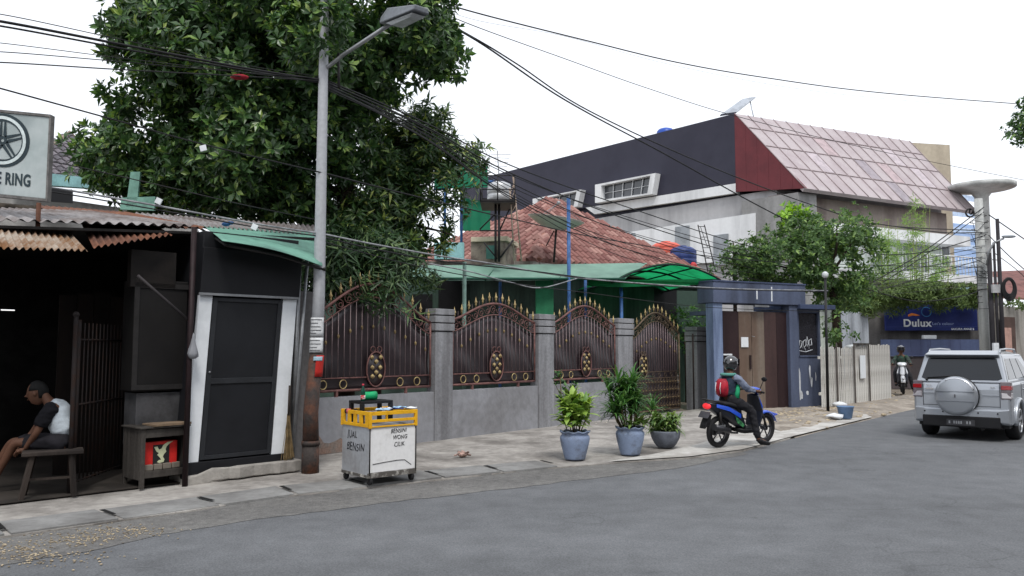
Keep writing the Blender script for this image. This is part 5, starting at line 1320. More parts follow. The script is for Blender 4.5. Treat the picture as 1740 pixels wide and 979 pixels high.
seam(brn, ds[2], ds[3], 'door_leaf')['label'] = 'brown folding door leaf'; seam(drk, ds[3], ds[4], 'door_leaf')['label'] = 'dark brown folding door leaf at the right'
nx, nz = Bpx(1265, 581, .1); mb = MB(); mb.box(Bpx(1259, 580, .1)[0], Bpx(1271, 580, .1)[0], .085, .1, Bpx(1265, 590, .1)[1], Bpx(1265, 573, .1)[1]); mb.build('notice', white, mdl)
hx, hz = Bpx(1275, 616, .1); mb = MB(); mb.box(hx - .03, hx + .03, .085, .1, hz - .18, hz + .2); mb.build('worn_latch', drk, mdl)
mb = MB(); hx, hz = Bpx(1277, 571, .1); mb.tube([(hx, .09, hz), (hx, .03, hz - .02), (hx + .05, .03, hz - .02)], .01, 5); mb.build('handle', steel, mdl)
for k, (u, v) in enumerate(((1286, 500), (1311, 495))):
    x, z = Bpx(u, v, -.06); mb = MB(); mb.box(x - .02, x + .02, -.068, -.06, z - .14*(1 + k), z + .12); mb.build('paint_chip', white, gh)
x, z = Bpx(1296, 518, -.12); mb = MB(); mb.box(x - .25, x + .25, -.1, -.02, z - .06, z - .01); mb.build('broken_fitting', steel, gh)
x, z = Bpx(1232, 602, .0); mb = MB(); mb.box(x, x + .3, .06, .1, z - .03, z + .01); mb.build('white_latch', white, gh)
# extension with a dark window
Xo = Bo + dB*(xr + .02) + V((-dB.y, dB.x, 0))*.12; gx = empty('guard_booth', Xo, AB, 'lower blue booth with a dark graffitied window and peeling white patches', 'booth')
def Xpx(u, v, y=0.0):
    n_ = V((-dB.y, dB.x, 0)); P = Xo + n_*y; h = onplane(u, v, (P.x, P.y), (dB.x, dB.y)); return (h-P).dot(dB), h.z
xb = Xpx(1395, 600)[0]; zt2 = Xpx(1370, 526)[1]
wxa, wxb = Xpx(1358, 570)[0], Xpx(1391, 570)[0]; wz0, wz1 = Xpx(1372, 604)[1], Xpx(1372, 532)[1]
mb = MB(); mb.box(0, xb, 0, 1.5, 0, wz0); mb.box(0, wxa, 0, 1.5, wz0, zt2); mb.box(wxb, xb, 0, 1.5, wz0, zt2); mb.box(wxa, wxb, 0, 1.5, wz1, zt2); mb.build('wall', bluep, gx)
mb = MB(); mb.box(-.02, Xpx(1408, 520)[0], -.25, 1.6, zt2, zt2 + .13); mb.build('roof_slab', mat('blue_slab', rgb(62, 72, 98), .9, var=.2), gx, bevel=.01)
mb = MB(); mb.box(wxa + .002, wxb - .002, .06, .1, wz0 + .002, wz1 - .002); mb.build('window', mat('dark_pane', (.02, .02, .026), .25, spec=.6), gx)
mb = MB(); mb.box(wxa - .03, wxb + .03, -.03, 0, wz0 - .04, wz0); mb.build('sill', bluep, gx)
wp_ = mat('chalk_white', rgb(210, 214, 220), .8)
mb = MB(); random.seed(12); cx, cz = Xpx(1369, 588, .05)
sq = [[(-.22, .0), (-.2, .12), (-.12, .1), (-.16, -.02), (-.2, -.05)], [(-.1, -.06), (-.08, .1), (0, .14), (.02, .02), (-.05, -.02), (.0, -.1)], [(.02, .05), (.06, .2), (.1, .06), (.05, -.02)], [(.12, -.06), (.12, .12), (.2, .16), (.22, .02), (.14, .02)], [(-.24, -.1), (.0, -.13), (.24, -.08)]]
for s_ in sq: mb.tube([(cx + a*1.1, .052, cz + b*1.3) for a, b in s_], .011, 5)
mb.build('graffiti', wp_, gx)
for (u, v, w_, h_) in ((1358, 650, .13, .9), (1361, 672, .16, .3), (1376, 632, .07, .5), (1379, 650, .10, .3), (1386, 640, .05, .3), (1372, 668, .12, .12)):
    x, z = Xpx(u, v); n = 9; pts = []
    for i in range(n): a = 2*PI*i/n; k = random.uniform(.6, 1.1); pts.append((x + w_/2*k*math.cos(a), z + h_/2*k*math.sin(a)))
    flat('peeled_patch', pts, -.002, wp_, gx)

# ================================================================== PICKET FENCE
f0 = gnd(1396, 693, .06); f1 = gnd(1512, 677, .06); f0.z = f1.z = 0
dF = (f1 - f0); lf = dF.length; dF.normalize(); AF = math.atan2(dF.y, dF.x)
pf = empty('picket_fence', f0, AF, 'weathered white vertical board fence with a door, beyond the blue booth', 'fence')
wwood = mat('weathered_white_wood', rgb(206, 205, 200), .95, c2=rgb(112, 102, 94), scale=6, streak=True, mix=(.46, .62), fine=.3)
def Fpx(u, v): h = onplane(u, v, (f0.x, f0.y), (dF.x, dF.y)); return (h - f0).dot(dF), h.z
random.seed(6)
xg = Fpx(1450, 640)[0]; x2 = Fpx(1475, 640)[0]
x = 0.05
while x < xg - .1:
    h = 1.72 + random.uniform(-.06, .05); mb = MB(); mb.box(0, .075, 0, .02, .05, h); o = mb.build('picket', wwood, pf, bevel=.003); o.location = (x, 0, 0); o.rotation_euler = (0, R(random.uniform(-1.2, 1.2)), 0); x += .122 + random.uniform(-.012, .015)
while x < lf:
    h = 1.78 + random.uniform(-.02, .02) + .03*(x > x2); mb = MB(); mb.box(0, .15, 0, .02, .03, h); o = mb.build('board', wwood, pf, bevel=.003); o.location = (x, -.03*(x > x2), 0); x += .158
MB().box(0, lf, .022, .07, .4, .48).build('fence_rail', wwood, pf); MB().box(0, lf, .022, .07, 1.4, 1.48).build('fence_rail', wwood, pf)
mb = MB()
for xx in (Fpx(1420, 640)[0], xg, x2): MB().box(xx - .03, xx + .03, -.06, -.032, 0, 1.86).build('fence_post', mat('grey_post_wood', rgb(90, 84, 80), .9), pf)
mb = MB(); mb.box(xg, x2, -.06, -.035, 1.78, 1.86); mb.build('door_lintel', gw, pf)
mb = MB(); a, z = Fpx(1463, 615); mb.box(a - .22, a + .2, -.066, -.04, z - .5, z + .2); mb.build('door_patch', white, pf)
p = gnd(1448, 620, .05); pp_ = at(1447, 590, 25.4); mb = MB(); mb.ball(pp_, .17, 10, 6, (1.3, 1, .5)); tag(mb.build('white_bundle', white, loc=pp_), 'white rounded bundle resting on the fence top by its door', 'bundle')
# black lamp post at the fence
pl = gnd(1407, 700, .05); bp = empty('garden_lamp_post', pl, 0, 'thin black lamp post standing before the left end of the white board fence', 'lamp post')
mb = MB(); tpz = at(1409, 476, pl.y).z; mb.tube([(0, 0, 0), (.03, 0, tpz)], .04, 8, r1=.03); mb.build('pole', black, bp)
mb = MB(); mb.lathe([(.03, 0), (.08, .04), (.09, .12), (.04, .17), (.0001, .18)], (.03, 0, tpz), 10); mb.build('lamp_cap', mat('lamp_white', rgb(200, 204, 206), .4), bp)
# blue bucket and rubbish
p = gnd(1437, 711, .06); bk = empty('bucket', p, 0, 'small blue grey plastic bucket standing on the dusty verge', 'bucket')
MB().lathe([(.13, 0), (.14, .01), (.185, .26), (.2, .27), (.2, .285), (.175, .285), (.13, .03)], n=20).build('pail', mat('bucket_blue', rgb(104, 132, 168), .5), bk)
MB().tube([(-.19, 0, .27), (-.1, -.05, .17), (.1, -.05, .17), (.19, 0, .27)], .006, 5).build('handle', steel, bk)
for k, (u, v, lb_) in enumerate(((1418, 710, 'white crumpled plastic lying left of the bucket'), (1427, 690, 'white plastic scrap on the rubble beside the black lamp post'))):
    p = gnd(u, v, .09); mb = MB(); mb.ball(p + V((0, 0, .04)), .17, 9, 5, (1.3, .8, .35)); mb.xf(lambda q_: V(q_) + V((0, 0, .06*noise.noise(V(q_)*9)))); tag(mb.build('plastic_scrap', white, loc=p), lb_, 'litter')
# walls behind the fence
def wallseg(name, u0, u1, Y0, Y1, vtop, z0, m, label, cat, th=.25, ztop=None):
    a, b = at(u0, vtop, Y0), at(u1, vtop, Y1); zt_ = ztop if ztop else a.z
    dd = (b-a); dd.z = 0; dd.normalize(); nn = V((-dd.y, dd.x, 0))
    mb = MB(); mb.prism([V((a.x, a.y, z0)), V((b.x, b.y, z0)), V((b.x, b.y, z0)) + nn*th, V((a.x, a.y, z0)) + nn*th], (0, 0, zt_ - z0))
    return tag(mb.build(name, m, loc=V((a.x, a.y, z0)), bevel=.01), label, cat)
greyw = mat('old_grey_wall', rgb(120, 118, 118), .9, c2=rgb(84, 82, 82), scale=1.6, streak=True, mix=(.35, .65), fine=.14)
wallseg('side_wall', 1425, 1475, 31, 32.5, 528, 0, mat('whitewashed_wall', rgb(168, 174, 182), .9, c2=rgb(120, 124, 130), scale=1.4, streak=True), 'whitewashed wall between the leafy tree and the grey street wall', 'wall')
wallseg('street_wall', 1470, 1702, 34.6, 34.2, 505, 0, greyw, 'old grey street wall that carries the big blue paint signboard', 'wall')
# blue signboard with lettering
sb0, sb1 = at(1505, 562, 34.15), at(1662, 564, 33.85); d_ = (sb1-sb0); d_.z = 0; Wd = d_.length; ad = math.atan2(d_.y, d_.x)
zs0 = sb0.z; zs1 = at(1505, 522, 34.15).z
sg = empty('shop_signboard', V((sb0.x, sb0.y, zs0)), ad, 'long navy blue paint shop signboard with white lettering on the street wall', 'sign')
Hs = zs1 - zs0 + .12
mb = MB(); mb.box(0, Wd, 0, .12, 0, Hs); mb.build('panel', mat('navy_board', rgb(36, 50, 116), .5, c2=rgb(26, 38, 96), scale=1), sg, bevel=.01)
wt = mat('sign_white', rgb(235, 238, 242), .5)
text_mesh('Dulux', .44, 'lettering', wt, sg, TM(Wd*.345, -.006, .31), bold=.012)
text_mesh('Let\'s colour', .17, 'lettering', mat('sign_pale_blue', rgb(150, 165, 205), .5), sg, TM(Wd*.625, -.006, .29), bold=.003)
text_mesh('SAKURA AMAZ 2', .115, 'lettering', wt, sg, TM(Wd*.835, -.006, .06), bold=.004)
mb = MB(); mb.box(.02, Wd - .02, -.005, 0, .155, .165); mb.build('rule_line', mat('sign_line', rgb(80, 96, 160), .5), sg)
flat('flourish', [(Wd*.25, .60), (Wd*.25, .68), (Wd*.29, .75), (Wd*.34, .71), (Wd*.38, .65), (Wd*.34, .63), (Wd*.3, .65)], -.004, mat('orange_print', rgb(225, 130, 60), .5), sg)
annulus('flourish_arc', Wd*.45, .80, .18, .215, -.004, mat('cyan_print', rgb(70, 130, 190), .5), sg)
# hoarding below
hb_ = mat('blue_grey_hoarding', rgb(78, 90, 122), .6, .1, c2=rgb(66, 74, 104), scale=1, streak=True)
hd_ = mat('brown_grey_gate', rgb(92, 84, 86), .7, .1, c2=rgb(74, 68, 70), scale=1, streak=True)
ho = empty('metal_hoarding', at(1496, 665, 33.4), 0, 'wide blue grey sheet metal gate below the navy signboard', 'gate')
a, b = at(1497, 577, 33.5), at(1700, 582, 33.2)
n = 12
for i in range(n):
    p, q_ = a.lerp(b, i/n), a.lerp(b, (i+.985)/n); zm = at(1500, 605, 33.5).z
    mb = MB(); mb.prism([V((p.x, p.y, zm)), V((q_.x, q_.y, zm)), V((q_.x, q_.y, a.z)), V((p.x, p.y, a.z))], (0, .06, 0)); mb.build('upper_sheet', hb_, ho, world=True)
    mb = MB(); mb.prism([V((p.x, p.y, .02)), V((q_.x, q_.y, .02)), V((q_.x, q_.y, zm - .02)), V((p.x, p.y, zm - .02))], (0, .06, 0)); mb.build('lower_sheet', hd_, ho, world=True)
mb = MB(); mb.tube([V((a.x, a.y - .05, zm)), V((b.x, b.y - .05, zm))], .03, 5); mb.build('rail', hb_, ho, world=True)
lamp2 = at(1578, 573, 33.6); mb = MB(); mb.box(-.28, .28, -.12, .05, -.08, .08); mb.box(-.2, .2, -.06, .05, -.2, -.1); o = mb.build('gate_light', white, bevel=.02); o.location = lamp2; tag(o, 'small white lamp fitting between the signboard and the metal gate', 'lamp')
# far right wall with door
wallseg('corner_wall', 1694, 1800, 33.0, 36, 520, 0, mat('beige_grey_wall', rgb(150, 146, 140), .9, c2=rgb(118, 112, 106), scale=1.4, streak=True), 'beige grey wall at the far right behind the utility poles', 'wall')
a, b = at(1703, 612, 32.9), at(1728, 612, 33.4); mb = MB(); mb.prism([V((a.x, a.y, 0)), V((b.x, b.y, 0)), V((b.x, b.y, 3.0)), V((a.x, a.y, 3.0))], (0, .05, 0)); o = mb.build('side_door', mat('brown_doorway', rgb(80, 62, 56), .8), loc=V((a.x, a.y, 0)))
tag(o, 'dark doorway in the beige wall at the far right', 'doorway')
a, b = at(1704, 612, 32.8), at(1721, 612, 33.15); mb = MB(); mb.prism([V((a.x, a.y, 0)), V((b.x, b.y, 0)), V((b.x, b.y, 2.55)), V((a.x, a.y, 2.55))], (0, .05, 0)); o = mb.build('pink_door', mat('dusty_pink_door', rgb(176, 140, 128), .8), loc=V((a.x, a.y, 0)))
tag(o, 'dusty pink door leaf in the far right doorway', 'door')
# brown roofed house, far right
hr = empty('brown_roofed_house', V((at(1720, 500, 40).x, 40, 0)), 0, 'low house with a brown tiled roof behind the utility poles', 'house')
mb = MB(); p, q_ = at(1690, 500, 39), at(1830, 500, 42); mb.prism([V((p.x, p.y, 0)), V((q_.x, q_.y, 0)), V((q_.x, q_.y + 5, 0)), V((p.x, p.y + 5, 0))], (0, 0, 3.7)); mb.build('wall', greyw, hr, world=True)
mb = MB(); a, b, c, d = at(1640, 500, 38), at(1830, 512, 40), at(1850, 455, 46), at(1670, 462, 45); mb.add([a, b, c, d, a + V((0, 0, -.1)), b + V((0, 0, -.1)), c + V((0, 0, -.1)), d + V((0, 0, -.1))], [(0,1,2,3),(4,7,6,5),(0,4,5,1),(1,5,6,2),(2,6,7,3),(3,7,4,0)]); mb.build('roof', mat('brown_roof', rgb(124, 86, 82), .85, c2=rgb(96, 66, 64), scale=2, fine=.2), hr, world=True)

# ================================================================== WHITE BUILDING
KB = 1.34      # the building stands well behind the street wall
def ZK(z): return 1.7 + (z - 1.7)*KB
F0 = V((9.8, 27.0, 0))*KB; dSd = V((-.875, 1, 0)).normalized()*KB
wb = empty('white_building', F0, 0, 'large modern house with black cladding, pinkish red metal roof and white walls', 'building')
def SD(u, v, o=0.0):
    n_ = V((-dSd.y, dSd.x, 0)); P = F0 + n_*o      # n_ points to the left/front side
    return onplane(u, v, (P.x, P.y), (dSd.x, dSd.y))
nSd = V((-dSd.y, dSd.x, 0)); 
if nSd.dot(V((-1, -1, 0))) < 0: nSd = -nSd
sgn = 1 if V((-dSd.y, dSd.x, 0)).dot(nSd) > 0 else -1
def SDo(u, v, o): return SD(u, v, sgn*o)
cw = mat('white_render', rgb(222, 224, 226), .85, c2=rgb(200, 202, 204), scale=.6, streak=True, fine=.04)
gyw = mat('pale_grey_render', rgb(176, 176, 178), .9, c2=rgb(150, 150, 152), scale=.5, streak=True, fine=.06)
stn = mat('stained_concrete', rgb(150, 150, 150), .9, c2=rgb(118, 118, 118), scale=.9, streak=True, fine=.1, mix=(.35, .65))
clad = mat('black_cladding', rgb(52, 52, 66), .55, .1, c2=rgb(46, 46, 60), scale=.4, fine=.03)
redm = mat('dark_red_cladding', rgb(104, 46, 52), .55, .1, c2=rgb(94, 42, 48), scale=.8, fine=.04)
far_ = F0 + dSd*19
def P3(p, z): return V((p.x, p.y, z))
dFr = V((8.5, 4.4, 0)).normalized()*KB
# main volume
fr1 = F0 + dFr*9.7
mb = MB(); inn = [F0 - nSd*.0 + dFr*.15 + dSd*.9, F0 + dFr*9.2 + dSd*.9, F0 + dFr*9.2 + dSd*19, F0 + dSd*19]
mb.prism([P3(inn[0], 0), P3(inn[1], 0), P3(inn[2], 0), P3(inn[3], 0)], (0, 0, ZK(7.3))); mb.build('main_wall', gyw, wb, world=True)
zR = at(1250, 193, SD(1250, 193).y).z
# dark clad upper volume: side face down to the slanting lower edge
K0 = SDo(1250, 193, .03); 
def ptz(u, z, o=.03): h = SDo(u, 400, o); return V((h.x, h.y, z))
zb1, zb2 = SDo(1248, 312, .03).z, SDo(995, 353, .03).z
pf_ = SDo(1250, 300, .03); pb_ = P3(far_ + nSd*.03, 0)
mb = MB(); mb.prism([P3(pf_, zR), P3(pb_, zR), P3(pb_, zb2), P3(SDo(995, 353, .03), zb2), P3(pf_, zb1)], dFr*.3 + V((0, 0, 0))); mb.build('black_cladding', clad, wb, world=True)
mb = MB(); up0 = pf_ + dFr*.3; mb.prism([P3(up0, ZK(7.31)), P3(F0 + dFr*8.9 + dSd*2.6, ZK(7.31)), P3(F0 + dFr*8.9 + dSd*19, ZK(7.31)), P3(pb_ + dFr*.3, ZK(7.31))], (0, 0, zR - ZK(7.33))); mb.build('upper_volume', clad, wb, world=True)
mb = MB(); mb.prism([P3(pf_, zb1), P3(SDo(995, 353, .03), zb2 - .0), P3(SDo(1010, 364, .03), SDo(1010, 364, .03).z), P3(SDo(1250, 328, .03), SDo(1250, 328, .03).z)], dFr*.2); mb.build('white_band', cw, wb, world=True)
# red gable cladding
ge = SDo(1368, 320, .03); t0 = P3(pf_, zR); t1 = P3(ge, ge.z); t2 = SDo(1250, 326, .03)
mb = MB(); seg = 6
for i in range(seg):
    a, b = i/seg, (i + .985)/seg
    pa, pb2 = t2.lerp(t1, a), t2.lerp(t1, b); qa, qb = t0.lerp(t1, a), t0.lerp(t1, b)
    mb.prism([pa, pb2, qb, qa], dFr*.12)
mb.build('red_gable', redm, wb, world=True)
# mansard roof slope with standing seams
roofm = mat('red_metal_roof', rgb(168, 158, 160), .5, 0, c2=rgb(158, 146, 149), scale=.9, spec=.6, fine=.05)
eL, eR, rR = t1, at(1660, 356, 31.4*KB), at(1545, 240, 32.7*KB); rL = t0 + V((.02, 0, 0)); rR.z = rL.z; eR.z = eL.z
nrmR = (eR-eL).cross(rL-eL).normalized()
if nrmR.z < 0: nrmR = -nrmR
mb = MB(); gx_, gy_ = 44, 12; vs = []; fs = []
for off in (0, -.2):
    for j in range(gy_+1):
        for i in range(gx_+1): vs.append(eL.lerp(eR, i/gx_).lerp(rL.lerp(rR, i/gx_), j/gy_) + nrmR*off)
M_ = (gx_+1)*(gy_+1)
for j in range(gy_):
    for i in range(gx_): k = j*(gx_+1)+i; fs += [(k, k+1, k+gx_+2, k+gx_+1), (M_+k+gx_+1, M_+k+gx_+2, M_+k+1, M_+k)]
for i in range(gx_): fs += [(i, M_+i, M_+i+1, i+1), (gy_*(gx_+1)+i+1, M_+gy_*(gx_+1)+i+1, M_+gy_*(gx_+1)+i, gy_*(gx_+1)+i)]
for j in range(gy_): a0_, b0_ = j*(gx_+1), (j+1)*(gx_+1); fs += [(a0_, b0_, M_+b0_, M_+a0_), (a0_+gx_, M_+a0_+gx_, M_+b0_+gx_, b0_+gx_)]
mb.add(vs, fs)
rf = mb.build('roof_slope', roofm, wb, world=True)
mb = MB()
for i in range(16):
    t = i/15; a, b = eL.lerp(eR, t), rL.lerp(rR, t); mb.tube([a.lerp(b, k_/8) + nrmR*.015 for k_ in range(9)], .026, 4)
for t in (.27, .55, .80): mb.tube([eL.lerp(eR, k_/30).lerp(rL.lerp(rR, k_/30), t) + nrmR*.015 for k_ in range(31)], .03, 4)
mb.build('roof_seams', mat('roof_seam', rgb(156, 142, 144), .5, .0), rf, world=True)
random.seed(17)
for k, (i, j) in enumerate(((3, 1), (7, 1), (9, 1), (12, 1), (8, 0), (5, 2), (11, 2))):
    ts = (0, .27, .55, .80, 1); ta, tb = ts[j], ts[j+1]; sa, sb = i/15, (i+1)/15
    def RP(s, t): return eL.lerp(eR, s).lerp(rL.lerp(rR, s), t) + nrmR*.012
    mb = MB(); mb.prism([RP(sa + .004, ta + .01), RP(sb - .004, ta + .01), RP(sb - .004, tb - .01), RP(sa + .004, tb - .01)], nrmR*.006)
    mb.build('roof_panel', mat(['pale_roof_panel', 'grey_roof_panel', 'rosy_roof_panel'][k % 3], [rgb(190, 178, 182), rgb(156, 146, 152), rgb(182, 162, 164)][k % 3], .35, .3), rf, world=True)
# eave fascia and soffit wall
bw = F0 + dFr*.25 + dSd*.75
def FR(u, v, o=.75):
    P = F0 + dSd*o; return onplane(u, v, (P.x, P.y), (dFr.x, dFr.y))
mb = MB(); brz = mat('brown_grey_band', rgb(150, 140, 134), .85, c2=rgb(128, 116, 112), scale=.6, streak=True)
zE_ = eL.z; mb.prism([P3(F0 + dFr*.1 + dSd*.6, ZK(6.15)), P3(F0 + dFr*9.0 + dSd*.6, ZK(6.15)), P3(F0 + dFr*9.0 + dSd*1.2, ZK(6.15)), P3(F0 + dFr*.1 + dSd*1.2, ZK(6.15))], (0, 0, zE_ - ZK(6.2))); mb.build('brown_band', brz, wb, world=True)
mb = MB(); mb.prism([P3(F0 + dSd*.0, 0), P3(F0 + dFr*.9, 0), P3(F0 + dFr*.9 + dSd*.6, 0), P3(F0 + dSd*2.2, 0)], (0, 0, zE_ - .12)); mb.build('corner_wall', stn, wb, world=True)
mb = MB(); mb.prism([P3(F0 + dFr*1.5 + dSd*.1, ZK(5.75)), P3(F0 + dFr*9.6 + dSd*.1, ZK(5.75)), P3(F0 + dFr*9.6 + dSd*1.3, ZK(5.75)), P3(F0 + dFr*1.5 + dSd*1.3, ZK(5.75))], (0, 0, .38*KB)); mb.build('white_fascia', cw, wb, world=True)
mb = MB(); mb.prism([P3(F0 + dFr*.9 + dSd*.78, 0), P3(F0 + dFr*9.1 + dSd*.78, 0), P3(F0 + dFr*9.1 + dSd*.9, 0), P3(F0 + dFr*.9 + dSd*.9, 0)], (0, 0, ZK(5.75))); mb.build('front_wall', mat('pale_green_white', rgb(200, 208, 202), .85, c2=rgb(176, 184, 178), scale=.8, streak=True), wb, world=True)
winm = mat('grey_window', rgb(110, 116, 120), .25, spec=.6, var=.3, scale=1)
for (u0, u1, v0, v1) in ((1535, 1580, 412, 470), (1600, 1614, 405, 452), (1478, 1505, 412, 462)):
    mb = MB(); a, b = FR(u0, v1, .74), FR(u1, v1, .74); zz = FR(u0, v0, .74).z
    mb.prism([a, V((b.x, b.y, a.z)), V((b.x, b.y, zz)), V((a.x, a.y, zz))], dSd*.05); wo = mb.build('window', winm, wb, world=True)
    mb = MB(); mb.tube([a, V((b.x, b.y, a.z)), V((b.x, b.y, zz)), V((a.x, a.y, zz)), a], .05, 4); mb.build('window_frame', cw, wo, world=True)
mb = MB(); mb.prism([P3(F0 + dFr*1.6 - dSd*.8, ZK(4.15)), P3(F0 + dFr*9.9 - dSd*.8, ZK(4.15)), P3(F0 + dFr*9.9 + dSd*.77, ZK(4.15)), P3(F0 + dFr*1.6 + dSd*.77, ZK(4.15))], (0, 0, .3*KB)); bal = mb.build('balcony', cw, wb, world=True)
mb = MB()
for i in range(40): p = F0 + dFr*(1.8 + i*.2) - dSd*.7; mb.tube([P3(p, ZK(4.45)), P3(p, ZK(5.15))], .02, 4)
p, q_ = F0 + dFr*1.7 - dSd*.7, F0 + dFr*9.8 - dSd*.7; mb.tube([P3(p, ZK(5.15)), P3(q_, ZK(5.15))], .035, 5); mb.build('railing', cw, bal, world=True)
# side wall: white recess, shutters, protruding windows
mb = MB(); mb.prism([SDo(1283, 440, .05), SDo(1040, 460, .05), SDo(1040, 399, .05), SDo(1110, 388, .05), SDo(1283, 362, .05)], dFr*.04); mb.build('white_side_wall', cw, wb, world=True)
for (u0, u1, v0, v1) in ((1060, 1078, 397, 445), (1147, 1170, 384, 440), (1212, 1236, 398, 450)):
    mb = MB(); mb.prism([SDo(u0, v1, .11), SDo(u1, v1, .11), SDo(u1, v0 - 1, .11), SDo(u0, v0 + 2, .11)], dFr*.05)
    mb.build('shutter', mat('grey_shutter', rgb(150, 156, 162), .7, var=.2, scale=2), wb, world=True)
for (pts, n_) in ((((1011, 345), (1108, 330), (1114, 294), (1011, 314)), 5), (((905, 360), (981, 351), (987, 322), (905, 338)), 4)):
    Pn = [SDo(u, v, .34) for u, v in pts]; wr = empty('tmp', (0, 0, 0)); bpy.data.objects.remove(wr)
    Pb = [p - nSd*.31 for p in Pn]; ctr = sum(Pn, V())/4; Pi = [p.lerp(ctr, .16) for p in Pn]
    Pi[0] = Pn[0].lerp(ctr, .22); Pi[3] = Pn[3].lerp(ctr, .22)
    Pib = [p - nSd*.26 for p in Pi]
    vs = Pn + Pb + Pi + Pib; fs = []
    for i in range(4): j = (i+1) % 4; fs += [(i, j, 8+j, 8+i), (i, 4+i, 4+j, j), (8+i, 8+j, 12+j, 12+i)]
    f_ = MB().add(vs, fs).build('window_frame', cw, wb, world=True)
    MB().prism([p + nSd*.02 for p in Pib], -nSd*.02).build('pane', glass('blue_black_glass', (.05, .055, .065, 1), .15), f_, world=True)
    mb = MB()
    for i in range(1, n_): t = i/n_; a, b = Pib[0].lerp(Pib[1], t) + nSd*.06, Pib[3].lerp(Pib[2], t) + nSd*.06; mb.tube([a, b], .03, 4)
    mb.tube([Pib[0].lerp(Pib[3], .5) + nSd*.06, Pib[1].lerp(Pib[2], .5) + nSd*.06], .02, 4)
    mb.build('mullion', cw, f_, world=True)
# roof items
mb = MB(); p = at(1131, 228, 33.5*KB); p.z = zR - .0; mb.lathe([(.48, 0), (.51, .05), (.51, .4), (.48, .44), (.51, .48), (.51, .83), (.4, .96), (.16, 1.04), (.0001, 1.07)], p, 20)
tag(mb.build('water_tank', mat('bright_blue_tank', rgb(46, 82, 170), .35), loc=p), 'bright blue water tank peeking over the black clad roof edge', 'water tank')
mb = MB(); a, b = at(1225, 194, 41.5), at(1252, 190, 41.5); c, d = at(1285, 164, 42.2), at(1262, 168, 42.2); mb.prism([a, b, c, d], (0, .3, -.03)); mb.tube([c.lerp(d, .5), V((c.x, c.y, zR))], .03, 5)
tag(mb.build('solar_panel', mat('panel_grey', rgb(170, 176, 184), .3, .3), loc=a), 'tilted grey solar panel on the top corner of the building', 'solar panel')
mb = MB(); a, b = at(1541, 242, 47), at(1614, 252, 47.6); mb.prism([V((a.x, a.y, 5)), V((b.x, b.y, 5)), V((b.x + 1, b.y + 3, 5)), V((a.x + 1, a.y + 3, 5))], (0, 0, a.z - 5))
tag(mb.build('stair_tower', mat('tan_cladding', rgb(176, 166, 148), .8, c2=rgb(158, 148, 132), scale=.5, streak=True), loc=V((a.x, a.y, 5))), 'tan clad stair tower rising behind the red metal roof', 'tower')
# canopy slab on a column (right end)
wt_ = empty('water_tower', at(1678, 560, 42), 0, 'pale concrete umbrella slab on a round column right of the red roof', 'tower')
p = at(1678, 560, 42); zt3 = at(1678, 318, 42)
mb = MB(); mb.lathe([(.36, 0), (.34, zt3.z - .55), (.5, zt3.z - .32), (1.5, zt3.z - .14), (1.62, zt3.z - .1), (1.64, zt3.z + .10), (.4, zt3.z + .14), (.0001, zt3.z + .27)], (p.x, p.y, 0), 24); mb.build('slab', mat('pale_slab', rgb(190, 192, 190), .85, c2=rgb(160, 162, 160), scale=1), wt_, world=True)
# glass blue tower block far away
bb = empty('glass_block', at(1650, 500, 70), 0, 'pale blue glazed high-rise far behind the white building', 'building')
a, b = at(1612, 480, 70), at(1672, 480, 72); zt4 = at(1640, 378, 70).z
mb = MB(); mb.prism([V((a.x, a.y, 0)), V((b.x, b.y, 0)), V((b.x, b.y + 8, 0)), V((a.x, a.y + 8, 0))], (0, 0, zt4)); mb.build('wall', mat('hazy_blue_glass', rgb(150, 176, 216), .4, c2=rgb(130, 158, 200), scale=.2), bb, world=True)
for i in range(9):
    z = 3 + i*1.5; mb = MB(); mb.prism([V((a.x, a.y - .05, z)), V((b.x, b.y - .05, z)), V((b.x, b.y - .05, z + .5)), V((a.x, a.y - .05, z + .5))], (0, .1, 0)); mb.build('window', mat('far_window', rgb(180, 200, 228), .3), bb, world=True)

# ================================================================== LEFT BACKGROUND HOUSE
lh = empty('tiled_roof_house', at(110, 350, 19), 0, 'house with a dark patterned tile roof and turquoise fascia behind the workshop', 'house')
a, b = at(-60, 340, 17.5), at(330, 340, 22)
mb = MB(); mb.prism([V((a.x, a.y, 0)), V((b.x, b.y, 0)), V((b.x - 2, b.y + 6, 0)), V((a.x - 2, a.y + 6, 0))], (0, 0, at(-60, 315, 17.5).z)); mb.build('wall', mat('grey_cream_wall', rgb(170, 168, 166), .9, c2=rgb(130, 128, 126), scale=1), lh, world=True)
mb = MB(); mb.prism([at(40, 290, 17.6), at(190, 306, 19.3), at(190, 322, 19.3), at(40, 312, 17.6)], (0, .2, 0)); mb.build('fascia', mat('turquoise_fascia', rgb(140, 184, 186), .8), lh, world=True)
mb = MB(); mb.prism([at(78, 320, 17.5), at(122, 322, 18.0), at(122, 345, 18.0), at(78, 342, 17.5)], (0, .05, 0)); mb.build('window', black, lh, world=True)
darkt = island('dark_tile', [(0, rgb(70, 66, 72)), (.5, rgb(104, 98, 104)), (1, rgb(54, 52, 58))], .6)
tl0, tl1, tap = at(20, 300, 17.8), at(230, 306, 20.0), at(118, 226, 22.5); tl1.z = tl0.z
random.seed(13); mb = MB().add([tl0, tl1, tap], [(0, 1, 2)]); rr_ = mb.build('roof', darkt, lh, world=True)
tiles(tl0, tl1, tap, 'roof_tiles', darkt, rr_, .22, .3, .05)
mb = MB(); mb.tube([tl0, tap, tl1], .08, 6); mb.build('ridge_cap', mat('tan_ridge', rgb(150, 132, 120), .9, var=.3), rr_, world=True)
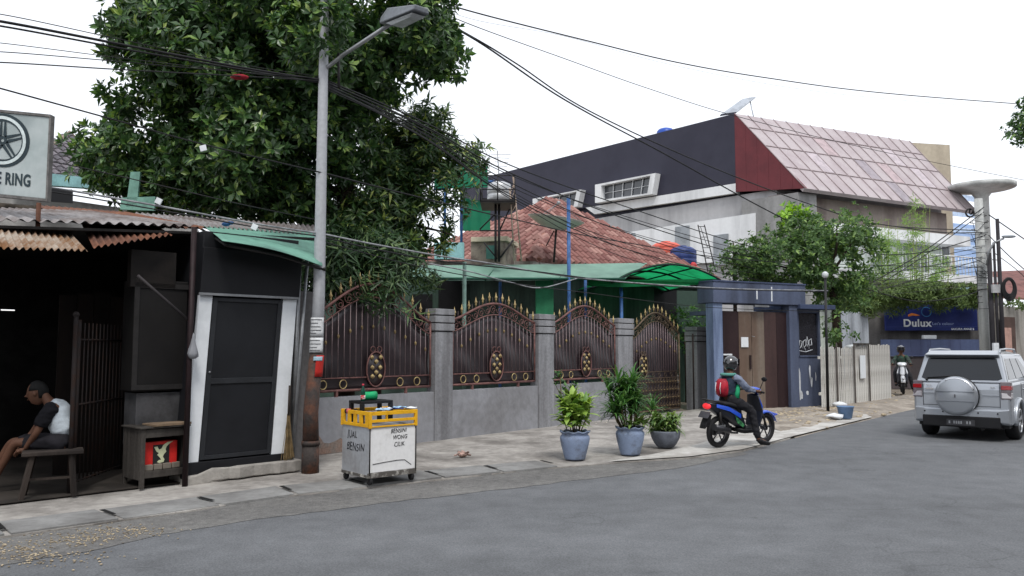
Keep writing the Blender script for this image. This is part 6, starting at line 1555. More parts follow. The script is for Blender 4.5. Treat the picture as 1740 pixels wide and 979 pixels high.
for (pts, lb_) in ((((222, 292), (238, 292), (232, 352), (214, 352)), 'tall narrow mint green board rising behind the tin roof'), (((206, 336), (264, 334), (262, 358), (204, 356)), 'low mint green board leaning behind the tin roof')):
    mb = MB(); Pp = [at(u, v, 13.4 if len(lb_) > 55 else 13.2) for u, v in pts]; mb.prism(Pp, (0, .05, 0)); tag(mb.build('mint_board', mat('mint_green', rgb(118, 160, 146), .8, var=.25, scale=2), loc=Pp[3]), lb_, 'board')

# ================================================================== RIGHT TREES
midt = island('street_tree_leaf', [(0, rgb(66, 94, 54)), (.4, rgb(88, 118, 68)), (.7, rgb(52, 76, 46)), (.9, rgb(116, 146, 80)), (1, rgb(140, 168, 92))], .5, .28)
tp = at(1425, 600, 25.5); tp.z = 0
t4 = empty('street_tree', tp, 0, 'rounded bright green leafy tree above the blue booth and white fence', 'tree')
mb = MB(); mb.tube([tp, at(1420, 520, 25.5), at(1400, 440, 25.5), at(1380, 390, 25.5)], [.16, .13, .1, .04], 8); mb.build('trunk', bark, t4, world=True)
lb = MB()
for (u, v) in ((1290, 440), (1460, 400), (1340, 400), (1430, 370)): limb(lb, at(1408, 470, 25.5), at(u, v, 25.4), .06, .015)
lb.build('branches', bark, t4, world=True)
els = [ell(1400, 430, 25.5, 95, 76, 1.6), ell(1330, 455, 25.5, 80, 40, 1.2), ell(1320, 440, 25.5, 75, 50, 1.3), ell(1265, 445, 25.5, 42, 38, .8), ell(1440, 400, 25.5, 45, 55, 1.1), ell(1350, 372, 25.8, 40, 26, .7), ell(1440, 490, 25, 40, 46, .8), ell(1400, 490, 25.3, 56, 34, .8), ell(1425, 560, 24.8, 32, 36, .6)]
crown('crown', midt, t4, els, 80, .155, .08, per=7, droop=.35, gap=.42, nscale=1.0, seed=71)
limet = island('bright_shoot_leaf', [(0, rgb(130, 176, 56)), (.5, rgb(160, 200, 80)), (1, rgb(104, 150, 50))], .5, .35)
crown('bright_shoots', limet, t4, [ell(1345, 365, 25.6, 26, 18, .5), ell(1366, 358, 25.6, 16, 10, .4)], 60, .2, .1, per=7, seed=72)  # brighter yellow-green shoots at the top of the crown
# small sparse tree between roof and green tree
tp = at(1248, 520, 26.6); tp.z = 0
t5 = empty('sparse_tree', tp, 0, 'small sparse tree between the white side wall and the rounded green tree', 'tree')
mb = MB(); mb.tube([tp, at(1248, 440, 26.6), at(1246, 412, 26.6)], [.08, .06, .02], 6); mb.build('trunk', bark, t5, world=True)
crown('crown', deep, t5, [ell(1246, 430, 26.6, 26, 32, .5), ell(1240, 465, 26.4, 36, 20, .6)], 48, .14, .06, per=6, gap=.5, nscale=2.4, seed=73)
# bamboo and creeper
bamb = island('bamboo_leaf', [(0, rgb(112, 146, 74)), (.5, rgb(146, 176, 100)), (1, rgb(88, 124, 60))], .5, .3)
for k, (u, v, ru, rv, n_) in enumerate(((1508, 440, 26, 72, 6), (1558, 425, 28, 84, 7), (1600, 470, 22, 40, 5))):
    b0 = at(u, 560, 35.8); b0.z = 0
    bt = empty('bamboo', b0, 0, ['clump of feathery yellow green bamboo nearest the rounded green tree', 'tallest feathery bamboo clump, in the middle of the three before the balcony', 'short feathery bamboo clump nearest the concrete utility pole'][k], 'bamboo', 'bamboo clumps before the white building')
    random.seed(80 + k); mb = MB()
    for i in range(n_):
        x = random.uniform(-.3, .3); top = at(u + random.uniform(-ru, ru)*.8, v - rv*random.uniform(.6, 1), 35.8); mb.tube([b0 + V((x, 0, 0)), b0.lerp(top, .5) + V((x*.5, 0, 0)), top], [.03, .022, .006], 5)
    mb.build('stems', mat('bamboo_stem', rgb(130, 142, 80), .6), bt, world=True)
    crown('foliage', bamb, bt, [ell(u, v, 35.8, ru, rv, .6)], 60, .26, .035, per=8, droop=.5, gap=.40, nscale=1.2, seed=90 + k, up=.1)
cp = at(1590, 510, 33.0)
ck = empty('hedge', V((cp.x, cp.y, 2.5)), 0, 'dark green creeper hedge spilling over the top of the navy signboard', 'hedge')
hed = island('creeper_leaf', [(0, rgb(70, 92, 46)), (.5, rgb(96, 118, 60)), (.8, rgb(54, 74, 38)), (1, rgb(126, 146, 80))], .6, .15)
crown('foliage', hed, ck, [ell(1500, 503, 33, 44, 22, .7), ell(1560, 500, 33, 50, 22, .7), ell(1620, 503, 33, 50, 22, .7), ell(1668, 505, 33, 26, 20, .6), ell(1520, 528, 33.4, 20, 7, .3), ell(1600, 524, 33.4, 28, 9, .3), ell(1460, 510, 32.6, 40, 36, .7), ell(1590, 512, 33, 100, 11, .4)], 190, .2, .045, per=8, gap=.36, droop=.6, seed=95)
mb = MB(); mb.prism([at(1470, 515, 34.3), at(1690, 515, 34.1), at(1690, 492, 34.1), at(1470, 492, 34.3)], (0, .3, 0)); mb.build('trellis', bark, ck, world=True)
crown('verge_leaves', mid, ck, [], 1, .1, .1) if False else None
ck2 = empty('hedge', at(1730, 520, 33.2), 0, 'low green creeper on top of the beige wall at the far right', 'hedge')
crown('foliage', hed, ck2, [ell(1730, 517, 33.4, 26, 8, .4), ell(1775, 517, 34, 30, 8, .4)], 200, .16, .06, per=7, gap=.3, seed=97)
# tree at the right frame edge
tp = V((at(1860, 500, 21).x, 21, 0))
t6 = empty('roadside_tree', tp, 0, 'dark tree whose branch tip enters at the upper right edge of the photo', 'tree')
mb = MB(); mb.tube([tp, at(1858, 400, 21), at(1850, 250, 21)], [.2, .16, .08], 8); mb.tube([at(1852, 300, 21), at(1800, 250, 21), at(1742, 222, 20.8)], [.07, .05, .01], 6); mb.build('trunk', bark, t6, world=True)
crown('crown', dark_leaf, t6, [ell(1756, 215, 20.8, 40, 32, .6), ell(1728, 232, 20.8, 18, 18, .35), ell(1722, 215, 20.8, 12, 12, .3), ell(1830, 190, 21, 75, 80, 1.4), ell(1880, 260, 21, 80, 70, 1.4)], 230, .12, .07, per=7, gap=.2, nscale=1.6, seed=99)

# ================================================================== UTILITY POLES
def upole(u, vb, vt, Y, r, m, label, nm='utility_pole', arms=()):
    p = at(u, vb, Y); root = empty(nm, V((p.x, p.y, 0)), 0, label, 'utility pole')
    zt_ = at(u, vt, Y).z; MB().tube([(0, 0, 0), (0, 0, zt_)], r, 12, r1=r*.75).build('shaft', m, root); return root, p, zt_
conp = mat('pole_concrete', rgb(176, 178, 176), .9, c2=rgb(146, 148, 146), scale=2, streak=True)
YP = 30.5
up1, pP, zP = upole(1674, 600, 338, YP, .20, conp, 'tall pale concrete utility pole where the cables converge')
random.seed(44); mb = MB()
for i in range(16):
    z = 3.2 + i*.24; a = random.uniform(0, 6.28); mb.ring((.0, 0, z), .2 + random.uniform(.02, .16), .012, 'z', 12, 4, a0=a, a1=a + random.uniform(3, 5.5))
for i in range(9): z0_ = random.uniform(3.2, 6.2); mb.tube([(-.25, -.1, z0_), (-.32 + random.uniform(-.15, .1), -.2, z0_ + random.uniform(.3, .9)), (.2, -.2, z0_ + random.uniform(.2, 1.2))], .014, 4)
mb.build('cable_tangle', black, up1)
mb = MB(); mb.ring((-.35, 0, zP - .55), .16, .035, 'y', 12, 5); mb.ring((-.3, 0, zP - .5), .1, .03, 'x', 10, 5); mb.build('cable_clamp', dkmetal, up1)
pd = mat('dark_pole', rgb(52, 50, 54), .8, .1)
up2, p2, z2_ = upole(1705, 600, 372, 29.8, .085, pd, 'tallest dark steel utility pole, carrying the cable coil'); 
mb = MB(); q_ = MB()
for k in range(5): mb.ring((.25, -.12, at(1718, 492, 29.8).z + .02*k), .42 - .035*k, .035, 'y', 22, 5, sx=.62)
mb.build('cable_coil', black, up2)
up3, p3, z3 = upole(1697, 600, 412, 29.9, .06, pd, 'thin dark utility pole in the middle of the dark group')
mb = MB(); mb.box(-.22, .1, -.16, -.07, at(1695, 498, 29.9).z, at(1695, 484, 29.9).z); mb.build('junction_box', mat('box_grey', rgb(170, 170, 172), .6), up3)
up4, p4, z4 = upole(1688, 600, 430, 30, .1, pd, 'shortest dark utility pole, just right of the concrete pole')
mb = MB(); mb.box(-.1, .1, -.2, -.1, .3, 1.9); mb.build('white_sleeve', white, up4)
mb = MB(); mb.tube([(0, 0, 0), (0, 0, 0)], .01, 3) if False else None
sl = empty('small_street_lamp', V((p4.x - .15, p4.y - .1, at(1676, 450, 30).z)), 0, 'small curved-arm street lamp reaching right between the utility poles', 'street lamp')
mb = MB(); mb.tube([at(1677, 450, 30), at(1680, 428, 29.9), at(1690, 412, 29.8), at(1706, 405, 29.7)], .04, 6); mb.build('arm', steel, sl, world=True)
mb = MB(); mb.ball(at(1714, 402, 29.7), .2, 10, 6, (1.4, .5, .3)); mb.build('lamp_head', mat('lamp_head_grey', rgb(150, 156, 162), .4), sl, world=True)

# ================================================================== CABLES
cabm = mat('cable_black', (.015, .015, .017), .6, spec=.3)
cabg = mat('cable_grey', rgb(150, 152, 156), .6, c2=rgb(110, 112, 116), scale=4)
def cable(name, pts, r, m, label, grp, world_pts=None):
    P = [at(*p) for p in pts] if world_pts is None else world_pts; out = []
    Q = [P[0]*2 - P[1]] + P + [P[-1]*2 - P[-2]]
    for i in range(1, len(Q) - 2):
        p0, p1, p2, p3 = Q[i-1], Q[i], Q[i+1], Q[i+2]; n = 10
        for k in range(n):
            t = k/n; out.append(.5*((2*p1) + (p2-p0)*t + (2*p0 - 5*p1 + 4*p2 - p3)*t*t + (3*p1 - p0 - 3*p2 + p3)*t**3))
    out.append(P[-1]); mb = MB(); mb.tube(out, r, 5)
    return tag(mb.build(name, m, loc=P[0]), label, 'cable', grp)
g1 = 'cables running left from the street lamp pole'
C_ = [
 ([(-140, 18, 7.6), (0, 36, 8.3), (240, 82, 9.4), (430, 118, 10.3), (555, 137, 10.9)], .017, cabm, 'thickest black cable left of the lamp pole, sloping in from the upper left'),
 ([(-140, 10, 7.6), (0, 24, 8.3), (200, 66, 9.2), (400, 108, 10.2), (553, 132, 10.9)], .006, cabm, 'thin cable uppermost of the left bundle'),
 ([(-140, 28, 7.6), (0, 44, 8.3), (260, 92, 9.5), (552, 142, 10.9)], .012, cabm, 'medium black cable just under the thickest one at upper left'),
 ([(-140, 62, 7.7), (0, 73, 8.4), (200, 98, 9.2), (420, 124, 10.2), (552, 140, 10.9)], .005, cabm, 'very thin cable under the thick pair at upper left'),
 ([(-140, 84, 7.7), (0, 88, 8.4), (150, 100, 9.0), (330, 116, 9.8), (555, 134, 10.9)], .006, cabm, 'thin flat cable crossing the dark tree in the left bundle'),
 ([(-140, 105, 7.7), (0, 106, 8.4), (200, 118, 9.2), (420, 130, 10.2), (555, 138, 10.9)], .008, cabm, 'lowest cable of the upper left bundle'),
 ([(-140, 112, 7.5), (0, 150, 8.2), (200, 205, 9.2), (345, 245, 9.9), (545, 293, 10.8)], .010, cabm, 'long black cable that crosses the dark tree and carries a white tag'),
 ([(-100, 255, 9.6), (60, 270, 9.5), (250, 310, 9.9), (400, 345, 10.3), (545, 375, 10.9)], .007, cabm, 'thin black cable low across the dark tree towards the pole'),
 ([(-120, 305, 9.7), (60, 316, 9.5), (230, 343, 9.8), (434, 380, 10.4), (546, 397, 10.85)], .013, cabg, 'pale grey cable stretched above the workshop tin roof'),
 ([(-120, 312, 9.7), (60, 323, 9.5), (230, 350, 9.8), (434, 386, 10.4), (546, 402, 10.85)], .009, cabm, 'black cable directly under the pale grey one above the tin roof'),
]
for pts, r, m, lb_ in C_: cable('cable', pts, r, m, lb_, g1)
g2 = 'cables running right from the street lamp pole'
D_ = [
 ([(546, 293, 10.8), (700, 332, 12.5), (870, 372, 15), (1050, 410, 19), (1300, 444, 24), (1674, 455, 30.4)], .012, cabm, 'black cable leaving the pole at its red tie and crossing the mango tree'),
 ([(546, 397, 10.85), (640, 416, 11.6), (760, 437, 12.8), (830, 447, 13.7), (1000, 474, 16.5), (1230, 490, 20.6), (1407, 494, 22.0)], .014, cabg, 'thick pale grey cable passing low in front of the clay roof'),
 ([(546, 402, 10.85), (640, 424, 11.6), (760, 445, 12.8), (900, 460, 14.8), (1080, 482, 18), (1230, 492, 20.6), (1407, 496, 22.0)], .012, cabm, 'black cable just under the thick pale grey cable'),
 ([(546, 410, 10.85), (700, 450, 12.0), (850, 478, 14.0), (1000, 498, 17), (1200, 522, 20.6), (1407, 530, 22.0)], .008, cabm, 'lowest thin black cable crossing in front of the canopy'),
 ([(730, 448, 13.2), (800, 462, 14.2), (868, 480, 15.5), (920, 489, 16.3), (985, 472, 17.5)], .012, cabg, 'slack pale cable loop hanging below the canopy edge'),
 ([(556, -50, 10.9), (700, 12, 15.2), (808, 68, 15), (960, 170, 18), (1130, 262, 21.5), (1280, 345, 24), (1400, 405, 26.5), (1480, 432, 28)], .019, cabm, 'heavy black cable sloping steeply before the black cladding'),
 ([(556, -54, 10.9), (700, 8, 15.2), (808, 66, 15), (880, 110, 16.5), (1000, 188, 19), (1190, 276, 22.5), (1370, 345, 26), (1500, 382, 28.2), (1660, 392, 30.4)], .017, cabm, 'heavy black cable second from the left crossing the black cladding'),
 ([(556, -70, 10.9), (690, -18, 15.2), (795, 18, 15), (1000, 70, 17.5), (1150, 106, 19.5), (1300, 132, 21.5), (1500, 158, 24.5), (1800, 182, 29)], .015, cabm, 'uppermost long black cable crossing the white sky at the right'),
 ([(556, -60, 10.9), (690, -6, 15.2), (800, 42, 15), (960, 100, 17.5), (1100, 150, 19.5), (1260, 200, 22), (1500, 258, 26), (1800, 318, 31)], .009, cabm, 'thin black cable crossing in front of the red metal roof'),
 ([(556, -66, 10.9), (690, -12, 15.2), (800, 32, 15), (960, 62, 17.5), (1140, 110, 20), (1350, 150, 23), (1550, 172, 26), (1800, 190, 30)], .004, cabg, 'finest pale cable just below the uppermost sky cable'),
]
for pts, r, m, lb_ in D_: cable('cable', pts, r, m, lb_, g2)
names = ['top', 'second', 'third', 'fourth', 'fifth', 'sixth', 'seventh', 'eighth', 'ninth']
for k in range(9):
    v0 = 138 + k*2; jj = (0, 5, -3, 6, -4, 3, 0, -12, -9)[k]; r = (.013, .009, .014, .008, .011, .009, .012, .007, .008)[k]
    cable('cable', [(558, v0, 10.9), (640, 172 + k*3 + jj*.5, 12), (740, 217 + k*5 + jj, 13.6), (870, 282 + k*9 + jj*1.6, 16), (1060, 350 + k*12 + jj, 19.5), (1280, 420 + k*9, 24.5), (1460, 455 + k*6, 27.5), (1672, 420 + k*8, 30.4)], r, cabm,
          names[k] + ' cable from the top in the fan descending from the lamp pole across the roof', g2)
g3 = 'cables around the concrete utility pole'
for k, (pts, r) in enumerate((([(1672, 352, 30.4), (1580, 420, 29.4), (1500, 470, 28.2), (1455, 492, 27.4)], .02), ([(1672, 360, 30.4), (1570, 435, 29.4), (1500, 480, 28.2)], .016), ([(1672, 395, 30.4), (1600, 395, 29.5), (1500, 382, 28.2)], .018),
    ([(1674, 400, 30.4), (1590, 425, 29.5), (1520, 433, 28.5), (1480, 430, 28)], .018), ([(1680, 365, 30.4), (1760, 420, 29)], .022), ([(1680, 400, 30.4), (1720, 440, 29.5), (1790, 500, 28)], .018), ([(1690, 430, 30), (1740, 470, 29), (1800, 540, 28)], .014), ([(1474, 492, 27.6), (1560, 512, 29), (1640, 502, 30), (1672, 490, 30.4)], .018), ([(1470, 500, 27.6), (1540, 480, 29), (1672, 440, 30.4)], .014))):
    cable('cable', pts, r, cabm, ['steepest thick cable dropping left from the utility pole top', 'second steep cable dropping left from the utility pole top', 'nearly level cable meeting the utility pole at its upper third', 'sagging cable below the level one, left of the utility pole', 'thick cable leaving the utility pole top to the right', 'cable sloping right behind the small street lamp', 'lowest cable sloping down right from the dark poles', 'sagging cable along the hedge above the signboard', 'cable rising right from the hedge to the utility pole'][k], g3)
# tags on the cables
for (u, v, Y, lb_) in ((345, 251, 9.88, 'white plastic tag on the cable crossing the dark tree'), (270, 341, 9.85, 'white plastic tag on the grey cable above the mint board'), (433, 385, 10.35, 'white plastic tag on the grey cable above the green awning')):
    mb = MB(); mb.box(-.04, .04, -.01, .01, -.045, .03); o = mb.build('cable_tag', white, bevel=.003); o.location = at(u, v, Y); o.rotation_euler = (0, R(-15 if v < 300 else 25), 0); tag(o, lb_, 'tag')
mb = MB(); p = at(407, 131, 10.2); mb.ball(p, .07, 8, 5, (1.8, 1, .5)); tag(mb.build('red_ribbon', mat('red_cloth', rgb(150, 30, 46), .8), loc=p), 'dark red rag caught on the cables in front of the tree', 'rag')
# ================================================================== SUV
silver = mat('silver_car_paint', rgb(160, 165, 172), .3, .5, var=.04, scale=1, spec=.6, fine=.01, coat=.6)
cgl = mat('car_glass', (.012, .015, .02), .06, var=.1, scale=1, spec=.45, fine=0)
car = empty('car', gnd(1634, 748, .01) + V((0, 0, 0)), -R(41), 'silver sport utility car seen from behind with a round spare wheel cover on its tailgate', 'car')
car.location = V((8.36, 14.95, .01)); car.scale = (.97, .97, .98)
W2 = .83
def arc(cy, cz, r, n=10): return [(cy + r*math.cos(PI*i/n), cz + r*math.sin(PI*i/n)) for i in range(n+1)]
prof = [(.02, .30)] + list(reversed(arc(.80, .33, .41))) + [(3.0 - .1, .27)] + list(reversed(arc(3.38, .33, .41))) + [(4.12, .32), (4.2, .5), (4.17, .8), (3.95, .98), (3.15, 1.08), (.05, 1.08), (.0, .95), (-.01, .5)]
prof = [(.02, .30)] + [p for p in reversed(arc(.80, .33, .41))] + [p for p in reversed(arc(3.38, .33, .41))] + [(4.12, .32), (4.2, .5), (4.17, .8), (3.95, .98), (3.15, 1.08), (.05, 1.08), (.0, .95), (-.01, .5)]
mb = MB(); mb.prism([(-W2, y, z) for y, z in prof], (2*W2, 0, 0))
o = mb.build('body', silver, car)
bm = bmesh.new(); bm.from_mesh(o.data); bmesh.ops.triangulate(bm, faces=[f for f in bm.faces if len(f.verts) > 6])
bm.to_mesh(o.data); bm.free(); md = o.modifiers.new('b', 'BEVEL'); md.width = .05; md.segments = 4; md.limit_method = 'ANGLE'; md.angle_limit = R(50)
mb = MB(); mb.box(-W2 + .06, W2 - .06, .1, 4.0, .24, .5); mb.build('underbody', black, car)
mb = MB(); mb.box(-W2 + .2, W2 - .2, .3, 3.9, .5, 1.04); mb.build('wheel_housing', black, car)
# greenhouse
gb_ = [(-.79, .04, 1.07), (.79, .04, 1.07), (.79, 3.1, 1.07), (-.79, 3.1, 1.07)]; gt = [(-.665, .25, 1.61), (.665, .25, 1.61), (.665, 2.3, 1.60), (-.665, 2.3, 1.60)]; gc = [(-.45, .30, 1.66), (.45, .30, 1.66), (.45, 2.2, 1.66), (-.45, 2.2, 1.66)]
mb = MB().add(gb_ + gt + gc, [(3,2,1,0), (0,1,5,4), (1,2,6,5), (2,3,7,6), (3,0,4,7), (4,5,9,8), (5,6,10,9), (6,7,11,10), (7,4,8,11), (8,9,10,11)])
cab = mb.build('cabin', silver, car); md = cab.modifiers.new('b', 'BEVEL'); md.width = .045; md.segments = 4; md.limit_method = 'ANGLE'; md.angle_limit = R(20)
for p_ in cab.data.polygons: p_.use_smooth = False
def face_pt(A, B, C, D, s, t, off):
    A, B, C, D = map(V, (A, B, C, D)); p = A.lerp(B, s).lerp(D.lerp(C, s), t); n_ = (B-A).cross(D-A).normalized(); return p + n_*off
def gpane(name, corners, sts, m, parent, off=.006, th=.012, bev=.004):
    P = [face_pt(*corners, s, t, off) for s, t in sts]; n_ = (V(corners[1])-V(corners[0])).cross(V(corners[3])-V(corners[0])).normalized()
    o = MB().prism(P, -n_*th).build(name, m, parent, bevel=bev); return o
rear = (gb_[0], gb_[1], gt[1], gt[0])
gpane('rear_window', rear, [(.05, .16), (.10, .10), (.90, .10), (.95, .16), (.93, .86), (.07, .86)], cgl, car)
mb = MB(); a_, b_ = face_pt(*rear, .12, .14, .016), face_pt(*rear, .46, .24, .016); mb.tube([a_, b_], .012, 5); mb.tube([face_pt(*rear, .12, .14, .016), face_pt(*rear, .12, .05, .03)], .02, 6); mb.build('wiper', black, car)
rs = (gb_[1], gb_[2], gt[2], gt[1])
gpane('quarter_window', rs, [(.05, .13), (.27, .13), (.27, .85), (.085, .85)], cgl, car)
gpane('side_window', rs, [(.31, .13), (.57, .13), (.57, .85), (.31, .85)], cgl, car)
gpane('side_window', rs, [(.60, .13), (.86, .13), (.80, .50), (.72, .85), (.60, .85)], cgl, car)
ls = (gb_[3], gb_[0], gt[0], gt[3])
gpane('side_window', ls, [(.1, .13), (.40, .13), (.40, .85), (.2, .85)], cgl, car); gpane('side_window', ls, [(.43, .13), (.69, .13), (.69, .85), (.43, .85)], cgl, car); gpane('quarter_window', ls, [(.73, .13), (.95, .13), (.91, .85), (.73, .85)], cgl, car)
fs_ = (gb_[2], gb_[3], gt[3], gt[2]); gpane('windscreen', fs_, [(.06, .06), (.94, .06), (.93, .93), (.07, .93)], cgl, car)
# spoiler, black strip drawn as its shadow, roof rails
mb = MB(); mb.add([(-.64, .19, 1.56), (.64, .19, 1.56), (.62, .42, 1.64), (-.62, .42, 1.64), (-.64, .14, 1.605), (.64, .14, 1.605), (.6, .42, 1.685), (-.6, .42, 1.685)], [(0,3,2,1),(4,5,6,7),(0,1,5,4),(1,2,6,5),(2,3,7,6),(3,0,4,7)]); mb.build('roof_spoiler', silver, car, bevel=.012)
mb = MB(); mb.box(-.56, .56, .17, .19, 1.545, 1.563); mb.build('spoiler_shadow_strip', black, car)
for sx in (-1, 1):
    mb = MB(); mb.tube([(sx*.62, .38, 1.63), (sx*.61, .46, 1.70), (sx*.60, 1.2, 1.715), (sx*.60, 2.0, 1.70), (sx*.6, 2.1, 1.64)], .018, 8); mb.build('roof_rail', silver, car)
# tail lights
tlr = mat('tail_red', rgb(150, 24, 30), .15, var=.1, spec=.8); tlc = mat('tail_clear', rgb(200, 196, 198), .12, .3, var=.1, spec=.8); 
for sx in (-1, 1):
    def TL(z0, z1, xi0, xi1, e, nm, m, par):
        vs = [(sx*xi0, -.016 - e, z0), (sx*(W2 + .008 + e), -.002, z0), (sx*(W2 + .008 + e), .2, z0), (sx*(W2 - .04), .2, z0), (sx*(xi0), .05, z0),
              (sx*xi1, -.012 - e, z1), (sx*(W2 + .004 + e), .004, z1), (sx*(W2 + .004 + e), .16, z1), (sx*(W2 - .04), .16, z1), (sx*(xi1), .06, z1)]
        return MB().add(vs, [(4,3,2,1,0), (5,6,7,8,9), (0,1,6,5), (1,2,7,6), (2,3,8,7), (3,4,9,8), (4,0,5,9)]).build(nm, m, par, bevel=.008)
    base = TL(.78, 1.10, .67, .665, 0, 'tail_light', mat('lamp_smoke', rgb(120, 110, 115), .15, .2, spec=.8), car)
    TL(.955, 1.035, .68, .68, .006, 'red_lens', tlr, base); TL(.80, .90, .68, .68, .005, 'clear_lens', tlc, base)
# bumper
bp_ = MB(); ys = -.09
bp_.add([(-W2 + .02, .08, .30), (-.80, ys + .06, .33), (-.62, ys, .36), (.62, ys, .36), (.80, ys + .06, .33), (W2 - .02, .08, .30),
         (-W2 - .0, .08, .62), (-.80, ys + .05, .60), (-.62, ys, .58), (.62, ys, .58), (.80, ys + .05, .60), (W2, .08, .62),
         (-W2 + .02, .4, .30), (W2 - .02, .4, .30), (-W2, .4, .62), (W2, .4, .62)],
        [(0,1,7,6),(1,2,8,7),(2,3,9,8),(3,4,10,9),(4,5,11,10),(6,7,8,9,10,11,15,14),(0,12,13,5,4,3,2,1),(0,6,14,12),(5,13,15,11),(12,14,15,13)])
bp_.build('bumper', silver, car, bevel=.02)
mb = MB(); mb.box(-.66, .66, ys - .012, .1, .24, .455); lo = mb.build('bumper_insert', black, car, bevel=.02)
mb = MB(); mb.box(-.24, .24, ys - .022, ys - .012, .275, .385); pl_ = mb.build('number_plate', mat('plate_black', (.05, .05, .055), .4), car)
mb = MB()
for x in (-.2, -.12, -.08, -.04, .0, .1, .15): mb.box(x, x + .026, ys - .026, ys - .023, .305, .358)
mb.build('plate_marks', mat('plate_print', rgb(150, 152, 156), .5), pl_)
for x in (-.62, -.3, .3, .62):
    mb = MB(); mb.ball((x, ys - .001, .52), .016, 8, 5); mb.build('parking_sensor', black, car)
# tailgate seams and badge strips
mb = MB()
for x in (-.655, .655): mb.box(x - .004, x + .004, -.013, -.0, .62, 1.08)
mb.box(-.655, .655, -.013, -.0, .635, .643); mb.build('tailgate_seam', black, car)
mb = MB(); mb.box(-.65, -.33, -.022, -.008, .86, .885); mb.box(.37, .65, -.022, -.008, .84, .86); mb.build('tailgate_crease', silver, car, bevel=.004)
mb = MB(); mb.box(-.6, -.47, -.016, -.009, .935, .962); mb.box(-.6, -.5, -.016, -.009, 1.01, 1.022); mb.box(.5, .58, -.016, -.009, .99, 1.005); mb.build('badge', chrome, car)
# spare wheel cover
sw = (-.05, 0, .83); mb = MB(); mb.lathe([(.36, -.02), (.37, -.10), (.365, -.17), (.345, -.205), (.30, -.225), (.0001, -.235)], sw, 40, 'y'); cov = mb.build('spare_wheel_cover', silver, car)
mb = MB(); mb.lathe([(.375, -.02), (.378, -.05), (.37, -.06)], sw, 40, 'y'); mb.build('cover_edge', black, cov)
for z in (.08, -.10):
    hw_ = math.sqrt(.34**2 - z*z); mb = MB(); mb.box(-.05 - hw_, -.05 + hw_, -.238, -.222, .83 + z - .006, .83 + z + .006); mb.build('cover_groove', mat('seam_grey', rgb(120, 124, 130), .4, .3), cov, bevel=.003)
mb = MB(); mb.ring((-.05, -.2, .83), .325, .02, 'y', 28, 6, a0=R(20), a1=R(120)); mb.build('cover_ridge', chrome, cov)
mb = MB(); mb.box(-.062, -.038, -.246, -.235, .80, .86); mb.build('cover_emblem', mat('badge_dark', (.1, .1, .11), .3), cov)
# wheel arches, wheels, door lines, mirror
for (cy) in (.80, 3.38):
    for sx in (-1, 1):
        mb = MB(); mb.ring((sx*(W2 + .005), cy, .33), .425, .045, 'x', 18, 8, a0=R(-6), a1=R(186)); mb.build('arch_flare', silver, car)
alloy = mat('alloy', rgb(190, 192, 196), .3, .8, var=.05)
for cy in (.80, 3.38):
    for sx in (-1, 1):
        mb = MB(); mb.lathe([(.2, -.10), (.33, -.11), (.355, -.07), (.36, 0), (.355, .07), (.33, .11), (.2, .10)], (sx*(W2 - .10), cy, .35), 32, 'x'); wo = mb.build('wheel', rubber, car)
        rm = MB(); rm.ring((sx*(W2 + .002), cy, .35), .215, .018, 'x', 28, 6); x_ = sx*(W2 - .01)
        for k in range(5):
            a = 2*PI*k/5 + .3
            for da in (-.14, .14): rm.tube([(x_, cy + .04*math.cos(a), .35 + .04*math.sin(a)), (x_, cy + .21*math.cos(a + da), .35 + .21*math.sin(a + da))], .02, 5)
        rm.lathe([(.055, -.015), (.05, .012), (.0001, .016)], (x_, cy, .35), 14, 'x'); rm.build('rim', alloy, wo)
mb = MB()
for yy, z0_ in ((1.12, .62), (1.98, .34), (2.88, .4)): mb.box(W2 - .002, W2 + .004, yy - .004, yy + .004, z0_, 1.06)
mb.box(W2 - .002, W2 + .004, 1.25, 2.9, .42, .427); mb.build('door_seams', black, car)
for yy in (1.3, 2.12): mb = MB(); mb.tube([(W2, yy, .93), (W2 + .03, yy + .03, .935), (W2 + .03, yy + .17, .935), (W2, yy + .2, .93)], .014, 6); mb.build('door_handle', silver, car)
mb = MB(); mb.box(.84, 1.02, 2.72, 2.82, 1.06, 1.2); mb.build('wing_mirror', silver, car, bevel=.02)
mb = MB(); mb.box(W2 - .01, W2 + .04, 1.25, 2.9, .29, .35); mb.build('side_step', silver, car, bevel=.01)
mb = MB(); mb.tube([(.35, .1, .24), (.35, -.05, .23)], .03, 8); mb.ball((-.02, .3, .27), .13, 8, 5); mb.build('exhaust', dkmetal, car)

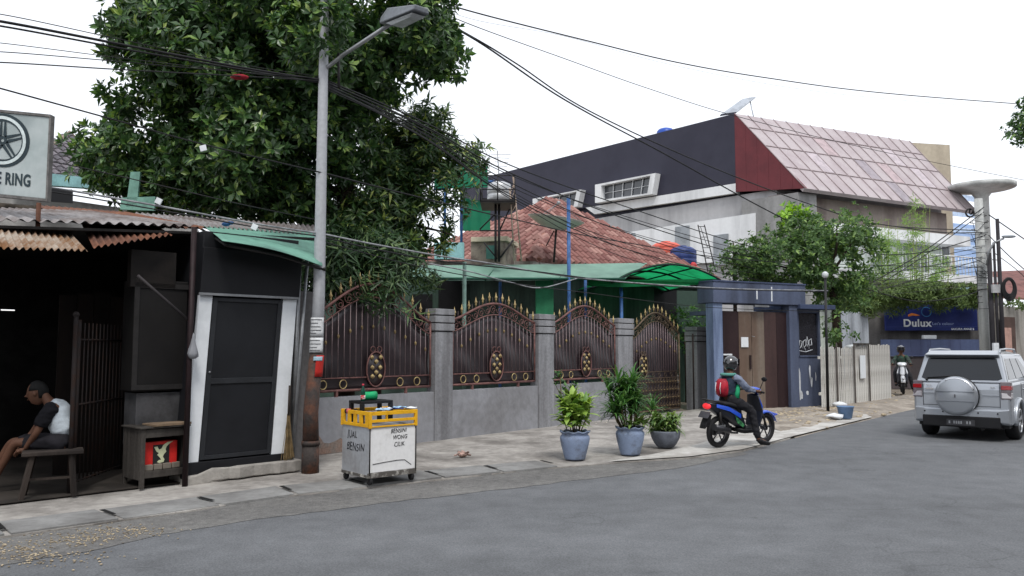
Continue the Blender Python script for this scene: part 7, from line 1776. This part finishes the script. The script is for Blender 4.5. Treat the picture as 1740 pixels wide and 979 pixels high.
# ================================================================== SCOOTERS
def scooter(root, cm, cm2, silver_front=False):
    """local: +y forward, x right, rear axle y=0"""
    rW = .285; WB = 1.26
    for cy in (0, WB):
        MB().lathe([(.20, -.035), (.25, -.045), (.28, -.03), (.285, 0), (.28, .03), (.25, .045), (.20, .035), (.20, -.035)], (0, cy, rW), 28, 'x', cap=False).build('tyre', rubber, root)
        rm = MB(); rm.ring((0, cy, rW), .205, .016, 'x', 24, 6)
        for k in range(5): a = 2*PI*k/5 + .2; rm.tube([(0, cy, rW), (0, cy + .2*math.cos(a), rW + .2*math.sin(a))], .014, 5)
        rm.lathe([(.04, -.06), (.04, .06)], (0, cy, rW), 12, 'x'); rm.build('rim', mat('dark_alloy', (.10, .10, .11), .4, .5), root)
    # tail cowling (prism profile in yz)
    def loft(sections, name, m, bevel=.02):
        """sections: (y, z, halfwidth, halfheight)"""
        vs = []; fs = []; n = 12
        for (y, z, hw, hh) in sections:
            for k in range(n):
                a = 2*PI*k/n; c_, s_ = math.cos(a), math.sin(a)
                vs.append((hw*math.copysign(abs(c_)**.7, c_), y, z + hh*math.copysign(abs(s_)**.7, s_)))
        for i in range(len(sections)-1):
            for k in range(n): fs.append((i*n+k, i*n+(k+1) % n, (i+1)*n+(k+1) % n, (i+1)*n+k))
        fs += [tuple(range(n)), tuple(range((len(sections)-1)*n, len(sections)*n))]
        return MB().add(vs, fs, True).build(name, m, root)
    loft([(-.33, .80, .05, .03), (-.2, .75, .11, .08), (0, .68, .14, .12), (.25, .60, .15, .15), (.48, .5, .14, .15), (.62, .36, .10, .09)], 'tail_cowling', cm2)
    loft([(-.30, .83, .06, .015), (-.1, .80, .13, .035), (.1, .79, .15, .045), (.3, .75, .15, .05), (.55, .74, .12, .045), (.62, .72, .06, .03)], 'seat', mat('seat_vinyl', (.02, .02, .022), .5))
    for sx in (-1, 1):
        mb = MB(); mb.prism([(sx*.145, -.22, .74), (sx*.16, .1, .66), (sx*.165, .4, .52), (sx*.15, .42, .60), (sx*.14, .1, .74), (sx*.12, -.2, .80)], (sx*.012, 0, 0)); mb.build('side_fairing', cm, root, bevel=.004)
    loft([(.45, .30, .10, .04), (.62, .27, .13, .05), (.85, .27, .14, .05), (.98, .33, .12, .06)], 'footboard', black)
    # leg shield and front
    mb = MB(); mb.add([(-.17, .92, .33), (.17, .92, .33), (.19, .98, .62), (-.19, .98, .62), (.13, .90, .92), (-.13, .90, .92), (-.10, 1.08, .45), (.10, 1.08, .45), (.11, 1.10, .68), (-.11, 1.10, .68), (.08, .99, .94), (-.08, .99, .94)],
        [(0,1,2,3),(3,2,4,5),(7,6,9,8),(8,9,11,10),(0,6,7,1),(1,7,8,2),(2,8,10,4),(3,9,6,0),(5,11,9,3),(4,10,11,5)]); mb.build('leg_shield', cm2, root, bevel=.02)
    fv = MB(); fv.add([(-.15, 1.0, .52), (0, 1.13, .44), (.15, 1.0, .52), (.17, 1.0, .72), (0, 1.16, .66), (-.17, 1.0, .72), (.10, .95, .93), (0, 1.05, .93), (-.10, .95, .93)], [(0,1,4,5),(1,2,3,4),(5,4,7,8),(4,3,6,7)]); fo = fv.build('front_fairing', cm, root); s_ = fo.modifiers.new('s', 'SOLIDIFY'); s_.thickness = .02
    # handlebar cowl, bars, mirrors, headlight
    loft([(.80, 1.0, .09, .03), (.88, 1.02, .15, .05), (.98, 1.0, .14, .06), (1.05, .96, .08, .04)], 'handlebar_cowl', cm)
    mb = MB(); mb.tube([(-.34, .80, .99), (-.15, .88, 1.01), (.15, .88, 1.01), (.34, .80, .99)], .015, 8); hb2 = mb.build('handlebar', dkmetal, root)
    for sx in (-1, 1):
        MB().tube([(sx*.22, .85, 1.0), (sx*.35, .795, .99)], .02, 8).build('grip', rubber, hb2)
        mb = MB(); mb.tube([(sx*.2, .86, 1.02), (sx*.28, .86, 1.2)], .007, 5); mb.ball((sx*.30, .86, 1.23), .055, 10, 6, (1.2, .3, .8)); mb.build('mirror', black, root)
    mb = MB(); mb.ball((0, 1.03, .97), .07, 12, 8, (1.2, .5, .7)); mb.build('headlight', mat('headlight_lens', rgb(220, 224, 230), .15, .2), root)
    # fork, front fender
    for sx in (-1, 1): MB().tube([(sx*.07, WB, rW), (sx*.06, 1.1, .62)], .02, 8).build('fork_leg', dkmetal, root)
    vs = []; fs = []; n = 10
    for i in range(n+1):
        a = R(20 + 135*i/n); rr = .325
        for (x, dr) in ((-.07, -.03), (-.05, 0), (0, .012), (.05, 0), (.07, -.03)): vs.append((x, WB + (rr+dr)*math.cos(a) + .0, rW + (rr+dr)*math.sin(a)))
    for i in range(n):
        for k in range(4): q_ = i*5+k; fs.append((q_, q_+1, q_+6, q_+5))
    fo = MB().add(vs, fs, True).build('front_fender', cm, root); s_ = fo.modifiers.new('s', 'SOLIDIFY'); s_.thickness = .008
    mb = MB(); mb.add([(-.05, WB + .24, .5), (.05, WB + .24, .5), (0, WB + .44, .52), (-.05, WB + .1, .60), (.05, WB + .1, .60)], [(0,1,2),(3,4,2),(0,2,3),(1,4,2),(0,3,4,1)]); mb.build('fender_beak', cm, root, bevel=.01)
    # rear mudguard, plate, light, grab rail, engine, exhaust
    mb = MB(); mb.prism([(-.07, -.24, .60), (-.07, -.33, .42), (-.07, -.42, .36), (-.07, -.40, .43), (-.07, -.30, .62)], (.14, 0, 0)); mb.build('mudguard', black, root, bevel=.008)
    mb = MB(); mb.add([(-.115, -.33, .66), (.115, -.33, .66), (.115, -.40, .56), (-.115, -.40, .56), (-.115, -.34, .653), (.115, -.34, .653), (.115, -.41, .553), (-.115, -.41, .553)], [(0,1,2,3),(7,6,5,4),(0,4,5,1),(1,5,6,2),(2,6,7,3),(3,7,4,0)]); mb.build('number_plate', mat('bike_plate', (.06, .06, .07), .4), root)
    mb = MB(); mb.ball((0, -.315, .755), .075, 12, 8, (1.25, .55, .75)); mb.build('tail_light', tlr if silver_front else emis('tail_glow', (.9, .03, .04, 1), .55), root)
    mb = MB(); mb.tube([(-.13, -.02, .80), (-.13, -.3, .86), (-.05, -.37, .875), (.05, -.37, .875), (.13, -.3, .86), (.13, -.02, .80)], .014, 6); mb.build('grab_rail', dkmetal, root)
    mb = MB(); mb.box(-.16, -.07, -.05, .45, .22, .36); mb.lathe([(.11, -.16), (.12, -.07)], (0, .3, .30), 16, 'x'); mb.lathe([(.1, -.15), (.1, -.07)], (0, 0, .3), 16, 'x'); mb.build('engine', mat('engine_grey', rgb(80, 80, 84), .6, .5), root, bevel=.01)
    mb = MB(); mb.tube([(.1, .4, .25), (.13, .2, .27), (.15, .1, .31)], .018, 8); mb.tube([(.15, .12, .31), (.155, -.28, .40)], .05, 12, r1=.058); mb.build('exhaust', mat('exhaust_dark', rgb(70, 70, 74), .4, .6), root)
    mb = MB(); mb.box(.115, .122, -.2, .05, .33, .42); mb.build('heat_shield', steel, root)
    mb = MB(); mb.tube([(.09, -.02, .3), (.12, -.1, .66)], .022, 8); mb.build('shock', dkmetal, root)
    return root
bluem = mat('blue_scooter_paint', rgb(30, 80, 200), .25, .1, var=.08, spec=.7, coat=.5, fine=.01)
nav = mat('dark_navy_plastic', (.016, .02, .035), .35, spec=.6)
rw = gnd(1220, 762, .03); hd1 = R(56)
sc1 = empty('scooter', V((rw.x, rw.y, .045)), -hd1, 'blue and black motor scooter with a glowing red tail light at the pavement edge', 'scooter')
sc1.rotation_euler = (0, R(3), -hd1)
scooter(sc1, bluem, nav); sc1.scale = (.93, .93, .93)
mb = MB(); mb.prism([(.166, .25, .58), (.17, .42, .46), (.17, .5, .40), (.17, .46, .36), (.17, .3, .45)], (.004, 0, 0)); mb.build('green_graphic', mat('green_decal', rgb(70, 140, 90), .4, c2=rgb(40, 90, 60), scale=20, mix=(.45, .55)), sc1)

def rider(root, J, cols, helm, gloves=False):
    """J joints in scooter space; root at the scooter frame"""
    E = [('pel','belly'),('belly','chest'),('chest','nb'),('nb','neck'),('neck','head')]
    for s in 'LR': E += [('chest','sh'+s),('sh'+s,'el'+s),('el'+s,'wr'+s),('pel','hp'+s),('hp'+s,'kn'+s),('kn'+s,'an'+s),('an'+s,'to'+s)]
    Rb = dict(pel=(.1,.1), belly=.10, chest=.11, nb=.06, neck=.052, head=.06)
    for s in 'LR': Rb.update({'sh'+s: .055, 'el'+s: .042, 'wr'+s: .03, 'hp'+s: .075, 'kn'+s: .058, 'an'+s: .04, 'to'+s: .03})
    b = skin_mesh('body', J, E, Rb, skin, root, world=False)
    f = V(J.get('face', (0, 1, -.05))) if 'face' in J else V((0, 1, -.05))
    join_into(b, head_mb(J['head'], f, (0, 0, 1), .10))
    for s, sd in (('L', 1), ('R', -1)): join_into(b, hand_mb(V(J['wr'+s]), (V(J['wr'+s]) - V(J['el'+s])).normalized() + V((0, .2, 0)), (0, .2, -1), .17, 1.2, sd))
    jac, slv, trs, vest = cols
    skin_mesh('jacket', {k: V(J[k]) for k in ('pel', 'belly', 'chest', 'nb')}, E[:3], dict(pel=(.175,.165), belly=(.17,.155), chest=(.175,.15), nb=.085), jac, root, world=False)
    for s in 'LR':
        a_, b_, c_ = V(J['sh'+s]), V(J['el'+s]), V(J['wr'+s])
        skin_mesh('sleeve', dict(z=V(J['chest']).lerp(a_, .55), a=a_, b=b_, c=b_.lerp(c_, .9)), [('z','a'),('a','b'),('b','c')], dict(z=.09, a=.083, b=.062, c=.046), slv, root, world=False)
        h_, k_, n_ = V(J['hp'+s]), V(J['kn'+s]), V(J['an'+s])
        skin_mesh('trouser_leg', dict(z=V(J['pel']), a=h_, b=k_, c=n_), [('z','a'),('a','b'),('b','c')], dict(z=.13, a=.118, b=.082, c=.06), trs, root, world=False)
        t_ = V(J['to'+s]); sh_ = MB(); d_ = (t_-n_); sh_.tube([n_ + V((0, 0, -.0)), n_ + d_*.35 + V((0, 0, -.03)), t_ + d_.normalized()*.05], [.05, .052, .035], 10); sh_.build('shoe', black, root)
    # helmet
    hc = V(J['head']) + V((0, -.01, .02)); f = f.normalized(); up_ = V((0, 0, 1)); up_ = (up_ - f*up_.dot(f)).normalized(); s_ = f.cross(up_)
    vs = []; fs = []; n = 24; m = 14; 
    for i in range(m+1):
        ph = PI*i/m
        for k in range(n):
            a = 2*PI*k/n; x, y, z = math.sin(ph)*math.sin(a), math.sin(ph)*math.cos(a), -math.cos(ph)
            vs.append(hc + s_*x*.135 + f*y*.155 + up_*z*.148)
    for i in range(3, m):
        for k in range(n):
            a = 2*PI*(k+.5)/n; zc = -math.cos(PI*(i+.5)/m)
            if math.cos(a) > .35 and zc < .25: continue
            fs.append((i*n+k, i*n+(k+1) % n, (i+1)*n+(k+1) % n, (i+1)*n+k))
    h = MB().add(vs, fs, True).build('helmet', helm, root); sm = h.modifiers.new('s', 'SOLIDIFY'); sm.thickness = .02
    vs = []; fs = []
    for j in range(5):
        z = .05 + .07*0 - .03*j + .02
        for k in range(9): a = R(-55 + 110*k/8); vs.append(hc + s_*math.sin(a)*.145 + f*math.cos(a)*.172 + up_*(z + .02))
    for j in range(4):
        for k in range(8): q_ = j*9+k; fs.append((q_, q_+1, q_+10, q_+9))
    v = MB().add(vs, fs, True).build('visor', mat('visor_dark', (.02, .02, .025), .1, spec=.8), h)
    return b
J1 = dict(pel=V((0, .26, .88)), belly=V((0, .28, 1.02)), chest=V((0, .33, 1.2)), nb=V((0, .36, 1.32)), neck=V((.0, .37, 1.38)), head=V((.0, .40, 1.48)), face=V((.18, 1, -.12)),
          shL=V((-.17, .36, 1.25)), elL=V((-.26, .55, 1.05)), wrL=V((-.27, .74, 1.0)), shR=V((.17, .36, 1.25)), elR=V((.27, .50, 1.04)), wrR=V((.28, .74, 1.0)),
          hpL=V((-.09, .30, .84)), knL=V((-.17, .72, .76)), anL=V((-.14, .78, .36)), toL=V((-.14, .92, .31)), hpR=V((.09, .30, .84)), knR=V((.22, .66, .66)), anR=V((.30, .74, .13)), toR=V((.33, .94, .055)))
fc1 = J1.pop('face')
p1 = empty('person', sc1.location, -hd1, 'scooter rider in black helmet and dark jacket with grey sleeves, right foot on the ground', 'person')
jk1 = mat('dark_green_jacket', rgb(36, 48, 66, .8), .8, c2=rgb(50, 78, 84, .8), scale=5, mix=(.5, .6), bump=.3, bscale=12); slg = mat('grey_sleeve', rgb(120, 128, 148), .85, c2=rgb(90, 98, 116), scale=6, bump=.3, bscale=15)
trb = mat('black_trousers', (.016, .016, .02), .85); hmb = mat('black_helmet', (.02, .021, .024), .18, spec=.8, coat=.6)
p1.scale = (.93, .93, .93)
rider(p1, J1, (jk1, slg, trb, None), hmb)
# green panels of the jacket and the collar
mb = MB(); mb.tube([(.155, .34, .88), (.165, .36, 1.0), (.155, .40, 1.12)], [.05, .045, .03], 8); mb.build('jacket_panel', mat('bright_green_cloth', rgb(36, 160, 110), .8), p1)
mb = MB(); mb.ring((0, .31, 1.30), .12, .03, 'z', 18, 6); mb.build('jacket_yoke', mat('teal_cloth', rgb(90, 150, 140), .8), p1)
bpk = empty('backpack', V(sc1.location) + Matrix.Rotation(-hd1, 3, 'Z') @ V((0, .12, .84)), -hd1, 'red backpack hanging on the scooter rider\'s back', 'backpack')
vs = []; fs = []; n = 16
for (z, hw, d0) in ((0, .07, .05), (.04, .12, .09), (.14, .13, .11), (.24, .12, .10), (.30, .08, .06)):
    for k in range(n): a = 2*PI*k/n; vs.append((hw*math.cos(a), .02 - d0*max(0, -math.sin(a))*1.0 + .03*max(0, math.sin(a)), z))
for i in range(4):
    for k in range(n): fs.append((i*n+k, i*n+(k+1) % n, (i+1)*n+(k+1) % n, (i+1)*n+k))
fs += [tuple(range(n)), tuple(range(4*n, 5*n))]
MB().add(vs, fs, True).build('bag_body', mat('red_nylon', rgb(176, 34, 52), .6, c2=rgb(130, 26, 42), scale=8), bpk)
MB().tube([(-.05, -.085, .05), (-.05, -.1, .14), (-.05, -.08, .24)], .006, 5).build('bag_trim', white, bpk)
MB().tube([(.05, -.085, .05), (.05, -.1, .14), (.05, -.08, .24)], .006, 5).build('bag_trim', white, bpk)

# second scooter facing the camera
rw2 = gnd(1535, 670, .07); hdb = R(180 + 20)
sc2 = empty('scooter', V((rw2.x, rw2.y, .07)), 0, 'white and black motor scooter coming towards the camera beside the white fence', 'scooter')
scooter(sc2, mat('silver_white_plastic', rgb(206, 208, 212), .25, .2, var=.05, coat=.4, fine=.01), nav, True)
ang = R(180) - R(24); hv_ = V((-math.sin(ang), math.cos(ang), 0))
sc2.rotation_euler = (0, 0, ang); sc2.location = V((rw2.x, rw2.y, .07)) - hv_*1.26; sc2.scale = (1.06, 1.06, 1.06)
p2_ = empty('person', sc2.location, ang, 'helmeted scooter rider in a dark green jacket approaching head-on beside the white fence', 'person'); p2_.scale = (1.06, 1.06, 1.06)
J2 = dict(J1); J2['knR'] = V((.2, .70, .72)); J2['anR'] = V((.2, .76, .34)); J2['toR'] = V((.2, .9, .31)); J2['knL'] = V((-.24, .66, .62)); J2['anL'] = V((-.34, .7, .13)); J2['toL'] = V((-.4, .88, .06))
rider(p2_, J2, (mat('olive_jacket', rgb(56, 66, 62), .85, c2=rgb(44, 84, 66), scale=4, mix=(.5, .7)), mat('olive_jacket', (0, 0, 0)), trb, None), mat('grey_helmet', rgb(120, 122, 128), .25, .2, coat=.5))
# ================================================================== OPPOSITE SIDE OF THE STREET (unseen fronts added to shade the scene and fill glass reflections)
dO = V((.75, .66, 0)).normalized(); nO = V((dO.y, -dO.x, 0)); O0 = V((10.5, 7.6, 0)) + nO*2.6
spec_ = [(-30, -19, 6.2, (150, 140, 126), 'cream'), (-18.6, -8, 7.4, (120, 128, 132), 'blue grey'), (-7.6, 3, 5.6, (150, 128, 110), 'tan'), (3.4, 14, 7.0, (136, 138, 134), 'pale grey'), (14.4, 26, 6.0, (140, 116, 104), 'brick red')]
for (t0, t1, H_, c_, nm_) in spec_:
    p = O0 + dO*t0; root = empty('added_shophouse', p, math.atan2(dO.y, dO.x), nm_ + ' house front added unseen across the road for its shade and reflections', 'added_shophouse')
    W_ = t1 - t0; m_ = mat('added_shophouse_' + nm_.replace(' ', '_'), rgb(*c_), .9, c2=rgb(*[x*.8 for x in c_]), scale=.8, streak=True)
    MB().box(0, W_, -8, 0, 0, H_).build('wall', m_, root)
    MB().box(-.2, W_ + .2, -8.2, .5, H_, H_ + .25).build('roof', greyw, root)
    MB().box(.3, W_ - .3, .0, 1.3, 3.0, 3.08).build('awning', tin2, root)
    for k in range(3):
        x = W_*(.08 + .31*k); MB().box(x, x + W_*.22, .0, .03, .1, 2.6).build('door', mat('shutter_grey', rgb(90, 92, 96), .6), root)
        MB().box(x + .2, x + W_*.2, .0, .03, 3.7, 5.0).build('window', winm, root)
